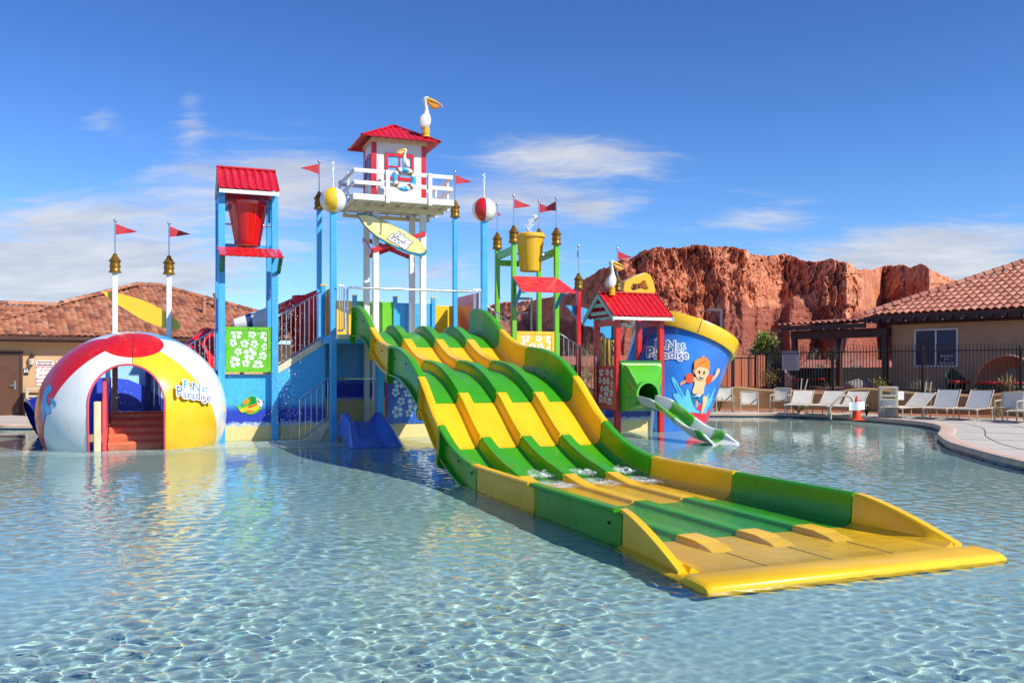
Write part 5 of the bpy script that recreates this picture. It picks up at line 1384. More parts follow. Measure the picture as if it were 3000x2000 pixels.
def stucco(name, c0, c1, sc=22):
    t = NT(name); co = t.coord(); c = t.mix(t.maprange(t.noise(co, 1.2, 6, .6), .3, .7), c0, c1); t.bsdf(Base_Color=c, Roughness=.9, Normal=t.bump(t.noise(co, sc, 5, .7), .35, .02)); return t.mat
M_TAN = stucco('tan_stucco', srgb(190, 152, 112), srgb(204, 168, 128)); M_TAN2 = stucco('brown_stucco', srgb(184, 142, 108), srgb(200, 158, 122)); M_WALLB = stucco('planter_stucco', srgb(150, 116, 78), srgb(172, 136, 94))
M_BROWN = paint('door_brown', srgb(92, 58, 38), .45, .15, 4, .05); M_DKWOOD = paint('dark_timber', srgb(64, 38, 34), .6, .2, 4, .1); M_FASCIA = paint('fascia_brown', srgb(110, 74, 52), .5, .1, 3, .03)
M_GLASS = paint('dark_glass', (.012, .02, .05), .12, .2, 2, 0, spec=.25)
# left clubhouse
cl = thing('clubhouse', 'tan clubhouse with clay tile roofs and a brown door behind the beach ball', 'clubhouse', (-15, 32, 0), 'W')
wd = Vector((2.1, 1.25, 0)).normalized(); wn = Vector((-wd.y, wd.x, 0)); A = Vector((-17.55, 30.4, .12))
P = lambda s_, n_, z: A + wd * s_ + wn * n_ + Vector((0, 0, z - .12))
def wbox(par, name, s0, s1, n0, n1, z0, z1, mat, bevel=0):
    mb = MB(); vs = [P(s, n, z) for z in (z0, z1) for s, n in ((s0, n0), (s1, n0), (s1, n1), (s0, n1))]
    mb.add(vs, [(0, 3, 2, 1), (4, 5, 6, 7), (0, 1, 5, 4), (1, 2, 6, 5), (2, 3, 7, 6), (3, 0, 4, 7)]); return part(par, name, mb, mat, bevel=bevel)
wbox(cl, 'wall', -9, 9, 0, 5.5, .12, 2.72, M_TAN)
wbox(cl, 'fascia', -9.5, 9.3, -.50, -.44, 2.62, 2.80, M_FASCIA); wbox(cl, 'gutter', -9.5, 9.3, -.60, -.50, 2.72, 2.84, paint('gutter_brown', srgb(84, 54, 42), .4)); wbox(cl, 'soffit', -9.5, 9.3, -.44, 0, 2.62, 2.66, M_TAN)
EZ = 2.84
tile_roof(cl, 'roof', P(-9.6, -.62, EZ), P(2.2, -.62, EZ), P(-9.6, 3.0, EZ + 1.24), P(3.4, 3.0, EZ + 1.24), M_TILE, seed=2)
ridge_caps(cl, P(-9.6, 3.0, EZ + 1.27), P(2.6, 3.0, EZ + 1.27), M_TILE)
tile_roof(cl, 'roof', P(-1.5, -.62, EZ + .02), P(12.6, -.62, EZ + .02), P(5.2, 5.6, EZ + 2.40), P(6.0, 5.6, EZ + 2.40), M_TILE, seed=5)
tile_roof(cl, 'roof', P(-1.5, 11.8, EZ + .02), P(-1.5, -.62, EZ + .02), P(5.2, 5.9, EZ + 2.40), P(5.2, 5.3, EZ + 2.40), M_TILE, seed=6)
ridge_caps(cl, P(2.1, 2.75, EZ + 1.33), P(5.2, 5.6, EZ + 2.42), M_TILE, 6); ridge_caps(cl, P(6.0, 5.6, EZ + 2.42), P(12.6, -.5, EZ + .09), M_TILE, 7); ridge_caps(cl, P(5.1, 5.6, EZ + 2.42), P(6.1, 5.6, EZ + 2.42), M_TILE, 8)
wbox(cl, 'wall', 9, 22, 1.5, 6, .12, 2.72, M_TAN)
tile_roof(cl, 'roof', P(11.5, .9, EZ - .1), P(22.5, .9, EZ - .1), P(11.5, 4.6, EZ + 1.20), P(22.5, 4.6, EZ + 1.20), M_TILE, seed=9); ridge_caps(cl, P(11.3, 4.6, EZ + 1.24), P(22.5, 4.6, EZ + 1.24), M_TILE, 10)
for s_, n_, zz, r in ((7.2, 2.2, EZ + 1.3, .09), (7.8, 2.9, EZ + 1.55, .08), (9.0, .9, EZ + .8, .05)):
    mb = MB(); q = P(s_, n_, zz - .35); mb.cyl(q, q + Vector((0, 0, .75)), r, r * .9, 10); mb.cyl(q + Vector((0, 0, .70)), q + Vector((0, 0, .8)), r * 1.35, n=10); part(cl, 'vent_pipe', mb, paint('vent_clay', srgb(176, 118, 92), .6))
q = P(1.2, 4.2, EZ + 1.25); mb = MB(); mb.cbox(q, (.5, .4, .35)); part(cl, 'roof_vent', mb, M_DARK)
drs = wbox(cl, 'door', -.78, .60, -.035, -.004, .14, 2.20, M_BROWN)
for s0, s1, z0, z1 in ((-.88, -.78, .12, 2.32), (.60, .69, .12, 2.32), (-.78, .60, 2.20, 2.32)): wbox(drs, 'frame', s0, s1, -.06, -.002, z0, z1, M_DKWOOD)
mb = MB(); q = P(.47, -.05, 1.15); mb.cbox(q, (.07, .03, .3)); mb.cyl(q + wn * -.02, q + wn * -.08, .02); mb.cyl(q + wn * -.08, q + wn * -.08 - wd * .16, .014); part(drs, 'handle', mb, M_STEEL)
# wall lamp
q = P(.95, -.13, 1.83); wl = thing('wall_lamp', 'small bronze carriage lantern on the tan wall beside the brown door', 'wall lamp', q, 'W')
M_BRONZE = paint('bronze', (.10, .055, .03), .4, .2, 5, 0, metal=.6)
mb = MB(); mb.lathe([(.01, -.04), (.05, 0), (.06, .02), (.085, .26), (.10, .27), (.06, .34), (.02, .38), (.025, .41), (.005, .43)], q, 6, sm=False); mb.box(q.x - .03, q.y, q.z + .3, q.x + .03, q.y + .16, q.z + .36); part(wl, 'frame', mb, M_BRONZE)
mb = MB(); mb.lathe([(.066, .03), (.088, .25)], q, 6, sm=False, caps=False); part(wl, 'glass', mb, paint('lamp_glass', (.55, .52, .46), .2))
def wall_sign(s_, zc, w_, h_, label, lines, hdr=None, cat='sign', base=None, name='wall_sign', fm=None):
    o = P(s_, -.012, zc); sg = thing(name, label, cat, o, 'W'); mb = MB()
    c_ = [P(s_ - w_ / 2, -.02, zc - h_ / 2), P(s_ + w_ / 2, -.02, zc - h_ / 2), P(s_ + w_ / 2, -.02, zc + h_ / 2), P(s_ - w_ / 2, -.02, zc + h_ / 2)]
    mb.loft([c_, [p + wn * .016 for p in c_]], True, True, False); part(sg, 'board', mb, base or M_LOGOW)
    f = frame(P(s_, -.021, zc), wd, (0, 0, 1)); ink = fm or paint('sign_red', srgb(176, 24, 40), .5)
    if hdr:
        hb = MB(); y0 = h_ / 2 - .19; hb.add([f((x, y, .002)) for x, y in ((-w_ * .46, y0), (w_ * .46, y0), (w_ * .46, y0 + .15), (-w_ * .46, y0 + .15))], [(0, 1, 2, 3)]); part(sg, 'band', hb, paint('sign_maroon', srgb(120, 20, 40), .5)); part(sg, 'heading', mapped(warp_text(text_mb(hdr, .12, .001, .004), 0, y0 + .075, dz=.004), f), M_LOGOW)
    L_ = MB()
    for tx, y, sz in lines: L_.merge(mapped(warp_text(text_mb(tx, sz, .001, .003), 0, y, dz=.002), f))
    if lines: part(sg, 'lettering', L_, ink)
    return sg
wall_sign(1.37, 1.80, .52, .42, 'white WARNING no life guard on duty sign, upper of two on the tan wall', [('NO LIFE GUARD', -.035, .072), ('ON DUTY', -.14, .072)], 'WARNING')
wall_sign(1.37, 1.36, .52, .42, 'white bathers should not swim alone sign, lower of two on the tan wall', [('BATHERS', .13, .085), ('SHOULD NOT', .0, .085), ('SWIM ALONE', -.13, .085)])
wall_sign(1.92, 1.74, .4, .5, 'white notice half hidden behind the curve of the beach ball', [('N', .12, .16)], fm=M_BLACK)
rs_ = wall_sign(.79, 1.62, .15, .24, 'little black restroom plate between brown door and lantern', [], base=M_BLACK, fm=M_LOGOW)
f = frame(P(.79, -.024, 1.64), wd, (0, 0, 1)); mb = MB()
for x in (-.035, .035):
    mb.add([f((x + .016 * math.cos(q), .07 + .016 * math.sin(q), 0)) for q in np.linspace(0, 6.0, 9)], [tuple(range(9))]); mb.add([f(p) for p in ((x - .022, -.05, 0), (x + .022, -.05, 0), (x + .014, .045, 0), (x - .014, .045, 0))], [(0, 1, 2, 3)])
part(rs_, 'pictogram', mb, M_LOGOW)
# ---------- right casita with porch
KB = 1.08
d_ = Vector((.605, -.796, 0)); n_ = Vector((.796, .605, 0)); E0 = Vector((13.8 * KB, 34.6 * KB, 0)); EZ = CH + 1.96 * KB
Q = lambda s_, n, z: E0 + d_ * s_ + n_ * n + Vector((0, 0, z))
cs_ = thing('casita', 'tan stucco casita with pink clay tile roof and timber porch at right', 'house', Q(4, 3, .85), 'W')
def qbox(par, name, s0, s1, n0, n1, z0, z1, mat, bevel=0):
    mb = MB(); vs = [Q(s, n, z) for z in (z0, z1) for s, n in ((s0, n0), (s1, n0), (s1, n1), (s0, n1))]
    mb.add(vs, [(0, 3, 2, 1), (4, 5, 6, 7), (0, 1, 5, 4), (1, 2, 6, 5), (2, 3, 7, 6), (3, 0, 4, 7)]); return part(par, name, mb, mat, bevel=bevel)
qbox(cs_, 'wall', .75, 14, .70, 9, .8, EZ - .12, M_TAN2)
t_ = 7.4
tile_roof(cs_, 'roof', Q(0, 0, EZ), Q(15, 0, EZ), Q(t_, t_, EZ + t_ * .475), Q(15, t_, EZ + t_ * .475), M_TILE2, pitch=.30, course=.40, amp=.09, step=.04, seed=12)
ridge_caps(cs_, Q(0, .0, EZ + .06), Q(t_, t_, EZ + t_ * .475 + .05), M_TILE2, 13, .17)
qbox(cs_, 'soffit', .0, 15, .05, .75, EZ - .14, EZ - .10, M_DKWOOD); qbox(cs_, 'fascia', -.1, 15, -.02, .04, EZ - .30, EZ - .04, M_DKWOOD)
mb = MB(); rg = random.Random(2)
for i in range(30):
    s_ = .1 + i * .5; mb.merge(MB()); vs = [Q(s, n, z) for z in (EZ - .30, EZ - .14) for s, n in ((s_, -.2), (s_ + .07, -.2), (s_ + .07, .7), (s_, .7))]
    mb.add(vs, [(0, 3, 2, 1), (4, 5, 6, 7), (0, 1, 5, 4), (1, 2, 6, 5), (2, 3, 7, 6), (3, 0, 4, 7)])
part(cs_, 'rafter', mb, M_DKWOOD)
mb = MB()
for i in range(26): mb.ball(Q(-4.2 + i * .75, -.09, EZ - .27 - (.0 if i > 5 else .22)), .032, 8, 6)
part(cs_, 'string_lights', mb, M_LOGOW)
qbox(cs_, 'lintel', .8, 14, .60, .70, EZ - .38, EZ - .12, M_DKWOOD)
PZ = 3.66
tile_roof(cs_, 'porch_roof', Q(-4.3, 0, PZ), Q(.3, 0, PZ + .06), Q(-4.3, 4.2, PZ + .34), Q(.3, 4.2, PZ + .40), M_TILE2, pitch=.3, course=.42, amp=.08, seed=14)
qbox(cs_, 'porch_fascia', -4.3, 0, -.03, .03, PZ - .24, PZ - .04, M_DKWOOD); qbox(cs_, 'porch_beam', -4.0, .7, .40, .62, PZ - .62, PZ - .24, M_DKWOOD, .01); qbox(cs_, 'porch_beam', -4.0, .7, 4.0, 4.2, PZ - .5, PZ - .12, M_DKWOOD, .01); qbox(cs_, 'porch_beam', -3.95, -3.75, .62, 4.0, PZ - .55, PZ - .22, M_DKWOOD, .01)
for s_, nn in ((-3.85, .5), (-3.85, 4.1), (.6, .45)): qbox(cs_, 'porch_post', s_ - .11, s_ + .11, nn - .11, nn + .11, .85, PZ - .6 if nn < 1 else PZ - .48, M_DKWOOD, .01)
# window: find its place on the wall from the photo
def on_wall(px, py, n=.70):
    k = (px - CX) / F; o = E0 + n_ * n; s_ = (k * o.y - o.x) / (d_.x - k * d_.y); p = o + d_ * s_; return s_, CH + (HOR - py) * p.y / F
s0, z1 = on_wall(2681, 965); s1, _ = on_wall(2808, 965); _, z0 = on_wall(2745, 1074)
wf = None; mb = MB()
def qadd(mb, s0, s1, n0, n1, z0, z1):
    vs = [Q(s, n, z) for z in (z0, z1) for s, n in ((s0, n0), (s1, n0), (s1, n1), (s0, n1))]; mb.add(vs, [(0, 3, 2, 1), (4, 5, 6, 7), (0, 1, 5, 4), (1, 2, 6, 5), (2, 3, 7, 6), (3, 0, 4, 7)])
e = .06; sm_ = (s0 + s1) / 2
for a_ in ((s0, s1, z0, z0 + e), (s0, s1, z1 - e, z1), (s0, s0 + e, z0 + e, z1 - e), (s1 - e, s1, z0 + e, z1 - e), (sm_ - e / 2, sm_ + e / 2, z0 + e, z1 - e)): qadd(mb, a_[0], a_[1], .64, .70, a_[2], a_[3])
wf = part(cs_, 'window', mb, M_WHITE)
mb = MB(); qadd(mb, s0 + e, s1 - e, .675, .69, z0 + e, z1 - e); part(wf, 'pane', mb, M_GLASS)
mb = MB()
for i in range(int((z1 - z0 - .2) / .055)): qadd(mb, sm_ + e, s1 - e - .03, .668, .672, z0 + .12 + i * .055, z0 + .145 + i * .055); qadd(mb, s0 + e + .02, sm_ - e, .671, .674, z0 + .12 + i * .055, z0 + .132 + i * .055)
part(wf, 'blind', mb, paint('blind_grey', srgb(60, 84, 120), .5))
f = frame(Q((sm_ + s1) / 2, .655, z0 + .3), d_, (0, 0, 1)); L_ = MB()
for tx, y, sz in (('LEASING OFFICE', .12, .075), ('DAILY', .0, .07), ('801-418-6174', -.16, .11)): L_.merge(mapped(text_mb(tx, sz, .001, .002), lambda p, y=y: f((p[0] * .95, p[1] + y, p[2]))))
part(wf, 'lettering', L_, M_LOGOW)
# ---------- garden terrace, wavy planter wall, iron fence
fA, fB = Vector((10.31, 37.5)), Vector((17.0, 29.5)); fd = (fB - fA)
FP = lambda q: fA + fd * q
wl_ = [(-16, 40.4), (2, 40.0), (5.0, 36.2)] + [(wy(px, 1200, Y).x, Y) for px, Y in ((2090, 34.4), (2240, 33.9), (2400, 32.9), (2560, 31.9), (2700, 30.7), (2850, 29.7), (3000, 28.9), (3200, 27.7))] + [(22, 25), (30, 24)]
WL = cr(wl_, 8)
pw = MB(); rows = []
for i, p in enumerate(WL):
    hgt = .93 + .075 * math.sin(p[0] * 1.55 + .3) + .03 * math.sin(p[0] * 3.1)
    o1 = offset(WL, .0)[i]; o2 = offset(WL, .30)[i]; o15 = offset(WL, .15)[i]; oo = offset(WL, .06)[i]; o24 = offset(WL, .24)[i]
    rows.append([(o1[0], o1[1], .10), (o1[0], o1[1], hgt - .07), (oo[0], oo[1], hgt - .012), (o15[0], o15[1], hgt), (o24[0], o24[1], hgt - .012), (o2[0], o2[1], hgt - .07), (o2[0], o2[1], .1)])
pw.loft(rows, False, False, True); solo('planter_wall', 'low wavy topped brown stucco planter wall behind the loungers', 'garden wall', pw, M_WALLB, (12, 31, 0), 'W')
strip_ = ribbon(WL, -.55, 0, [(0, .122), (.3, .15), (.7, .17), (1, .19)]); structure('planting_bed', strip_, M_DIRT, kind='structure')
mb = MB(); back = offset(WL, .28); mb.prism([(x, y) for x, y in back] + [(60, 24), (60, 58), (-16, 58)], (0, 0, .80), (1, 0, 0), (0, 1, 0), (0, 0, -.7)); structure('garden_terrace', mb, M_DIRT)
M_IRON = paint('iron_dark', srgb(34, 20, 18), .5, .2, 6, .03)
fe = thing('iron_fence', 'dark iron picket fence with bent tips on the terrace before the casita', 'fence', (fA.x, fA.y, .82), 'W')
marks = [(2213, 0), (2440, 0), (2703, 0), (2990, 0), (3300, 0)]
def fq(px):
    k = (px - CX) / F; return (k * fA.y - fA.x) / (fd.x - k * fd.y)
qs = [fq(m[0]) for m in marks]; fnrm = Vector((fd.y, -fd.x)).normalized(); fnrm = -fnrm if fnrm.y > 0 else fnrm
for a_, b_ in zip(qs[:-1], qs[1:]):
    mb = MB(); n = int(fd.length * (b_ - a_) / .125); p0, p1 = FP(a_), FP(b_)
    for z in (.90, 2.36): mb.beam((p0.x, p0.y, z), (p1.x, p1.y, z), .035, .04)
    for i in range(1, n):
        p = FP(a_ + (b_ - a_) * i / n); mb.ringpath([(p.x, p.y, .88), (p.x, p.y, 2.44), (p.x + fnrm.x * .03, p.y + fnrm.y * .03, 2.52), (p.x + fnrm.x * .09 + .03, p.y + fnrm.y * .09, 2.60)], [.016, .016, .014, .008], 5)
    part(fe, 'picket_panel', mb, M_IRON)
for q_ in qs:
    p = FP(q_); mb = MB(); mb.box(p.x - .04, p.y - .04, .3, p.x + .04, p.y + .04, 2.45); mb.ball((p.x, p.y, 2.48), .05, 8, 6); part(fe, 'fence_post', mb, M_IRON)
# screen wall and lower fence running back left of the iron fence
g0, g1 = Vector((6.6, 38.6)), FP(0)
f2 = thing('iron_fence', 'iron fence bay before the orange slatted wall right of the blue pail', 'fence', (8, 38, .5), 'W')
mb = MB(); n = 13
for z in (.92, 2.15): mb.beam((g0.x, g0.y, z), (g1.x, g1.y, z), .035, .05)
for i in range(n): p = g0.lerp(g1, i / n); mb.box(p.x - .016, p.y - .016, .3, p.x + .016, p.y + .016, 2.22)
part(f2, 'picket_panel', mb, M_IRON)
for q_ in (.03, .45, .75): p = g0.lerp(g1, q_); mb = MB(); mb.box(p.x - .05, p.y - .05, .3, p.x + .05, p.y + .05, 2.3); part(f2, 'fence_post', mb, M_IRON)
t = NT('orange_block'); co = t.coord(); bt_ = t.node('ShaderNodeTexBrick', Vector=t.coord(scale=(1, 1, 1)), Scale=2.2); bt_.inputs['Color1'].default_value = (*srgb(196, 120, 84), 1); bt_.inputs['Color2'].default_value = (*srgb(206, 132, 96), 1); bt_.inputs['Mortar'].default_value = (*srgb(150, 90, 66), 1)
t.bsdf(Base_Color=bt_.outputs[0], Roughness=.9); M_OBLK = t.mat
mb = MB(); mb.loft([[(4.5, 40.6, .1), (4.5, 40.6, 2.3), (4.5, 40.8, 2.3), (4.5, 40.8, .1)], [(11.4, 40.0, .1), (11.4, 40.0, 2.3), (11.4, 40.2, 2.3), (11.4, 40.2, .1)]]); solo('block_wall', 'orange block wall behind the iron fence right of the blue pail', 'garden wall', mb, M_OBLK, (8, 40.4, 0), 'W')
mb = MB(); mb.loft([[(11.5, 40.0, .1), (11.5, 40.0, 1.95), (11.6, 40.2, 1.95), (11.6, 40.2, .1)], [(13.3, 41.5, .1), (13.3, 41.5, 1.9), (13.4, 41.7, 1.9), (13.4, 41.7, .1)]]); solo('screen_wall', 'dark green screen wall under the porch behind the fence', 'garden wall', mb, paint('screen_dark', srgb(22, 30, 30), .7), (12.4, 41, 0), 'W')
mb = MB(); mb.loft([[(13.2, 43.2, .5), (13.2, 43.2, 1.72), (13.2, 43.4, 1.72), (13.2, 43.4, .5)], [(19.0, 43.2, .5), (19.0, 43.2, 1.76), (19.0, 43.4, 1.76), (19.0, 43.4, .5)]]); solo('screen_wall', 'long black screen wall seen through the fence under the porch', 'garden wall', mb, paint('screen_black', (.012, .014, .014), .8), (16, 43.3, 0), 'W')
# ---------- pool furniture
t = NT('sling_fabric'); co = t.coord(); X_, Y_, Z_ = t.sep(co)
wv = t.math('MULTIPLY', t.math('SINE', t.math('MULTIPLY', X_, 700)), t.math('SINE', t.math('MULTIPLY', Z_, 700)))
t.bsdf(Base_Color=t.mix(t.maprange(t.noise(co, 5, 4), .3, .7), srgb(204, 197, 182), srgb(216, 209, 196)), Roughness=.8, Normal=t.bump(wv, .15, .002)); M_SLING = t.mat
M_SLINGG = paint('sling_grey', srgb(170, 171, 174), .8, .06, 5, .05, 200)
M_FRAME = paint('frame_cream', srgb(190, 178, 154), .35, .06, 4, .02)
Z0 = .122
def lounger(label, sling, back=34):
    t = thing('sun_lounger', label, 'sun lounger', (0, 0, 0), 'W', 'sun loungers along the planter wall')
    w_, h = .34, .36; cb_, sb_ = math.cos(R(back)), math.sin(R(back)); LB = .78
    for sg in (-1, 1):
        mb = MB(); mb.ringpath([(sg * w_, -1.25, h - .02), (sg * w_, -1.2, h), (sg * w_, .55, h), (sg * w_, .62, h - .05)], .022, 8)
        part(t, 'side_frame', mb, M_FRAME)
        for y in (-1.12, .35):
            mb = MB(); mb.ringpath([(sg * w_, y, h), (sg * (w_ + .005), y, .0)], .02, 8); part(t, 'leg', mb, M_FRAME)
    for y in (-1.2, -.1, .55): mb = MB(); mb.cyl((-w_, y, h), (w_, y, h), .018, n=8); part(t, 'crossbar', mb, M_FRAME)
    mb = MB(); mb.cyl((-w_ + .05, .45, h - .02), (-w_ + .05, LB * cb_ * .75, h + LB * sb_ * .72), .012, n=6); part(t, 'back_strut', mb, M_FRAME); mb = MB(); mb.cyl((w_ - .05, .45, h - .02), (w_ - .05, LB * cb_ * .75, h + LB * sb_ * .72), .012, n=6)
    part(t, 'back_strut', mb, M_FRAME)
    mb = MB(); rows = []
    for i in range(9):
        y = -1.2 + 1.18 * i / 8; rows.append([(x, y, h + .012 - .03 * (1 - (x / w_) ** 2) * math.sin(math.pi * i / 8)) for x in np.linspace(-w_ + .01, w_ - .01, 7)])
    mb.loft(rows, False, False, True); mb.loft([[(x, y, z - .012) for x, y, z in r[::-1]] for r in rows], False, False, True); part(t, 'seat', mb, sling)
    mb = MB(); rows = []
    for i in range(8):
        q = LB * i / 7; rows.append([(x, q * cb_ + .02 * (1 - (x / w_) ** 2) * sb_ * math.sin(math.pi * i / 7), h + .02 + q * sb_) for x in np.linspace(-w_ + .015, w_ - .015, 7)])
    mb.loft(rows, False, False, True); mb.loft([[(x, y + .012, z) for x, y, z in r[::-1]] for r in rows], False, False, True); bk = part(t, 'backrest', mb, sling)
    mb = MB(); mb.ringpath([(-w_, 0, h), (-w_, LB * cb_, h + .02 + LB * sb_), (w_, LB * cb_, h + .02 + LB * sb_), (w_, 0, h)], .02, 8); part(bk, 'back_frame', mb, M_FRAME)
    return t
def armchair(label, low=0):
    t = thing('pool_chair', label, 'chair', (0, 0, 0), 'W', 'sling armchairs along the planter wall'); w_, h = .28, .42 - low; bt_, ah = h + .46, h + .20
    for sg in (-1, 1):
        mb = MB(); x = sg * (w_ + .03); mb.ringpath([(x, -.27, 0), (x, -.28, ah - .03), (x, -.25, ah), (x, .16, ah + .01), (x, .22, ah + .03)], .02, 8); part(t, 'front_leg', mb, M_FRAME)
        mb = MB(); mb.ringpath([(x, .32, 0), (x, .16, h), (x, .30, bt_ + .0)], .02, 8); part(t, 'rear_leg', mb, M_FRAME)
        mb = MB(); mb.beam((x, -.30, ah + .015), (x, .20, ah + .03), .05, .02); part(t, 'armrest', mb, M_FRAME, bevel=.006)
    for y, z in ((-.27, h), (.18, h), (.30, bt_)): mb = MB(); mb.cyl((-w_, y, z), (w_, y, z), .018, n=8); part(t, 'crossbar', mb, M_FRAME)
    mb = MB(); rows = [[(x, -.27 + .44 * i / 6, h + .012 - .03 * (1 - (x / w_) ** 2) * math.sin(math.pi * i / 6)) for x in np.linspace(-w_ + .01, w_ - .01, 7)] for i in range(7)]
    mb.loft(rows, False, False, True); mb.loft([[(x, y, z - .012) for x, y, z in r[::-1]] for r in rows], False, False, True); part(t, 'seat', mb, M_SLING)
    mb = MB(); rows = [[(x, .17 + .13 * i / 6 + .03 * (1 - (x / w_) ** 2) * math.sin(math.pi * i / 6), h + .03 + (bt_ - h - .03) * i / 6) for x in np.linspace(-w_ + .01, w_ - .01, 7)] for i in range(7)]
    mb.loft(rows, False, False, True); mb.loft([[(x, y + .012, z) for x, y, z in r[::-1]] for r in rows], False, False, True); part(t, 'backrest', mb, M_SLING)
    return t
def ground_at(px, py, z=Z0): return wz(px, py, z)
LA = lounger('cream sun lounger nearest the folding chairs, left of the other cream loungers', M_SLING); LG = lounger('grey mesh sun lounger beside the white bin side, left of two grey ones', M_SLINGG, 43); CA = armchair('cream armchair partly behind the giant blue pail', 0)
CL_ = armchair('low cream armchair between two taller ones right of the blue pail', .12)
def put(root, first, px, py, yaw, label, dy=0):
    p = ground_at(px, py); f_ = 1.12 if 'lounger' in label else .27; loc = (p.x - math.sin(yaw) * f_, p.y + math.cos(yaw) * f_, Z0)
    if first: root.location = loc; root.rotation_euler = (0, 0, yaw); root['label'] = label
    else: root = dup(root, loc, yaw, label)
    return root
lx = -.0
put(LA, True, 2329, 1217, R(-28), 'cream sun lounger between the tall armchair and the next lounger', 1.2)
put(LA, False, 2396, 1219, R(-38), 'cream sun lounger left of the steel pool grab rail', 1.2)
put(LA, False, 2462, 1222, R(-40), 'cream sun lounger half hidden behind the grab rail and traffic cone', 1.2)
put(LA, False, 2616, 1226, R(-58), 'cream sun lounger just right of the white bin with shadow on its back', 1.15)
put(LG, True, 2740, 1229, R(-40), 'grey mesh sun lounger with raised back, left of the two grey ones', 1.15)
put(LG, False, 2828, 1232, R(-44), 'grey mesh sun lounger with raised back, right of the two grey ones', 1.15)
put(LG, False, 2990, 1240, R(-40), 'grey mesh sun lounger cut by the right edge of the picture', .9)
put(CA, True, 2124, 1207, R(-8), 'cream armchair partly behind the giant blue pail', .3)
put(CA, False, 2262, 1211, R(-32), 'tall cream armchair between the low chair and the loungers', .3)
put(CA, False, 2912, 1238, R(-50), 'cream armchair beside the grey lounger near the right edge', .3)
put(CL_, True, 2195, 1209, R(-14), 'low cream armchair between two taller armchairs', .3)
p = ground_at(-4, 1212); put(CA, False, -6, 1210, R(30), 'white armchair at the far left in front of the brown door', .2)
# grab rail
gr = thing('grab_rail', 'cream steel pool grab rail loop at the water edge by the cone', 'grab rail', wz(2465, 1226, Z0), 'W')
Yg = wz(2465, 1226, Z0).y
mb = MB(); pth = [wy(x, y, Yg) for x, y in ((2499, 1224), (2498, 1178), (2494, 1165), (2486, 1159), (2472, 1159), (2462, 1163), (2440, 1184), (2433, 1193), (2431, 1202), (2434, 1210), (2442, 1213), (2456, 1213), (2497, 1210))]
sp = cr([tuple(p) for p in pth], 4); mb.ringpath(sp, .036, 10); mb.cyl(wy(2434, 1208, Yg), wy(2434, 1228, Yg), .034, n=10); part(gr, 'tube', mb, M_FRAME)
# traffic cone with paper notice
o = wz(2510, 1230, Z0); tc = thing('traffic_cone', 'orange traffic cone with white bands and paper notice at the pool edge', 'traffic cone', o, 'W')
M_CONE = paint('cone_orange', srgb(236, 72, 24), .4, .08); mb = MB(); mb.box(o.x - .19, o.y - .19, o.z, o.x + .19, o.y + .19, o.z + .035); part(tc, 'base', mb, M_CONE, bevel=.01)
mb = MB(); mb.lathe([(.15, .035), (.035, .74), (.03, .75), (.02, .75)], o, 24); part(tc, 'body', mb, M_CONE)
for z0_, z1_ in ((.30, .40), (.46, .54)): mb = MB(); r_ = lambda z: .15 - (z - .035) * .163 + .004; mb.lathe([(r_(z0_), z0_), (r_(z1_), z1_)], o, 24, caps=False); part(tc, 'band', mb, M_LOGOW)
mb = MB(); rows = [[(o.x - .27 + .5 * i / 8, o.y - .11 + .06 * abs(i / 8 - .45) + .02 * math.sin(i), o.z + .30 + .26 * j + .03 * i / 8) for i in range(9)] for j in (0, 1)]; mb.loft(rows, False, False, True); mb.loft([[(x, y + .004, z) for x, y, z in r[::-1]] for r in rows], False, False, True); part(tc, 'paper_notice', mb, M_LOGOW)
# litter bins
def bin_(px, py, label, w_=.56, h=.98, yaw=0):
    o = wz(px, py, Z0); t = thing('litter_bin', label, 'litter bin', o, 'W', 'cream litter bins by the pool'); t.rotation_euler = (0, 0, yaw); a = w_ / 2; B = lambda x0, y0, z0, x1, y1, z1, mb: mb.box(o.x + x0, o.y + y0, o.z + z0, o.x + x1, o.y + y1, o.z + z1)
    mb = MB(); B(-a, -a, .02, a, a, h * .62, mb); bd = part(t, 'body', mb, M_FRAME, bevel=.02); mb = MB(); B(-a * .72, -a - .012, .08, a * .72, -a - .002, h * .57, mb); part(bd, 'panel', mb, M_GREYGEL, bevel=.006)
    for x in (-a + .05, a - .05):
        for y in (-a + .05, a - .05): mb = MB(); B(x - .045, y - .045, h * .62, x + .045, y + .045, h * .93, mb); part(t, 'hood_post', mb, M_FRAME, bevel=.01)
    mb = MB(); B(-a, -a, h * .66, a, -a + .02, h * .74, mb); B(-a, -a, h * .92, a, a, h, mb); part(t, 'hood', mb, M_FRAME, bevel=.03, seg=3)
    mb = MB(); B(-a * .8, -a * .8, h * .60, a * .8, a * .8, h * .66, mb); part(t, 'liner', mb, M_DARK); return t
bin_(2601, 1222, 'cream litter bin with open hood among the loungers on the right', .58, 1.02, R(-18)); bin_(104, 1216, 'cream litter bin against the tan wall left of the beach ball', .62, .95, R(30))
o = wz(2640, 1224, Z0) + Vector((0, .3, 0)); tbx = thing('side_table', 'small white box table on a thin leg right of the litter bin', 'side table', o, 'W')
mb = MB(); mb.box(o.x - .16, o.y - .16, o.z + .58, o.x + .16, o.y + .16, o.z + .86); part(tbx, 'box', mb, M_GELWHITE, bevel=.015); mb = MB(); mb.cyl(o, o + Vector((0, 0, .6)), .035); part(tbx, 'leg', mb, M_STEEL)
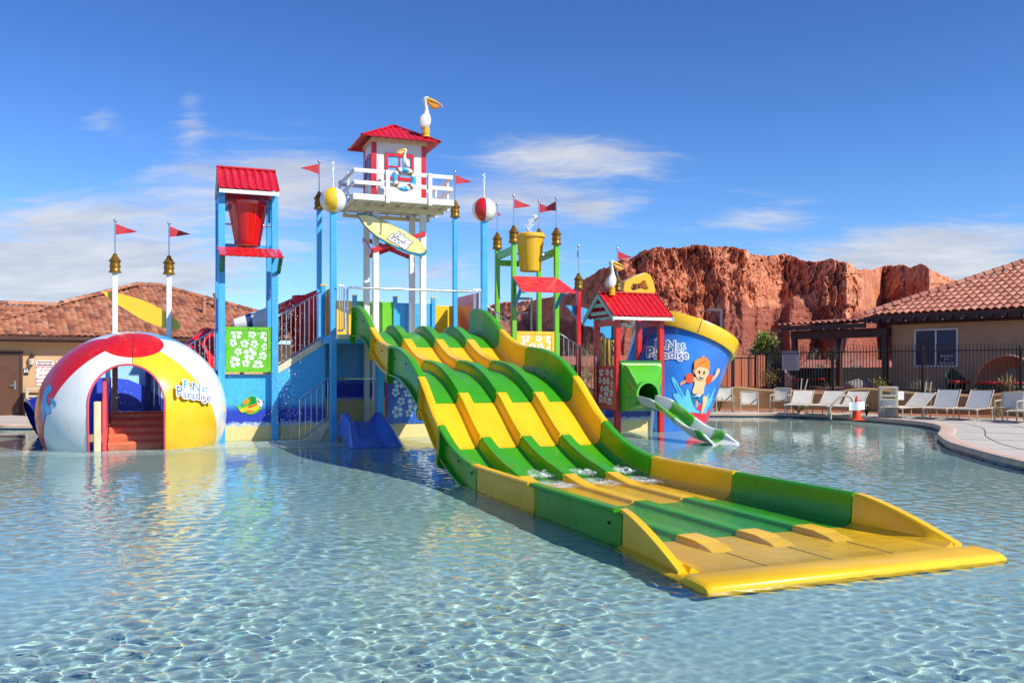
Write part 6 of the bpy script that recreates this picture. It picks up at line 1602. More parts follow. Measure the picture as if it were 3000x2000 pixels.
for k, (a, b, lb) in enumerate([((2345, 1150), (2349, 1108), 'thin upright white pole behind the first cream lounger'), ((2355, 1150), (2366, 1110), 'thin white pole leaning right behind the first cream lounger'), ((2708, 1165), (2714, 1118), 'thin upright white pole behind the grey loungers'), ((2722, 1160), (2728, 1118), 'thin white pole leaning right behind the grey loungers')]):
    Yp = 32.6 if k < 2 else 29.6; mb = MB(); a_, b_ = wy(*a, Yp), wy(*b, Yp); d = (a_ - b_).normalized(); mb.cyl(b_, a_ + d * .7, .022, n=8); solo('white_pole', lb, 'pole', mb, M_FRAME, a_, 'W', 'white poles on the planter wall')
# rules sign on the fence
q_ = fq(2319); fp_ = FP(q_); so2 = Vector((fp_.x, fp_.y, 2.03)) + Vector((fnrm.x, fnrm.y, 0)) * .06; sg = thing('rules_sign', 'grey rules notice with dark heading hung on the iron fence', 'sign', so2, 'W')
fx = Vector((fd.x, fd.y, 0)).normalized(); f = frame(so2, fx, (0, 0, 1)); sgn_ = 1
mb = MB(); w_, h = .80, .78; c_ = [f((x, y, 0)) for x, y in ((-w_ / 2, -h / 2), (w_ / 2, -h / 2), (w_ / 2, h / 2), (-w_ / 2, h / 2))]; nz = Vector((fnrm.x, fnrm.y, 0)); mb.loft([c_, [p - nz * .02 for p in c_]], True, True, False); part(sg, 'board', mb, paint('sign_grey', srgb(176, 178, 178), .5))
mb = MB(); c2 = [f((x, y, 0)) + nz * .003 for x, y in ((-.36, .25), (.36, .25), (.36, .36), (-.36, .36))]; mb.add(c2, [(0, 1, 2, 3)]); part(sg, 'heading_band', mb, paint('sign_navy', srgb(30, 40, 70), .5))
part(sg, 'heading', mapped(text_mb('WATER SLIDE RULES', .072, .001, .002), lambda p: f((p[0] * .9, p[1] + .305, 0)) + nz * .006), M_LOGOW)
mb = MB()
for i in range(10):
    y = .19 - i * .056; x1 = .33 - .12 * ((i * 37) % 5) / 4; mb.add([f((x, y + d, 0)) + nz * .003 for x, d in ((-.33, 0), (x1, 0), (x1, .014), (-.33, .014))], [(0, 1, 2, 3)])
part(sg, 'text_lines', mb, M_DARK)
# ---------- plants
def leaf_mat(name, c0, c1, c2):
    t = NT(name); co = t.coord(); rnd = t.node('ShaderNodeObjectInfo'); g = t.node('ShaderNodeNewGeometry')
    c = t.ramp(g.outputs['Random Per Island'], [(0, c0), (.55, c1), (1, c2)])
    p = t.n.new('ShaderNodeBsdfPrincipled'); t.set(p.inputs['Base Color'], c); p.inputs['Roughness'].default_value = .6
    tr = t.n.new('ShaderNodeBsdfTranslucent'); t.set(tr.inputs[0], c); mx = t.n.new('ShaderNodeMixShader'); mx.inputs[0].default_value = .25
    t.t.links.new(p.outputs[0], mx.inputs[1]); t.t.links.new(tr.outputs[0], mx.inputs[2]); t.t.links.new(mx.outputs[0], t.out.inputs[0]); return t.mat
M_LEAF = leaf_mat('leaf_green', srgb(70, 92, 34), srgb(116, 134, 48), srgb(164, 168, 80)); M_LEAFY = leaf_mat('leaf_olive', srgb(104, 92, 44), srgb(148, 134, 66), srgb(190, 172, 104)); M_LEAFB = leaf_mat('leaf_bright', srgb(120, 132, 40), srgb(168, 172, 64), srgb(206, 204, 104)); M_AGAVE = leaf_mat('agave_grey', srgb(130, 134, 116), srgb(172, 172, 150), srgb(206, 204, 184)); M_YUC = leaf_mat('yucca_straw', srgb(150, 128, 60), srgb(196, 172, 92), srgb(222, 200, 128)); M_SCRUB = leaf_mat('scrub_grey', srgb(96, 88, 62), srgb(132, 118, 84), srgb(160, 146, 104))
M_BARK = paint('bark', srgb(110, 86, 66), .9, .3, 6, .3); M_PALEB = paint('pale_bark', srgb(176, 160, 144), .9, .15, 6, .2)
def leaves(mb, rg, n, fn, size, aspect=.5):
    for _ in range(n):
        c = fn(); d = Vector((rg.gauss(0, 1), rg.gauss(0, 1), rg.gauss(.2, 1))).normalized(); s_ = d.cross(Vector((rg.gauss(0, 1), rg.gauss(0, 1), rg.gauss(0, 1)))).normalized(); L = size * rg.uniform(.6, 1.3)
        mb.add([c - d * L * .5, c + s_ * L * aspect * .5, c + d * L * .5, c - s_ * L * aspect * .5], [(0, 1, 2, 3)])
def shrub(o, r, h, n, size, mat, label, seed, group='shrubs on the terrace', name='shrub', cat='shrub'):
    o = Vector(o); rg = random.Random(seed); t = thing(name, label, cat, o, 'W', group); st_ = MB(); tips = []
    for i in range(9):
        a = rg.uniform(0, 6.28); q = rg.uniform(.3, 1); tip = o + Vector((r * q * math.cos(a), r * q * math.sin(a), h * rg.uniform(.55, 1))); m_ = o.lerp(tip, .5) + Vector((0, 0, .1 * h)); st_.ringpath([o, m_, tip], [.016, .011, .005], 5); tips += [m_, tip, m_.lerp(tip, .5)]
    part(t, 'stem', st_, M_BARK); mb = MB()
    leaves(mb, rg, n, lambda: rg.choice(tips) + Vector((rg.gauss(0, r * .22), rg.gauss(0, r * .22), rg.gauss(0, h * .13))), size); part(t, 'foliage', mb, mat); return t
def rosette(o, n, L, mat, label, seed, up=.5, w_=.035, name='agave', cat='agave', group='spiky plants on the terrace'):
    o = Vector(o); rg = random.Random(seed); mb = MB()
    for i in range(n):
        a = rg.uniform(0, 6.283); e = rg.uniform(up - .35, up + .75); l = L * rg.uniform(.7, 1.1); d = Vector((math.cos(a) * math.cos(e), math.sin(a) * math.cos(e), math.sin(e))); s_ = Vector((-math.sin(a), math.cos(a), 0)); rows = []
        for k in range(6):
            q = k / 5; c = o + d * l * q + Vector((0, 0, -.12 * l * q * q)); ww = w_ * (1 - q) ** .6 * (.6 + q) + .001; rows.append([c - s_ * ww, c + Vector((0, 0, -.3 * ww)), c + s_ * ww])
        mb.loft(rows, False, False, True)
    return solo(name, label, cat, mb, mat, o, 'W', group)
def tz_(px, py, Y): p = wy(px, py, Y); return p
T = .80
shrub(wy(2250, 1136, 38.2).xy.to_3d() + Vector((0, 0, T)), .55, .85, 420, .085, M_LEAFY, 'leafy olive bush behind the left end of the iron fence', 21)
shrub(wy(2572, 1138, 35.0).xy.to_3d() + Vector((0, 0, T)), .30, .55, 170, .09, M_LEAFB, 'bright yellow green bush at the corner of the casita wall', 22)
shrub(wy(2880, 1150, 31.8).xy.to_3d() + Vector((0, 0, T)), .45, .22, 140, .07, M_LEAFB, 'low pale ground shrub before the day bed', 23)
rosette(wy(2705, 1136, 33.2).xy.to_3d() + Vector((0, 0, T + .03)), 46, .75, M_AGAVE, 'large pale spiky agave under the casita window', 31, .55)
rosette(wy(2433, 1134, 36.0).xy.to_3d() + Vector((0, 0, T + .02)), 26, .5, M_AGAVE, 'small spiky agave at the foot of the cactus stem', 32, .5, .025)
rosette(wy(2960, 1150, 31.2).xy.to_3d() + Vector((0, 0, T + .02)), 30, .85, leaf_mat('aloe', srgb(150, 140, 90), srgb(190, 180, 120), srgb(220, 208, 160)), 'tall upright pale aloe in front of the day bed', 33, 1.0, .04)
for i, (px, py, lb) in enumerate(((2112, 1202, 'small dry shrub under the armchair by the blue pail'), (2345, 1208, 'straggly shrub under the first cream lounger'), (2545, 1216, 'yellow flowered shrub right of the traffic cone'), (2716, 1192, 'straggly shrub behind the grey loungers'), (2935, 1222, 'shrub behind the armchair near the right edge'))):
    p = wz(px, py, .18); shrub((p.x, p.y + .2, .15), .36, .5 if i != 1 else .32, 150, .06, M_LEAFY, lb, 40 + i, 'shrubs in the planting bed')
# cactus tree
o = wy(2437, 1134, 36.2).xy.to_3d() + Vector((0, 0, T)); jt = thing('joshua_tree', 'thin stemmed spiky headed desert tree behind the iron fence', 'tree', o, 'W'); mb = MB(); mb.ringpath([o, o + Vector((.02, 0, .9)), o + Vector((0, 0, 1.35))], [.07, .055, .05], 8); part(jt, 'trunk', mb, M_BARK)
mb = MB(); rg = random.Random(8)
for k in range(9):
    c = o + Vector((rg.uniform(-.25, .25), rg.uniform(-.2, .2), rg.uniform(1.15, 1.75)))
    for i in range(26):
        d = Vector((rg.gauss(0, 1), rg.gauss(0, 1), rg.gauss(.4, 1))).normalized(); s_ = d.cross(Vector((0, 0, 1))).normalized() * .012; mb.add([c - s_, c + s_, c + d * .24], [(0, 1, 2)])
part(jt, 'crown', mb, leaf_mat('joshua_leaf', srgb(58, 56, 34), srgb(88, 84, 48), srgb(130, 120, 74)))
# rock
o = wy(2515, 1137, 36.4).xy.to_3d() + Vector((0, 0, T)); mb = MB(); mb.ball(o + Vector((0, 0, .18)), .56, 28, 18, (1, .7, .52)); rv = []
for p in mb.v: p = Vector(p); q = (p - o) * 3.2; rv.append(tuple(o + (p - o) * (1 + .22 * noise.noise(q) + .08 * noise.noise(q * 2.7)) ))
mb.v = rv; solo('boulder', 'pale grey boulder behind the iron fence under the porch', 'boulder', mb, paint('boulder_stone', srgb(150, 140, 136), .9, .25, 3, .5, 12), o, 'W')
# green tree and bare tree
def tree(o, h, r, n, size, mat, label, seed, shape):
    o = Vector(o); rg = random.Random(seed); t = thing('tree', label, 'tree', o, 'W', 'trees beyond the fence'); st_ = MB(); tips = []; st_.ringpath([o, o + Vector((0, 0, h * .5)), o + Vector((.05, 0, h * .96))], [.10, .07, .015], 8)
    for i in range(46):
        q = rg.uniform(.16, .98); a = rg.uniform(0, 6.28); ll = r * shape(q) * rg.uniform(.6, 1.1); b_ = o + Vector((0, 0, h * q * .92)); tip = b_ + Vector((ll * math.cos(a), ll * math.sin(a), ll * .45)); st_.ringpath([b_, tip], [.02, .006], 5); tips += [tip, b_.lerp(tip, .6), b_.lerp(tip, .85)]
    part(t, 'trunk', st_, M_BARK); mb = MB(); leaves(mb, rg, n, lambda: rg.choice(tips) + Vector((rg.gauss(0, .13), rg.gauss(0, .13), rg.gauss(0, .13))), size); part(t, 'crown', mb, mat); return t
M_TREE = leaf_mat('tree_green', srgb(70, 94, 30), srgb(128, 146, 52), srgb(190, 192, 96))
o = wy(2245, 1140, 43).xy.to_3d() + Vector((0, 0, .3)); tree(o, 3.25, 1.15, 3600, .17, M_TREE, 'bushy yellow green tree behind the left end of the iron fence', 51, lambda q: (1.02 - q) ** .6 * min(1, q * 5 + .3))
def bare(o, h, label, seed, n0=7, mat=None):
    o = Vector(o); rg = random.Random(seed); t = thing('bare_tree', label, 'tree', o, 'W', 'bare trees and shrubs beyond the fence'); mb = MB()
    def br(p, d, L, r, dep):
        e = p + d * L; m_ = p.lerp(e, .5) + Vector((rg.gauss(0, .04), rg.gauss(0, .04), 0)) * L; mb.ringpath([p, m_, e], [r, r * .8, r * .55], 5)
        if dep:
            for _ in range(3): br(e if rg.random() < .6 else m_, (d + Vector((rg.gauss(0, .5), rg.gauss(0, .5), rg.gauss(.1, .35)))).normalized(), L * rg.uniform(.5, .8), r * .5, dep - 1)
    for i in range(n0): br(o, Vector((rg.gauss(0, .35), rg.gauss(0, .3), 1)).normalized(), h * rg.uniform(.3, .42), .03, 3)
    part(t, 'branches', mb, mat or M_PALEB); return t
bare(wy(2296, 1140, 42.0).xy.to_3d() + Vector((0, 0, .3)), 3.7, 'bare pale twiggy tree beside the green tree', 61)
# straw yucca behind the hut
o = W2S((0, 0, 0)); p = pv(1782, 1075, 26.4); o = S2W((p.x, 26.4, 0)); yt = thing('yucca', 'tall yucca with drooping straw coloured leaves behind the red hut', 'yucca', (o.x, o.y, .12), 'W')
mb = MB(); mb.ringpath([(o.x, o.y, .1), (o.x, o.y, 3.0)], [.10, .06], 8); part(yt, 'trunk', mb, M_BARK); mb = MB(); rg = random.Random(71)
for i in range(70):
    a = rg.uniform(0, 6.28); z0 = rg.uniform(2.5, 3.05); l = rg.uniform(.9, 2.2); s_ = Vector((-math.sin(a), math.cos(a), 0)); rows = []
    for k in range(7):
        q = k / 6; c = Vector((o.x, o.y, z0)) + Vector((math.cos(a), math.sin(a), 0)) * (.10 + .34 * math.sin(min(1, q * 1.3) * 1.9)) + Vector((0, 0, .15 * math.sin(q * 3) - l * q ** 1.2)); ww = .028 * (1 - q * .8); rows.append([c - s_ * ww, c, c + s_ * ww])
    mb.loft(rows, False, False, True)
for i in range(60):
    a, e = rg.uniform(0, 6.28), rg.uniform(.2, 1.4); c = Vector((o.x, o.y, 3.0)); d = Vector((math.cos(a) * math.cos(e), math.sin(a) * math.cos(e), math.sin(e))); s_ = Vector((-math.sin(a), math.cos(a), 0)) * .02; mb.add([c - s_, c + s_, c + d * .6], [(0, 1, 2)])
part(yt, 'leaves', mb, M_YUC)
# ---------- seats on the terrace
def terrace_chair(px, Y, label, shell, cush, yaw):
    o = wy(px, 1130, Y).xy.to_3d() + Vector((0, 0, T)); t = thing('wicker_chair', label, 'chair', o, 'W', 'round backed chairs on the terrace'); M = Matrix.Rotation(yaw, 3, 'Z'); mb = MB(); rings = []
    for k in range(13):
        a = math.pi * (k / 12) ; r = .40; x, y = r * math.cos(a), r * math.sin(a) * .9; zt = .52 + .42 * math.sin(a) ** 1.5
        rings.append([o + M @ Vector(v) for v in ((x, y, .12), (x * 1.06, y * 1.06, .5), (x * 1.08, y * 1.12, zt), (x * .97, y * 1.0, zt), (x * .94, y * .94, .5), (x * .9, y * .9, .12))])
    mb.loft(rings, True, True, True); part(t, 'shell', mb, shell); mb = MB()
    for x, y in ((-.3, -.25), (.3, -.25), (-.25, .28), (.25, .28)): q = o + M @ Vector((x, y, 0)); mb.cyl(q, q + Vector((0, 0, .4)), .025, n=6)
    part(t, 'legs', mb, shell); mb = MB(); mb.cbox(o + Vector((0, 0, .42)), (.62, .58, .12), M); part(t, 'cushion', mb, cush, bevel=.04, seg=3); return t
M_CUSH = paint('cushion_red', srgb(190, 26, 24), .8, .1, 4, .1); M_WICK = paint('wicker_green', srgb(20, 58, 44), .6, .25, 12, .3, 50)
terrace_chair(2805, 33.2, 'dark green wicker chair with red cushion under the casita wall', M_WICK, M_CUSH, R(15)); terrace_chair(2325, 39.2, 'pale backed patio chair with red cushion under the porch', M_PALEB, M_CUSH, R(60)); terrace_chair(2395, 40.2, 'patio chair with red cushion at the back of the porch', M_WICK, M_CUSH, R(-20))
o = wy(2952, 1140, 32.0).xy.to_3d() + Vector((0, 0, T)); db = thing('day_bed', 'round wicker day bed with tan canopy hood and red cushion', 'day bed', o, 'W'); ye = math.atan2(fd.y, fd.x); M = Matrix.Rotation(ye, 3, 'Z')
mb = MB(); rings = []
for k in range(15):
    a = math.pi * k / 14; rings.append([o + M @ Vector((1.12 * math.cos(a) * q, y, .30 + 1.12 * math.sin(a) * q)) for y, q in ((-.10, 1.0), (.25, 1.02), (.60, .86), (.85, .6), (.83, .57), (.58, .82), (.25, .97), (-.10, .95))])
mb.loft(rings, True, True, True); part(db, 'canopy', mb, paint('canopy_tan', srgb(200, 150, 122), .8, .1, 3, .1)); mb = MB(); mb.lathe([(1.0, 0), (1.05, .25), (1.0, .33), (.02, .33)], o, 28, Matrix.Diagonal((1.05, .9, 1))); part(db, 'base', mb, M_WICK); mb = MB(); mb.lathe([(.98, .34), (1.02, .40), (.98, .46), (.02, .47)], o, 28, Matrix.Diagonal((1.03, .88, 1))); part(db, 'cushion', mb, M_CUSH)
# ---------- street lamps, far houses, scrub
M_POLE = paint('lamp_grey', srgb(104, 108, 112), .4, .1, 3, .02, metal=.4)
def street_lamp(px, ytop, Y, label, arm=-1, L=.9):
    p = wy(px, ytop, Y); t = thing('street_lamp', label, 'street lamp', (p.x, p.y, .1), 'W', 'grey street lamps beyond the pool'); mb = MB(); mb.box(p.x - .07, p.y - .07, .05, p.x + .07, p.y + .07, p.z); part(t, 'pole', mb, M_POLE)
    mb = MB(); mb.box(p.x + (arm * (L + .1) if arm < 0 else .1), p.y - .2, p.z - .14, p.x + (-.1 if arm < 0 else L + .1), p.y + .2, p.z + .02); part(t, 'head', mb, M_POLE, bevel=.02); return t
street_lamp(2113, 906, 62, 'grey street lamp rising behind the yellow pail rim'); street_lamp(1557, 872, 60, 'tall grey street lamp seen through the green bucket frame'); street_lamp(1514, 915, 84, 'small far street lamp left of the tall one', 1)
M_HW = paint('far_house_tan', srgb(196, 150, 116), .9, .1, 1, 0); M_HR = paint('far_house_roof', srgb(168, 92, 74), .9, .1, 2, 0)
hn = 0
for px, Y, w_, h, lb in ((2440, 118, 9, 2.7, 'far tan house with red roof seen under the porch left'), (2530, 134, 10, 2.8, 'far tan house with red roof seen under the porch right'), (1690, 120, 12, 3.2, 'far house with red roof between the green and red posts'), (1760, 100, 9, 3.0, 'far house with red roof behind the straw yucca'), (2080, 130, 12, 3.2, 'far red roofed house low behind the blue pail'), (1600, 135, 12, 3.3, 'far house with red roof behind the yellow flower panel')):
    p = wy(px, 1073, Y); o = Vector((p.x, p.y, .05)); t = thing('far_house', lb, 'house', o, 'W', 'far houses at the foot of the mountain'); mb = MB(); mb.box(o.x - w_ / 2, o.y, 0, o.x + w_ / 2, o.y + 8, h * .62); part(t, 'wall', mb, M_HW)
    mb = MB(); mb.prism([(o.y - .6, h * .6), (o.y + 8.6, h * .6), (o.y + 4, h)], (o.x - w_ / 2 - .5, 0, 0), (0, 1, 0), (0, 0, 1), (w_ + 1, 0, 0)); part(t, 'roof', mb, M_HR)
    for k in (-.3, .05, .32): mb = MB(); mb.box(o.x + k * w_ - .5, o.y - .04, .7, o.x + k * w_ + .5, o.y + .05, 1.5); part(t, 'window', mb, M_GLASS)
rg = random.Random(99); mb = MB()
for k in range(420):
    Y = rg.uniform(62, 420); px = rg.uniform(1380, 3200); p = wy(px, 1073, Y); s_ = rg.uniform(.5, 1.5) * (1 + Y / 260)
    leaves(mb, rg, 26, lambda: Vector((p.x + rg.gauss(0, s_ * .5), p.y + rg.gauss(0, s_ * .5), .1 + abs(rg.gauss(s_ * .45, s_ * .3)))), .35 * s_, .7)
sc_ = structure('scrub', mb, M_SCRUB, kind='stuff')
for k, (px, Y, lb) in enumerate(((1745, 52, 'bare tan shrub tree left of the straw yucca'), (1840, 58, 'bare tan shrub tree between red hut and blue pail'), (1700, 60, 'bare tan shrub tree right of the green frame'), (1610, 64, 'bare tan tree behind the yellow flower panel'), (2200, 60, 'grey bare tree behind the block wall'), (2385, 70, 'grey bare tree seen under the porch'), (2500, 74, 'grey bare shrub seen under the porch near the casita'))):
    p = wy(px, 1073, Y); bare((p.x, p.y, .1), rg.uniform(3.2, 4.4), lb, 80 + k, 9, M_PALEB if k > 3 else paint('tan_twigs', srgb(170, 138, 96), .9))
# ---------- red sandstone mountain: benches of cliff over talus, cut by ravines
def ridge_line(px):
    pts = [(-1500, 1060), (200, 1050), (900, 1010), (1200, 960), (1300, 930), (1380, 905), (1425, 891), (1450, 880), (1500, 877), (1560, 870), (1590, 862), (1620, 860), (1650, 850), (1680, 838), (1700, 812), (1740, 782), (1800, 757), (1850, 737), (1872, 722), (1920, 712), (1990, 705), (2050, 704), (2130, 706), (2180, 718), (2215, 731), (2290, 727), (2330, 738), (2380, 752), (2430, 742), (2460, 750), (2486, 756), (2510, 778), (2560, 776), (2600, 770), (2640, 764), (2665, 770), (2700, 760), (2722, 772), (2760, 792), (2810, 812), (2840, 818), (2950, 850), (3150, 880), (3500, 930), (4200, 1010), (5200, 1055)]
    return np.interp(px, [p[0] for p in pts], [p[1] for p in pts])
NR = 230
def fbm(x, y, z, o=5, h=.5):
    v, a, f_ = 0, 1, 1
    for _ in range(o): v += a * noise.noise(Vector((x * f_, y * f_, z * f_))); a *= h; f_ *= 2.03
    return v
def ridged(x, y, z, o=3):
    v, a, f_ = 0, 1, 1
    for _ in range(o): v += a * (1 - 2.6 * abs(noise.noise(Vector((x * f_, y * f_, z * f_))))); a *= .5; f_ *= 2.1
    return v
FARP = [(-1500, 2.2), (1300, 2.05), (1560, 1.75), (1640, 1.5), (1720, 1.14), (1800, 1.03), (1900, 1.0), (2200, 1.0), (2300, 1.05), (2400, 1.0), (2480, .96), (2525, .99), (2585, 1.50), (2650, 1.40), (2722, 1.2), (2770, 1.26), (2850, 1.42), (3200, 1.7), (5200, 2.1)]
pxs = np.concatenate([np.linspace(-1500, 1380, 60)[:-1], np.linspace(1380, 2900, 900)[:-1], np.linspace(2900, 5200, 70)])
rows = np.linspace(0, 1, NR)
V3 = np.zeros((NR, len(pxs), 3)); TAL = np.zeros((NR, len(pxs))); D0 = 1500.0
for j, px in enumerate(pxs):
    az = (px - CX) / F
    ry = ridge_line(px)
    Dt = D0 * float(np.interp(px, [p[0] for p in FARP], [p[1] for p in FARP]))
    X0 = (px - CX) * .577
    H = (HOR - ry) / F * Dt
    H *= 1 + .010 * noise.noise(Vector((X0 * .02, 0, 7))) + .010 * noise.noise(Vector((X0 * .075, 0, 3))) + .010 * (noise.cell(Vector((X0 * .07, 0, 3))) - .5) + .006 * noise.noise(Vector((X0 * .3, 0, 3)))
    big = fbm(X0 * .0052, 3.1, 0, 3); mid = fbm(X0 * .019, 1.7, 0, 3)
    cf = min(.80, max(.28, .53 + .34 * big + .16 * mid))
    if px < 1700: cf += .15
    for i, q in enumerate(rows):
        z = H * q
        w_ = fbm(X0 * .03, z * .03, 3.3, 2) * 9
        if q < cf: run = (1 - q / cf) ** 1.12 * .17 + .05
        else:
            c_ = (q - cf) / (1 - cf); run = .05 * (1 - c_) ** 1.1
        y = Dt * (1 - run * min(1, H / 150 + .25))
        steep = 1 / (1 + math.exp(-(q - cf + .05 * noise.noise(Vector((X0 * .05, z * .04, 8)))) * 30))
        xw, zw_ = X0 + w_ * .6, z + w_ * .5
        rock = -ridged(xw * .010, zw_ * .009, 9.0, 3) * 9 + fbm(X0 * .006, .5, 4.0, 2) * 34 + abs(noise.noise(Vector((X0 * .013 + z * .004, z * .003, 6.1)))) * 60 - 15
        for fx, fz, am, tk, sd in ((.034, .021, 9, 8, 1.0), (.080, .048, 6, 6, 6.5), (.19, .12, 3.4, 3.6, 12.5)):
            gx, gz = xw * fx, zw_ * fz
            dd, pp = noise.voronoi(Vector((gx, gz, sd))); p0 = pp[0]
            rock += (noise.cell(p0 * 9.7) - .5) * am + tk * ((noise.cell(p0 * 5.3) - .62) * 2.2 * (gx - p0.x) + (noise.cell(p0 * 3.1) - .1) * 1.6 * (gz - p0.y)) + .18 * am * max(0, 1 - (dd[1] - dd[0]) / .08)
        rock += fbm(xw * .2, zw_ * .2, 2.0, 2, .6) * 2.0
        dn = 1 - min(1, q / cf)
        sway = X0 + 30 * noise.noise(Vector((X0 * .006, z * .010, 2.2)))
        sp1 = abs(noise.noise(Vector((sway * .0105, z * .0025, 11.0)))) * 2.2; sp2 = abs(noise.noise(Vector((sway * .031, z * .006, 4.0)))) * 2.2; sp3 = abs(noise.noise(Vector((sway * .085, z * .02, 7.0)))) * 2.2
        tl = fbm(X0 * .16, z * .13, 2.0, 3, .6) * 4 + (sp1 * 115 * (.25 + dn) + sp2 * 21 * (.4 + dn) + sp3 * 6 * (.5 + dn)) - 58 + fbm(X0 * .06, z * .07, 1, 3) * 3 + (abs(((z * .085 + .8 * noise.noise(Vector((X0 * .012, z * .02, 5)))) % 1) - .5) - .25) * 5
        TAL[i, j] = 1 - steep
        y += steep * rock * .62 + (1 - steep) * tl
        if q > .975: y += (q - .975) / .025 * 40
        V3[i, j] = (az * y, y, z - 3 + (0 if i else -30))
co = V3.reshape(-1, 3).astype(np.float32); nc = len(pxs)
idx = np.arange(NR * nc).reshape(NR, nc); q = np.stack([idx[:-1, :-1], idx[:-1, 1:], idx[1:, 1:], idx[1:, :-1]], -1).reshape(-1, 4)
me = bpy.data.meshes.new('mountain'); me.from_pydata(co.tolist(), [], q.tolist()); me.polygons.foreach_set('use_smooth', [False] * len(q)); me.update()
at_ = me.attributes.new('talus', 'FLOAT', 'POINT'); at_.data.foreach_set('value', TAL.reshape(-1).astype(np.float32))
t = NT('sandstone'); co = t.coord(); X_, Y_, Z_ = t.sep(co); g = t.node('ShaderNodeNewGeometry'); nz = t.sep(g.outputs['True Normal'])[2]
n1 = t.noise(t.coord(scale=(.004, .004, .03)), 1.0, 6, .6); n2 = t.noise(t.coord(scale=(.03, .03, .03)), 1.0, 5, .6)
band = t.noise(t.coord(scale=(.0012, .0012, .11)), 1.0, 4, .6)
cliff = t.ramp(t.math('ADD', t.math('MULTIPLY', n1, .6), t.math('MULTIPLY', n2, .4)), [(.3, srgb(186, 112, 86)), (.47, srgb(222, 146, 110)), (.6, srgb(236, 174, 138)), (.75, srgb(212, 132, 102))])
tal = t.ramp(band, [(.32, srgb(140, 78, 64)), (.45, srgb(170, 98, 80)), (.55, srgb(150, 86, 72)), (.68, srgb(182, 114, 94))])
ta = t.n.new('ShaderNodeAttribute'); ta.attribute_name = 'talus'; tm_ = t.math('MULTIPLY', ta.outputs['Fac'], t.maprange(t.noise(t.coord(scale=(.03, .03, .03)), 1.0, 5, .7), .25, .5, .55, 1))
c = t.mix(t.maprange(tm_, .30, .8, 0, 1, True), cliff, tal)
vo = t.n.new('ShaderNodeTexVoronoi'); vo.feature = 'DISTANCE_TO_EDGE'; wv_ = t.n.new('ShaderNodeVectorMath'); wv_.operation = 'MULTIPLY_ADD'; t.set(wv_.inputs[0], t.noise(t.coord(scale=(.05, .05, .05)), 1.0, 4, .6, 'Color')); wv_.inputs[1].default_value = (.9, .9, .9); t.set(wv_.inputs[2], t.coord(scale=(.075, .075, .022))); t.set(vo.inputs['Vector'], wv_.outputs[0]); vo.inputs['Scale'].default_value = 1.0
cr_ = t.maprange(vo.outputs['Distance'], .0, .09, .75, 0)
c = t.mix(t.math('MULTIPLY', cr_, t.maprange(nz, .6, .35)), c, srgb(96, 46, 40))
c = t.mix(t.maprange(t.noise(t.coord(scale=(.012, .012, .02)), 1.0, 6, .65), .48, .68, 0, .55), c, srgb(140, 84, 72))
c = t.mix(t.maprange(t.noise(t.coord(scale=(.09, .09, .12)), 1.0, 4, .7), .55, .72, 0, .4), c, srgb(232, 176, 146))
dots = t.maprange(t.noise(t.coord(scale=(.12, .12, .12)), 1.0, 3, .6), .58, .64, 0, .75)
c = t.mix(t.math('MULTIPLY', dots, t.maprange(nz, .35, .7)), c, srgb(74, 58, 44))
bp = t.bump(t.noise(t.coord(scale=(.05, .05, .012)), 1.0, 8, .7), 1.0, 14, t.bump(t.noise(t.coord(scale=(.25, .25, .25)), 1.0, 5, .7), .8, 3))
c = t.mix(1.0, c, (1.22, 1.17, 1.14), 'MULTIPLY')
t.bsdf(Base_Color=c, Roughness=.95, Normal=bp, Specular_IOR_Level=.1); me.materials.append(t.mat)
mo = bpy.data.objects.new('mountain', me); COL.objects.link(mo); mo['kind'] = 'structure'

# ---------- falling drops and foam
rg = random.Random(17); mb = MB()
def drop(p, r): mb.ball(p, r, 6, 4, (.8, .8, rg.uniform(1, 2.2)))
for k in range(520):
    u, v = rg.gauss(2.75, .16), rg.gauss(22.0, .25); z = 4.2 * rg.random() ** 1.6; u += (4.3 - z) * .04 * rg.gauss(0.6, .6); drop((u, v, z), rg.uniform(.004, .010))
for k in range(130): drop((rg.gauss(.9, .35), rg.gauss(22.3, .2), .4 + 1.9 * rg.random() ** 1.4), rg.uniform(.004, .009))
for k in range(70): drop((rg.gauss(-.75, .22), rg.gauss(21.2, .5), 1.7 * rg.random()), rg.uniform(.003, .007))
structure('water_drops', mb, M_FOAMW, 'S', 'stuff')
def foam(name, spots, seed):
    rg = random.Random(seed); mb = MB()
    for u, v, ru, rv, n, r0, z0 in spots:
        for _ in range(n):
            a, q = rg.uniform(0, 6.28), rg.random() ** .5; mb.ball((u + ru * q * math.cos(a), v + rv * q * math.sin(a), z0 + rg.uniform(-.3, .5) * r0), r0 * rg.uniform(.3, 1.1), 7, 5, (1.6, 1.6, .45))
    return structure(name, mb, M_FOAMFLAT, 'S', 'stuff')
t = NT('foam_white'); co = t.coord(); t.bsdf(Base_Color=(.74, .82, .82), Roughness=.5); M_FOAMFLAT = t.mat
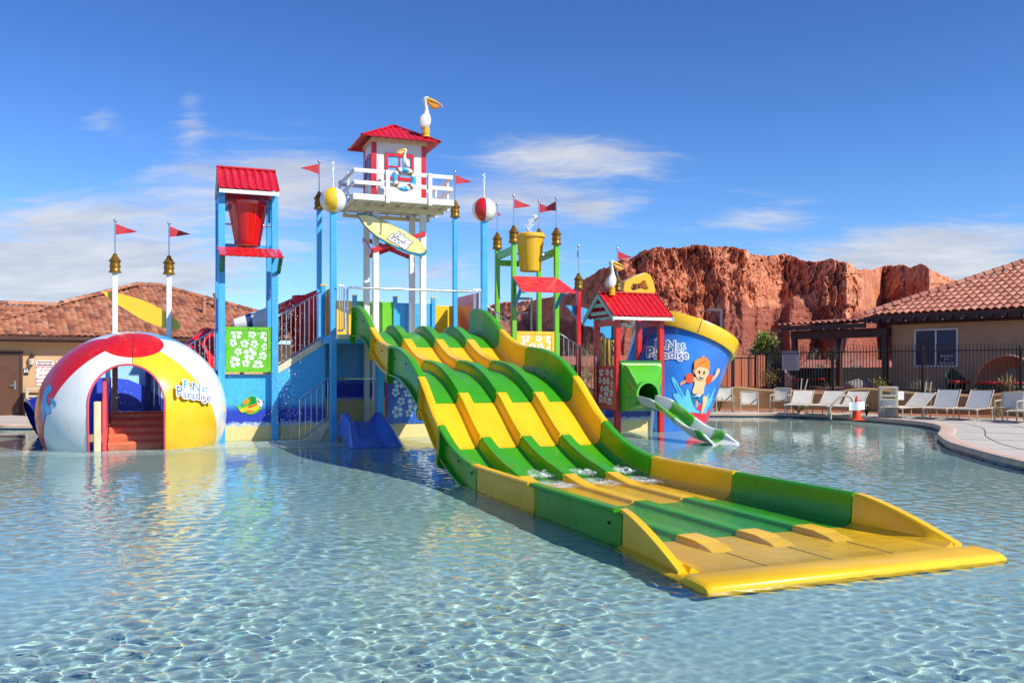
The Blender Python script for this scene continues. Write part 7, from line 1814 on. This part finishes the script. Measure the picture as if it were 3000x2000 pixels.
def froth_mat(name, scale, lo, hi, top):
    t = NT(name); co = t.coord(); n = t.noise(co, scale, 6, .72); n2 = t.noise(co, scale * .22, 3, .6); ed = t.n.new('ShaderNodeVertexColor'); ed.layer_name = 'fade'
    sp_ = t.node('ShaderNodeSeparateColor'); t.t.links.new(ed.outputs[0], sp_.inputs[0])
    f = t.math('MULTIPLY', t.maprange(t.math('ADD', t.math('MULTIPLY', n, .7), t.math('MULTIPLY', n2, .45)), lo, hi, 0, top), sp_.outputs[0])
    p = t.n.new('ShaderNodeBsdfPrincipled'); p.inputs['Base Color'].default_value = (.80, .86, .85, 1); p.inputs['Roughness'].default_value = .4; t.set(p.inputs['Normal'], t.bump(n, .8, .02))
    tr = t.n.new('ShaderNodeBsdfTransparent'); mx = t.n.new('ShaderNodeMixShader'); t.set(mx.inputs[0], f); t.t.links.new(tr.outputs[0], mx.inputs[1]); t.t.links.new(p.outputs[0], mx.inputs[2]); t.t.links.new(mx.outputs[0], t.out.inputs[0]); return t.mat
def froth(name, patches, mat):
    """patches of aerated water: (u, v, half width, half depth, z function)"""
    mb, fade = MB(), []
    for u, v, ru, rv, zf_ in patches:
        n = 36; b0 = len(mb.v)
        mb.loft([[(u + ru * (2 * i / n - 1), v + rv * (2 * j / n - 1), zf_(u + ru * (2 * i / n - 1), v + rv * (2 * j / n - 1))) for i in range(n + 1)] for j in range(n + 1)], False, False, True)
        for j in range(n + 1):
            for i in range(n + 1):
                d = math.hypot(2 * i / n - 1, 2 * j / n - 1) + .22 * noise.noise(Vector((i * .16 + u * 3, j * .16 + v * 3, 2))); fade.append(max(0, min(1, (1 - d) * 2.2)))
    o = structure(name, mb, mat, 'S', 'stuff'); ca = o.data.color_attributes.new('fade', 'FLOAT_COLOR', 'POINT'); ca.data.foreach_set('color', [q for f in fade for q in (f, f, f, 1)]); return o
pat = []
for i in range(4):
    uc = U0 + (U1 - U0) * (i + .5) / 4
    pat += [(uc, 12.55, .30, .26, lambda u, v: zf(v) + .075 + .075 * max(0, noise.noise(Vector((u * 9, v * 9, 1)))) + .02 * noise.noise(Vector((u * 30, v * 30, 2)))), (uc, 11.9, .33, .55, lambda u, v: .078 + .012 * noise.noise(Vector((u * 14, v * 14, 3))))]
froth('slide_froth', pat, froth_mat('froth_white', 26, .50, .68, .92))
wl0 = lambda u, v: .016 + .012 * noise.noise(Vector((u * 7, v * 7, 1)))
froth('pool_froth', [(2.6, 21.4, 1.3, .75, wl0), (1.2, 20.7, 1.3, .7, wl0), (3.1, 20.4, 1.2, .9, wl0)], froth_mat('froth_milky', 11, .46, .72, .60))
froth('dome_froth', [(-.6, 19.9, 2.0, .75, wl0), (-2.4, 20.6, 1.2, .7, wl0)], froth_mat('froth_thin', 7, .40, .85, .42))
foam('splash_foam', [(2.7, 21.6, .45, .35, 160, .012, .02), (1.9, 21.5, .9, .25, 120, .008, .02), (-.6, 20.35, 1.2, .12, 160, .007, .01)], 5)
for o in COL.objects:
    if o.type == 'MESH' and not o.cycles.is_caustics_caster: o.cycles.is_caustics_receiver = True
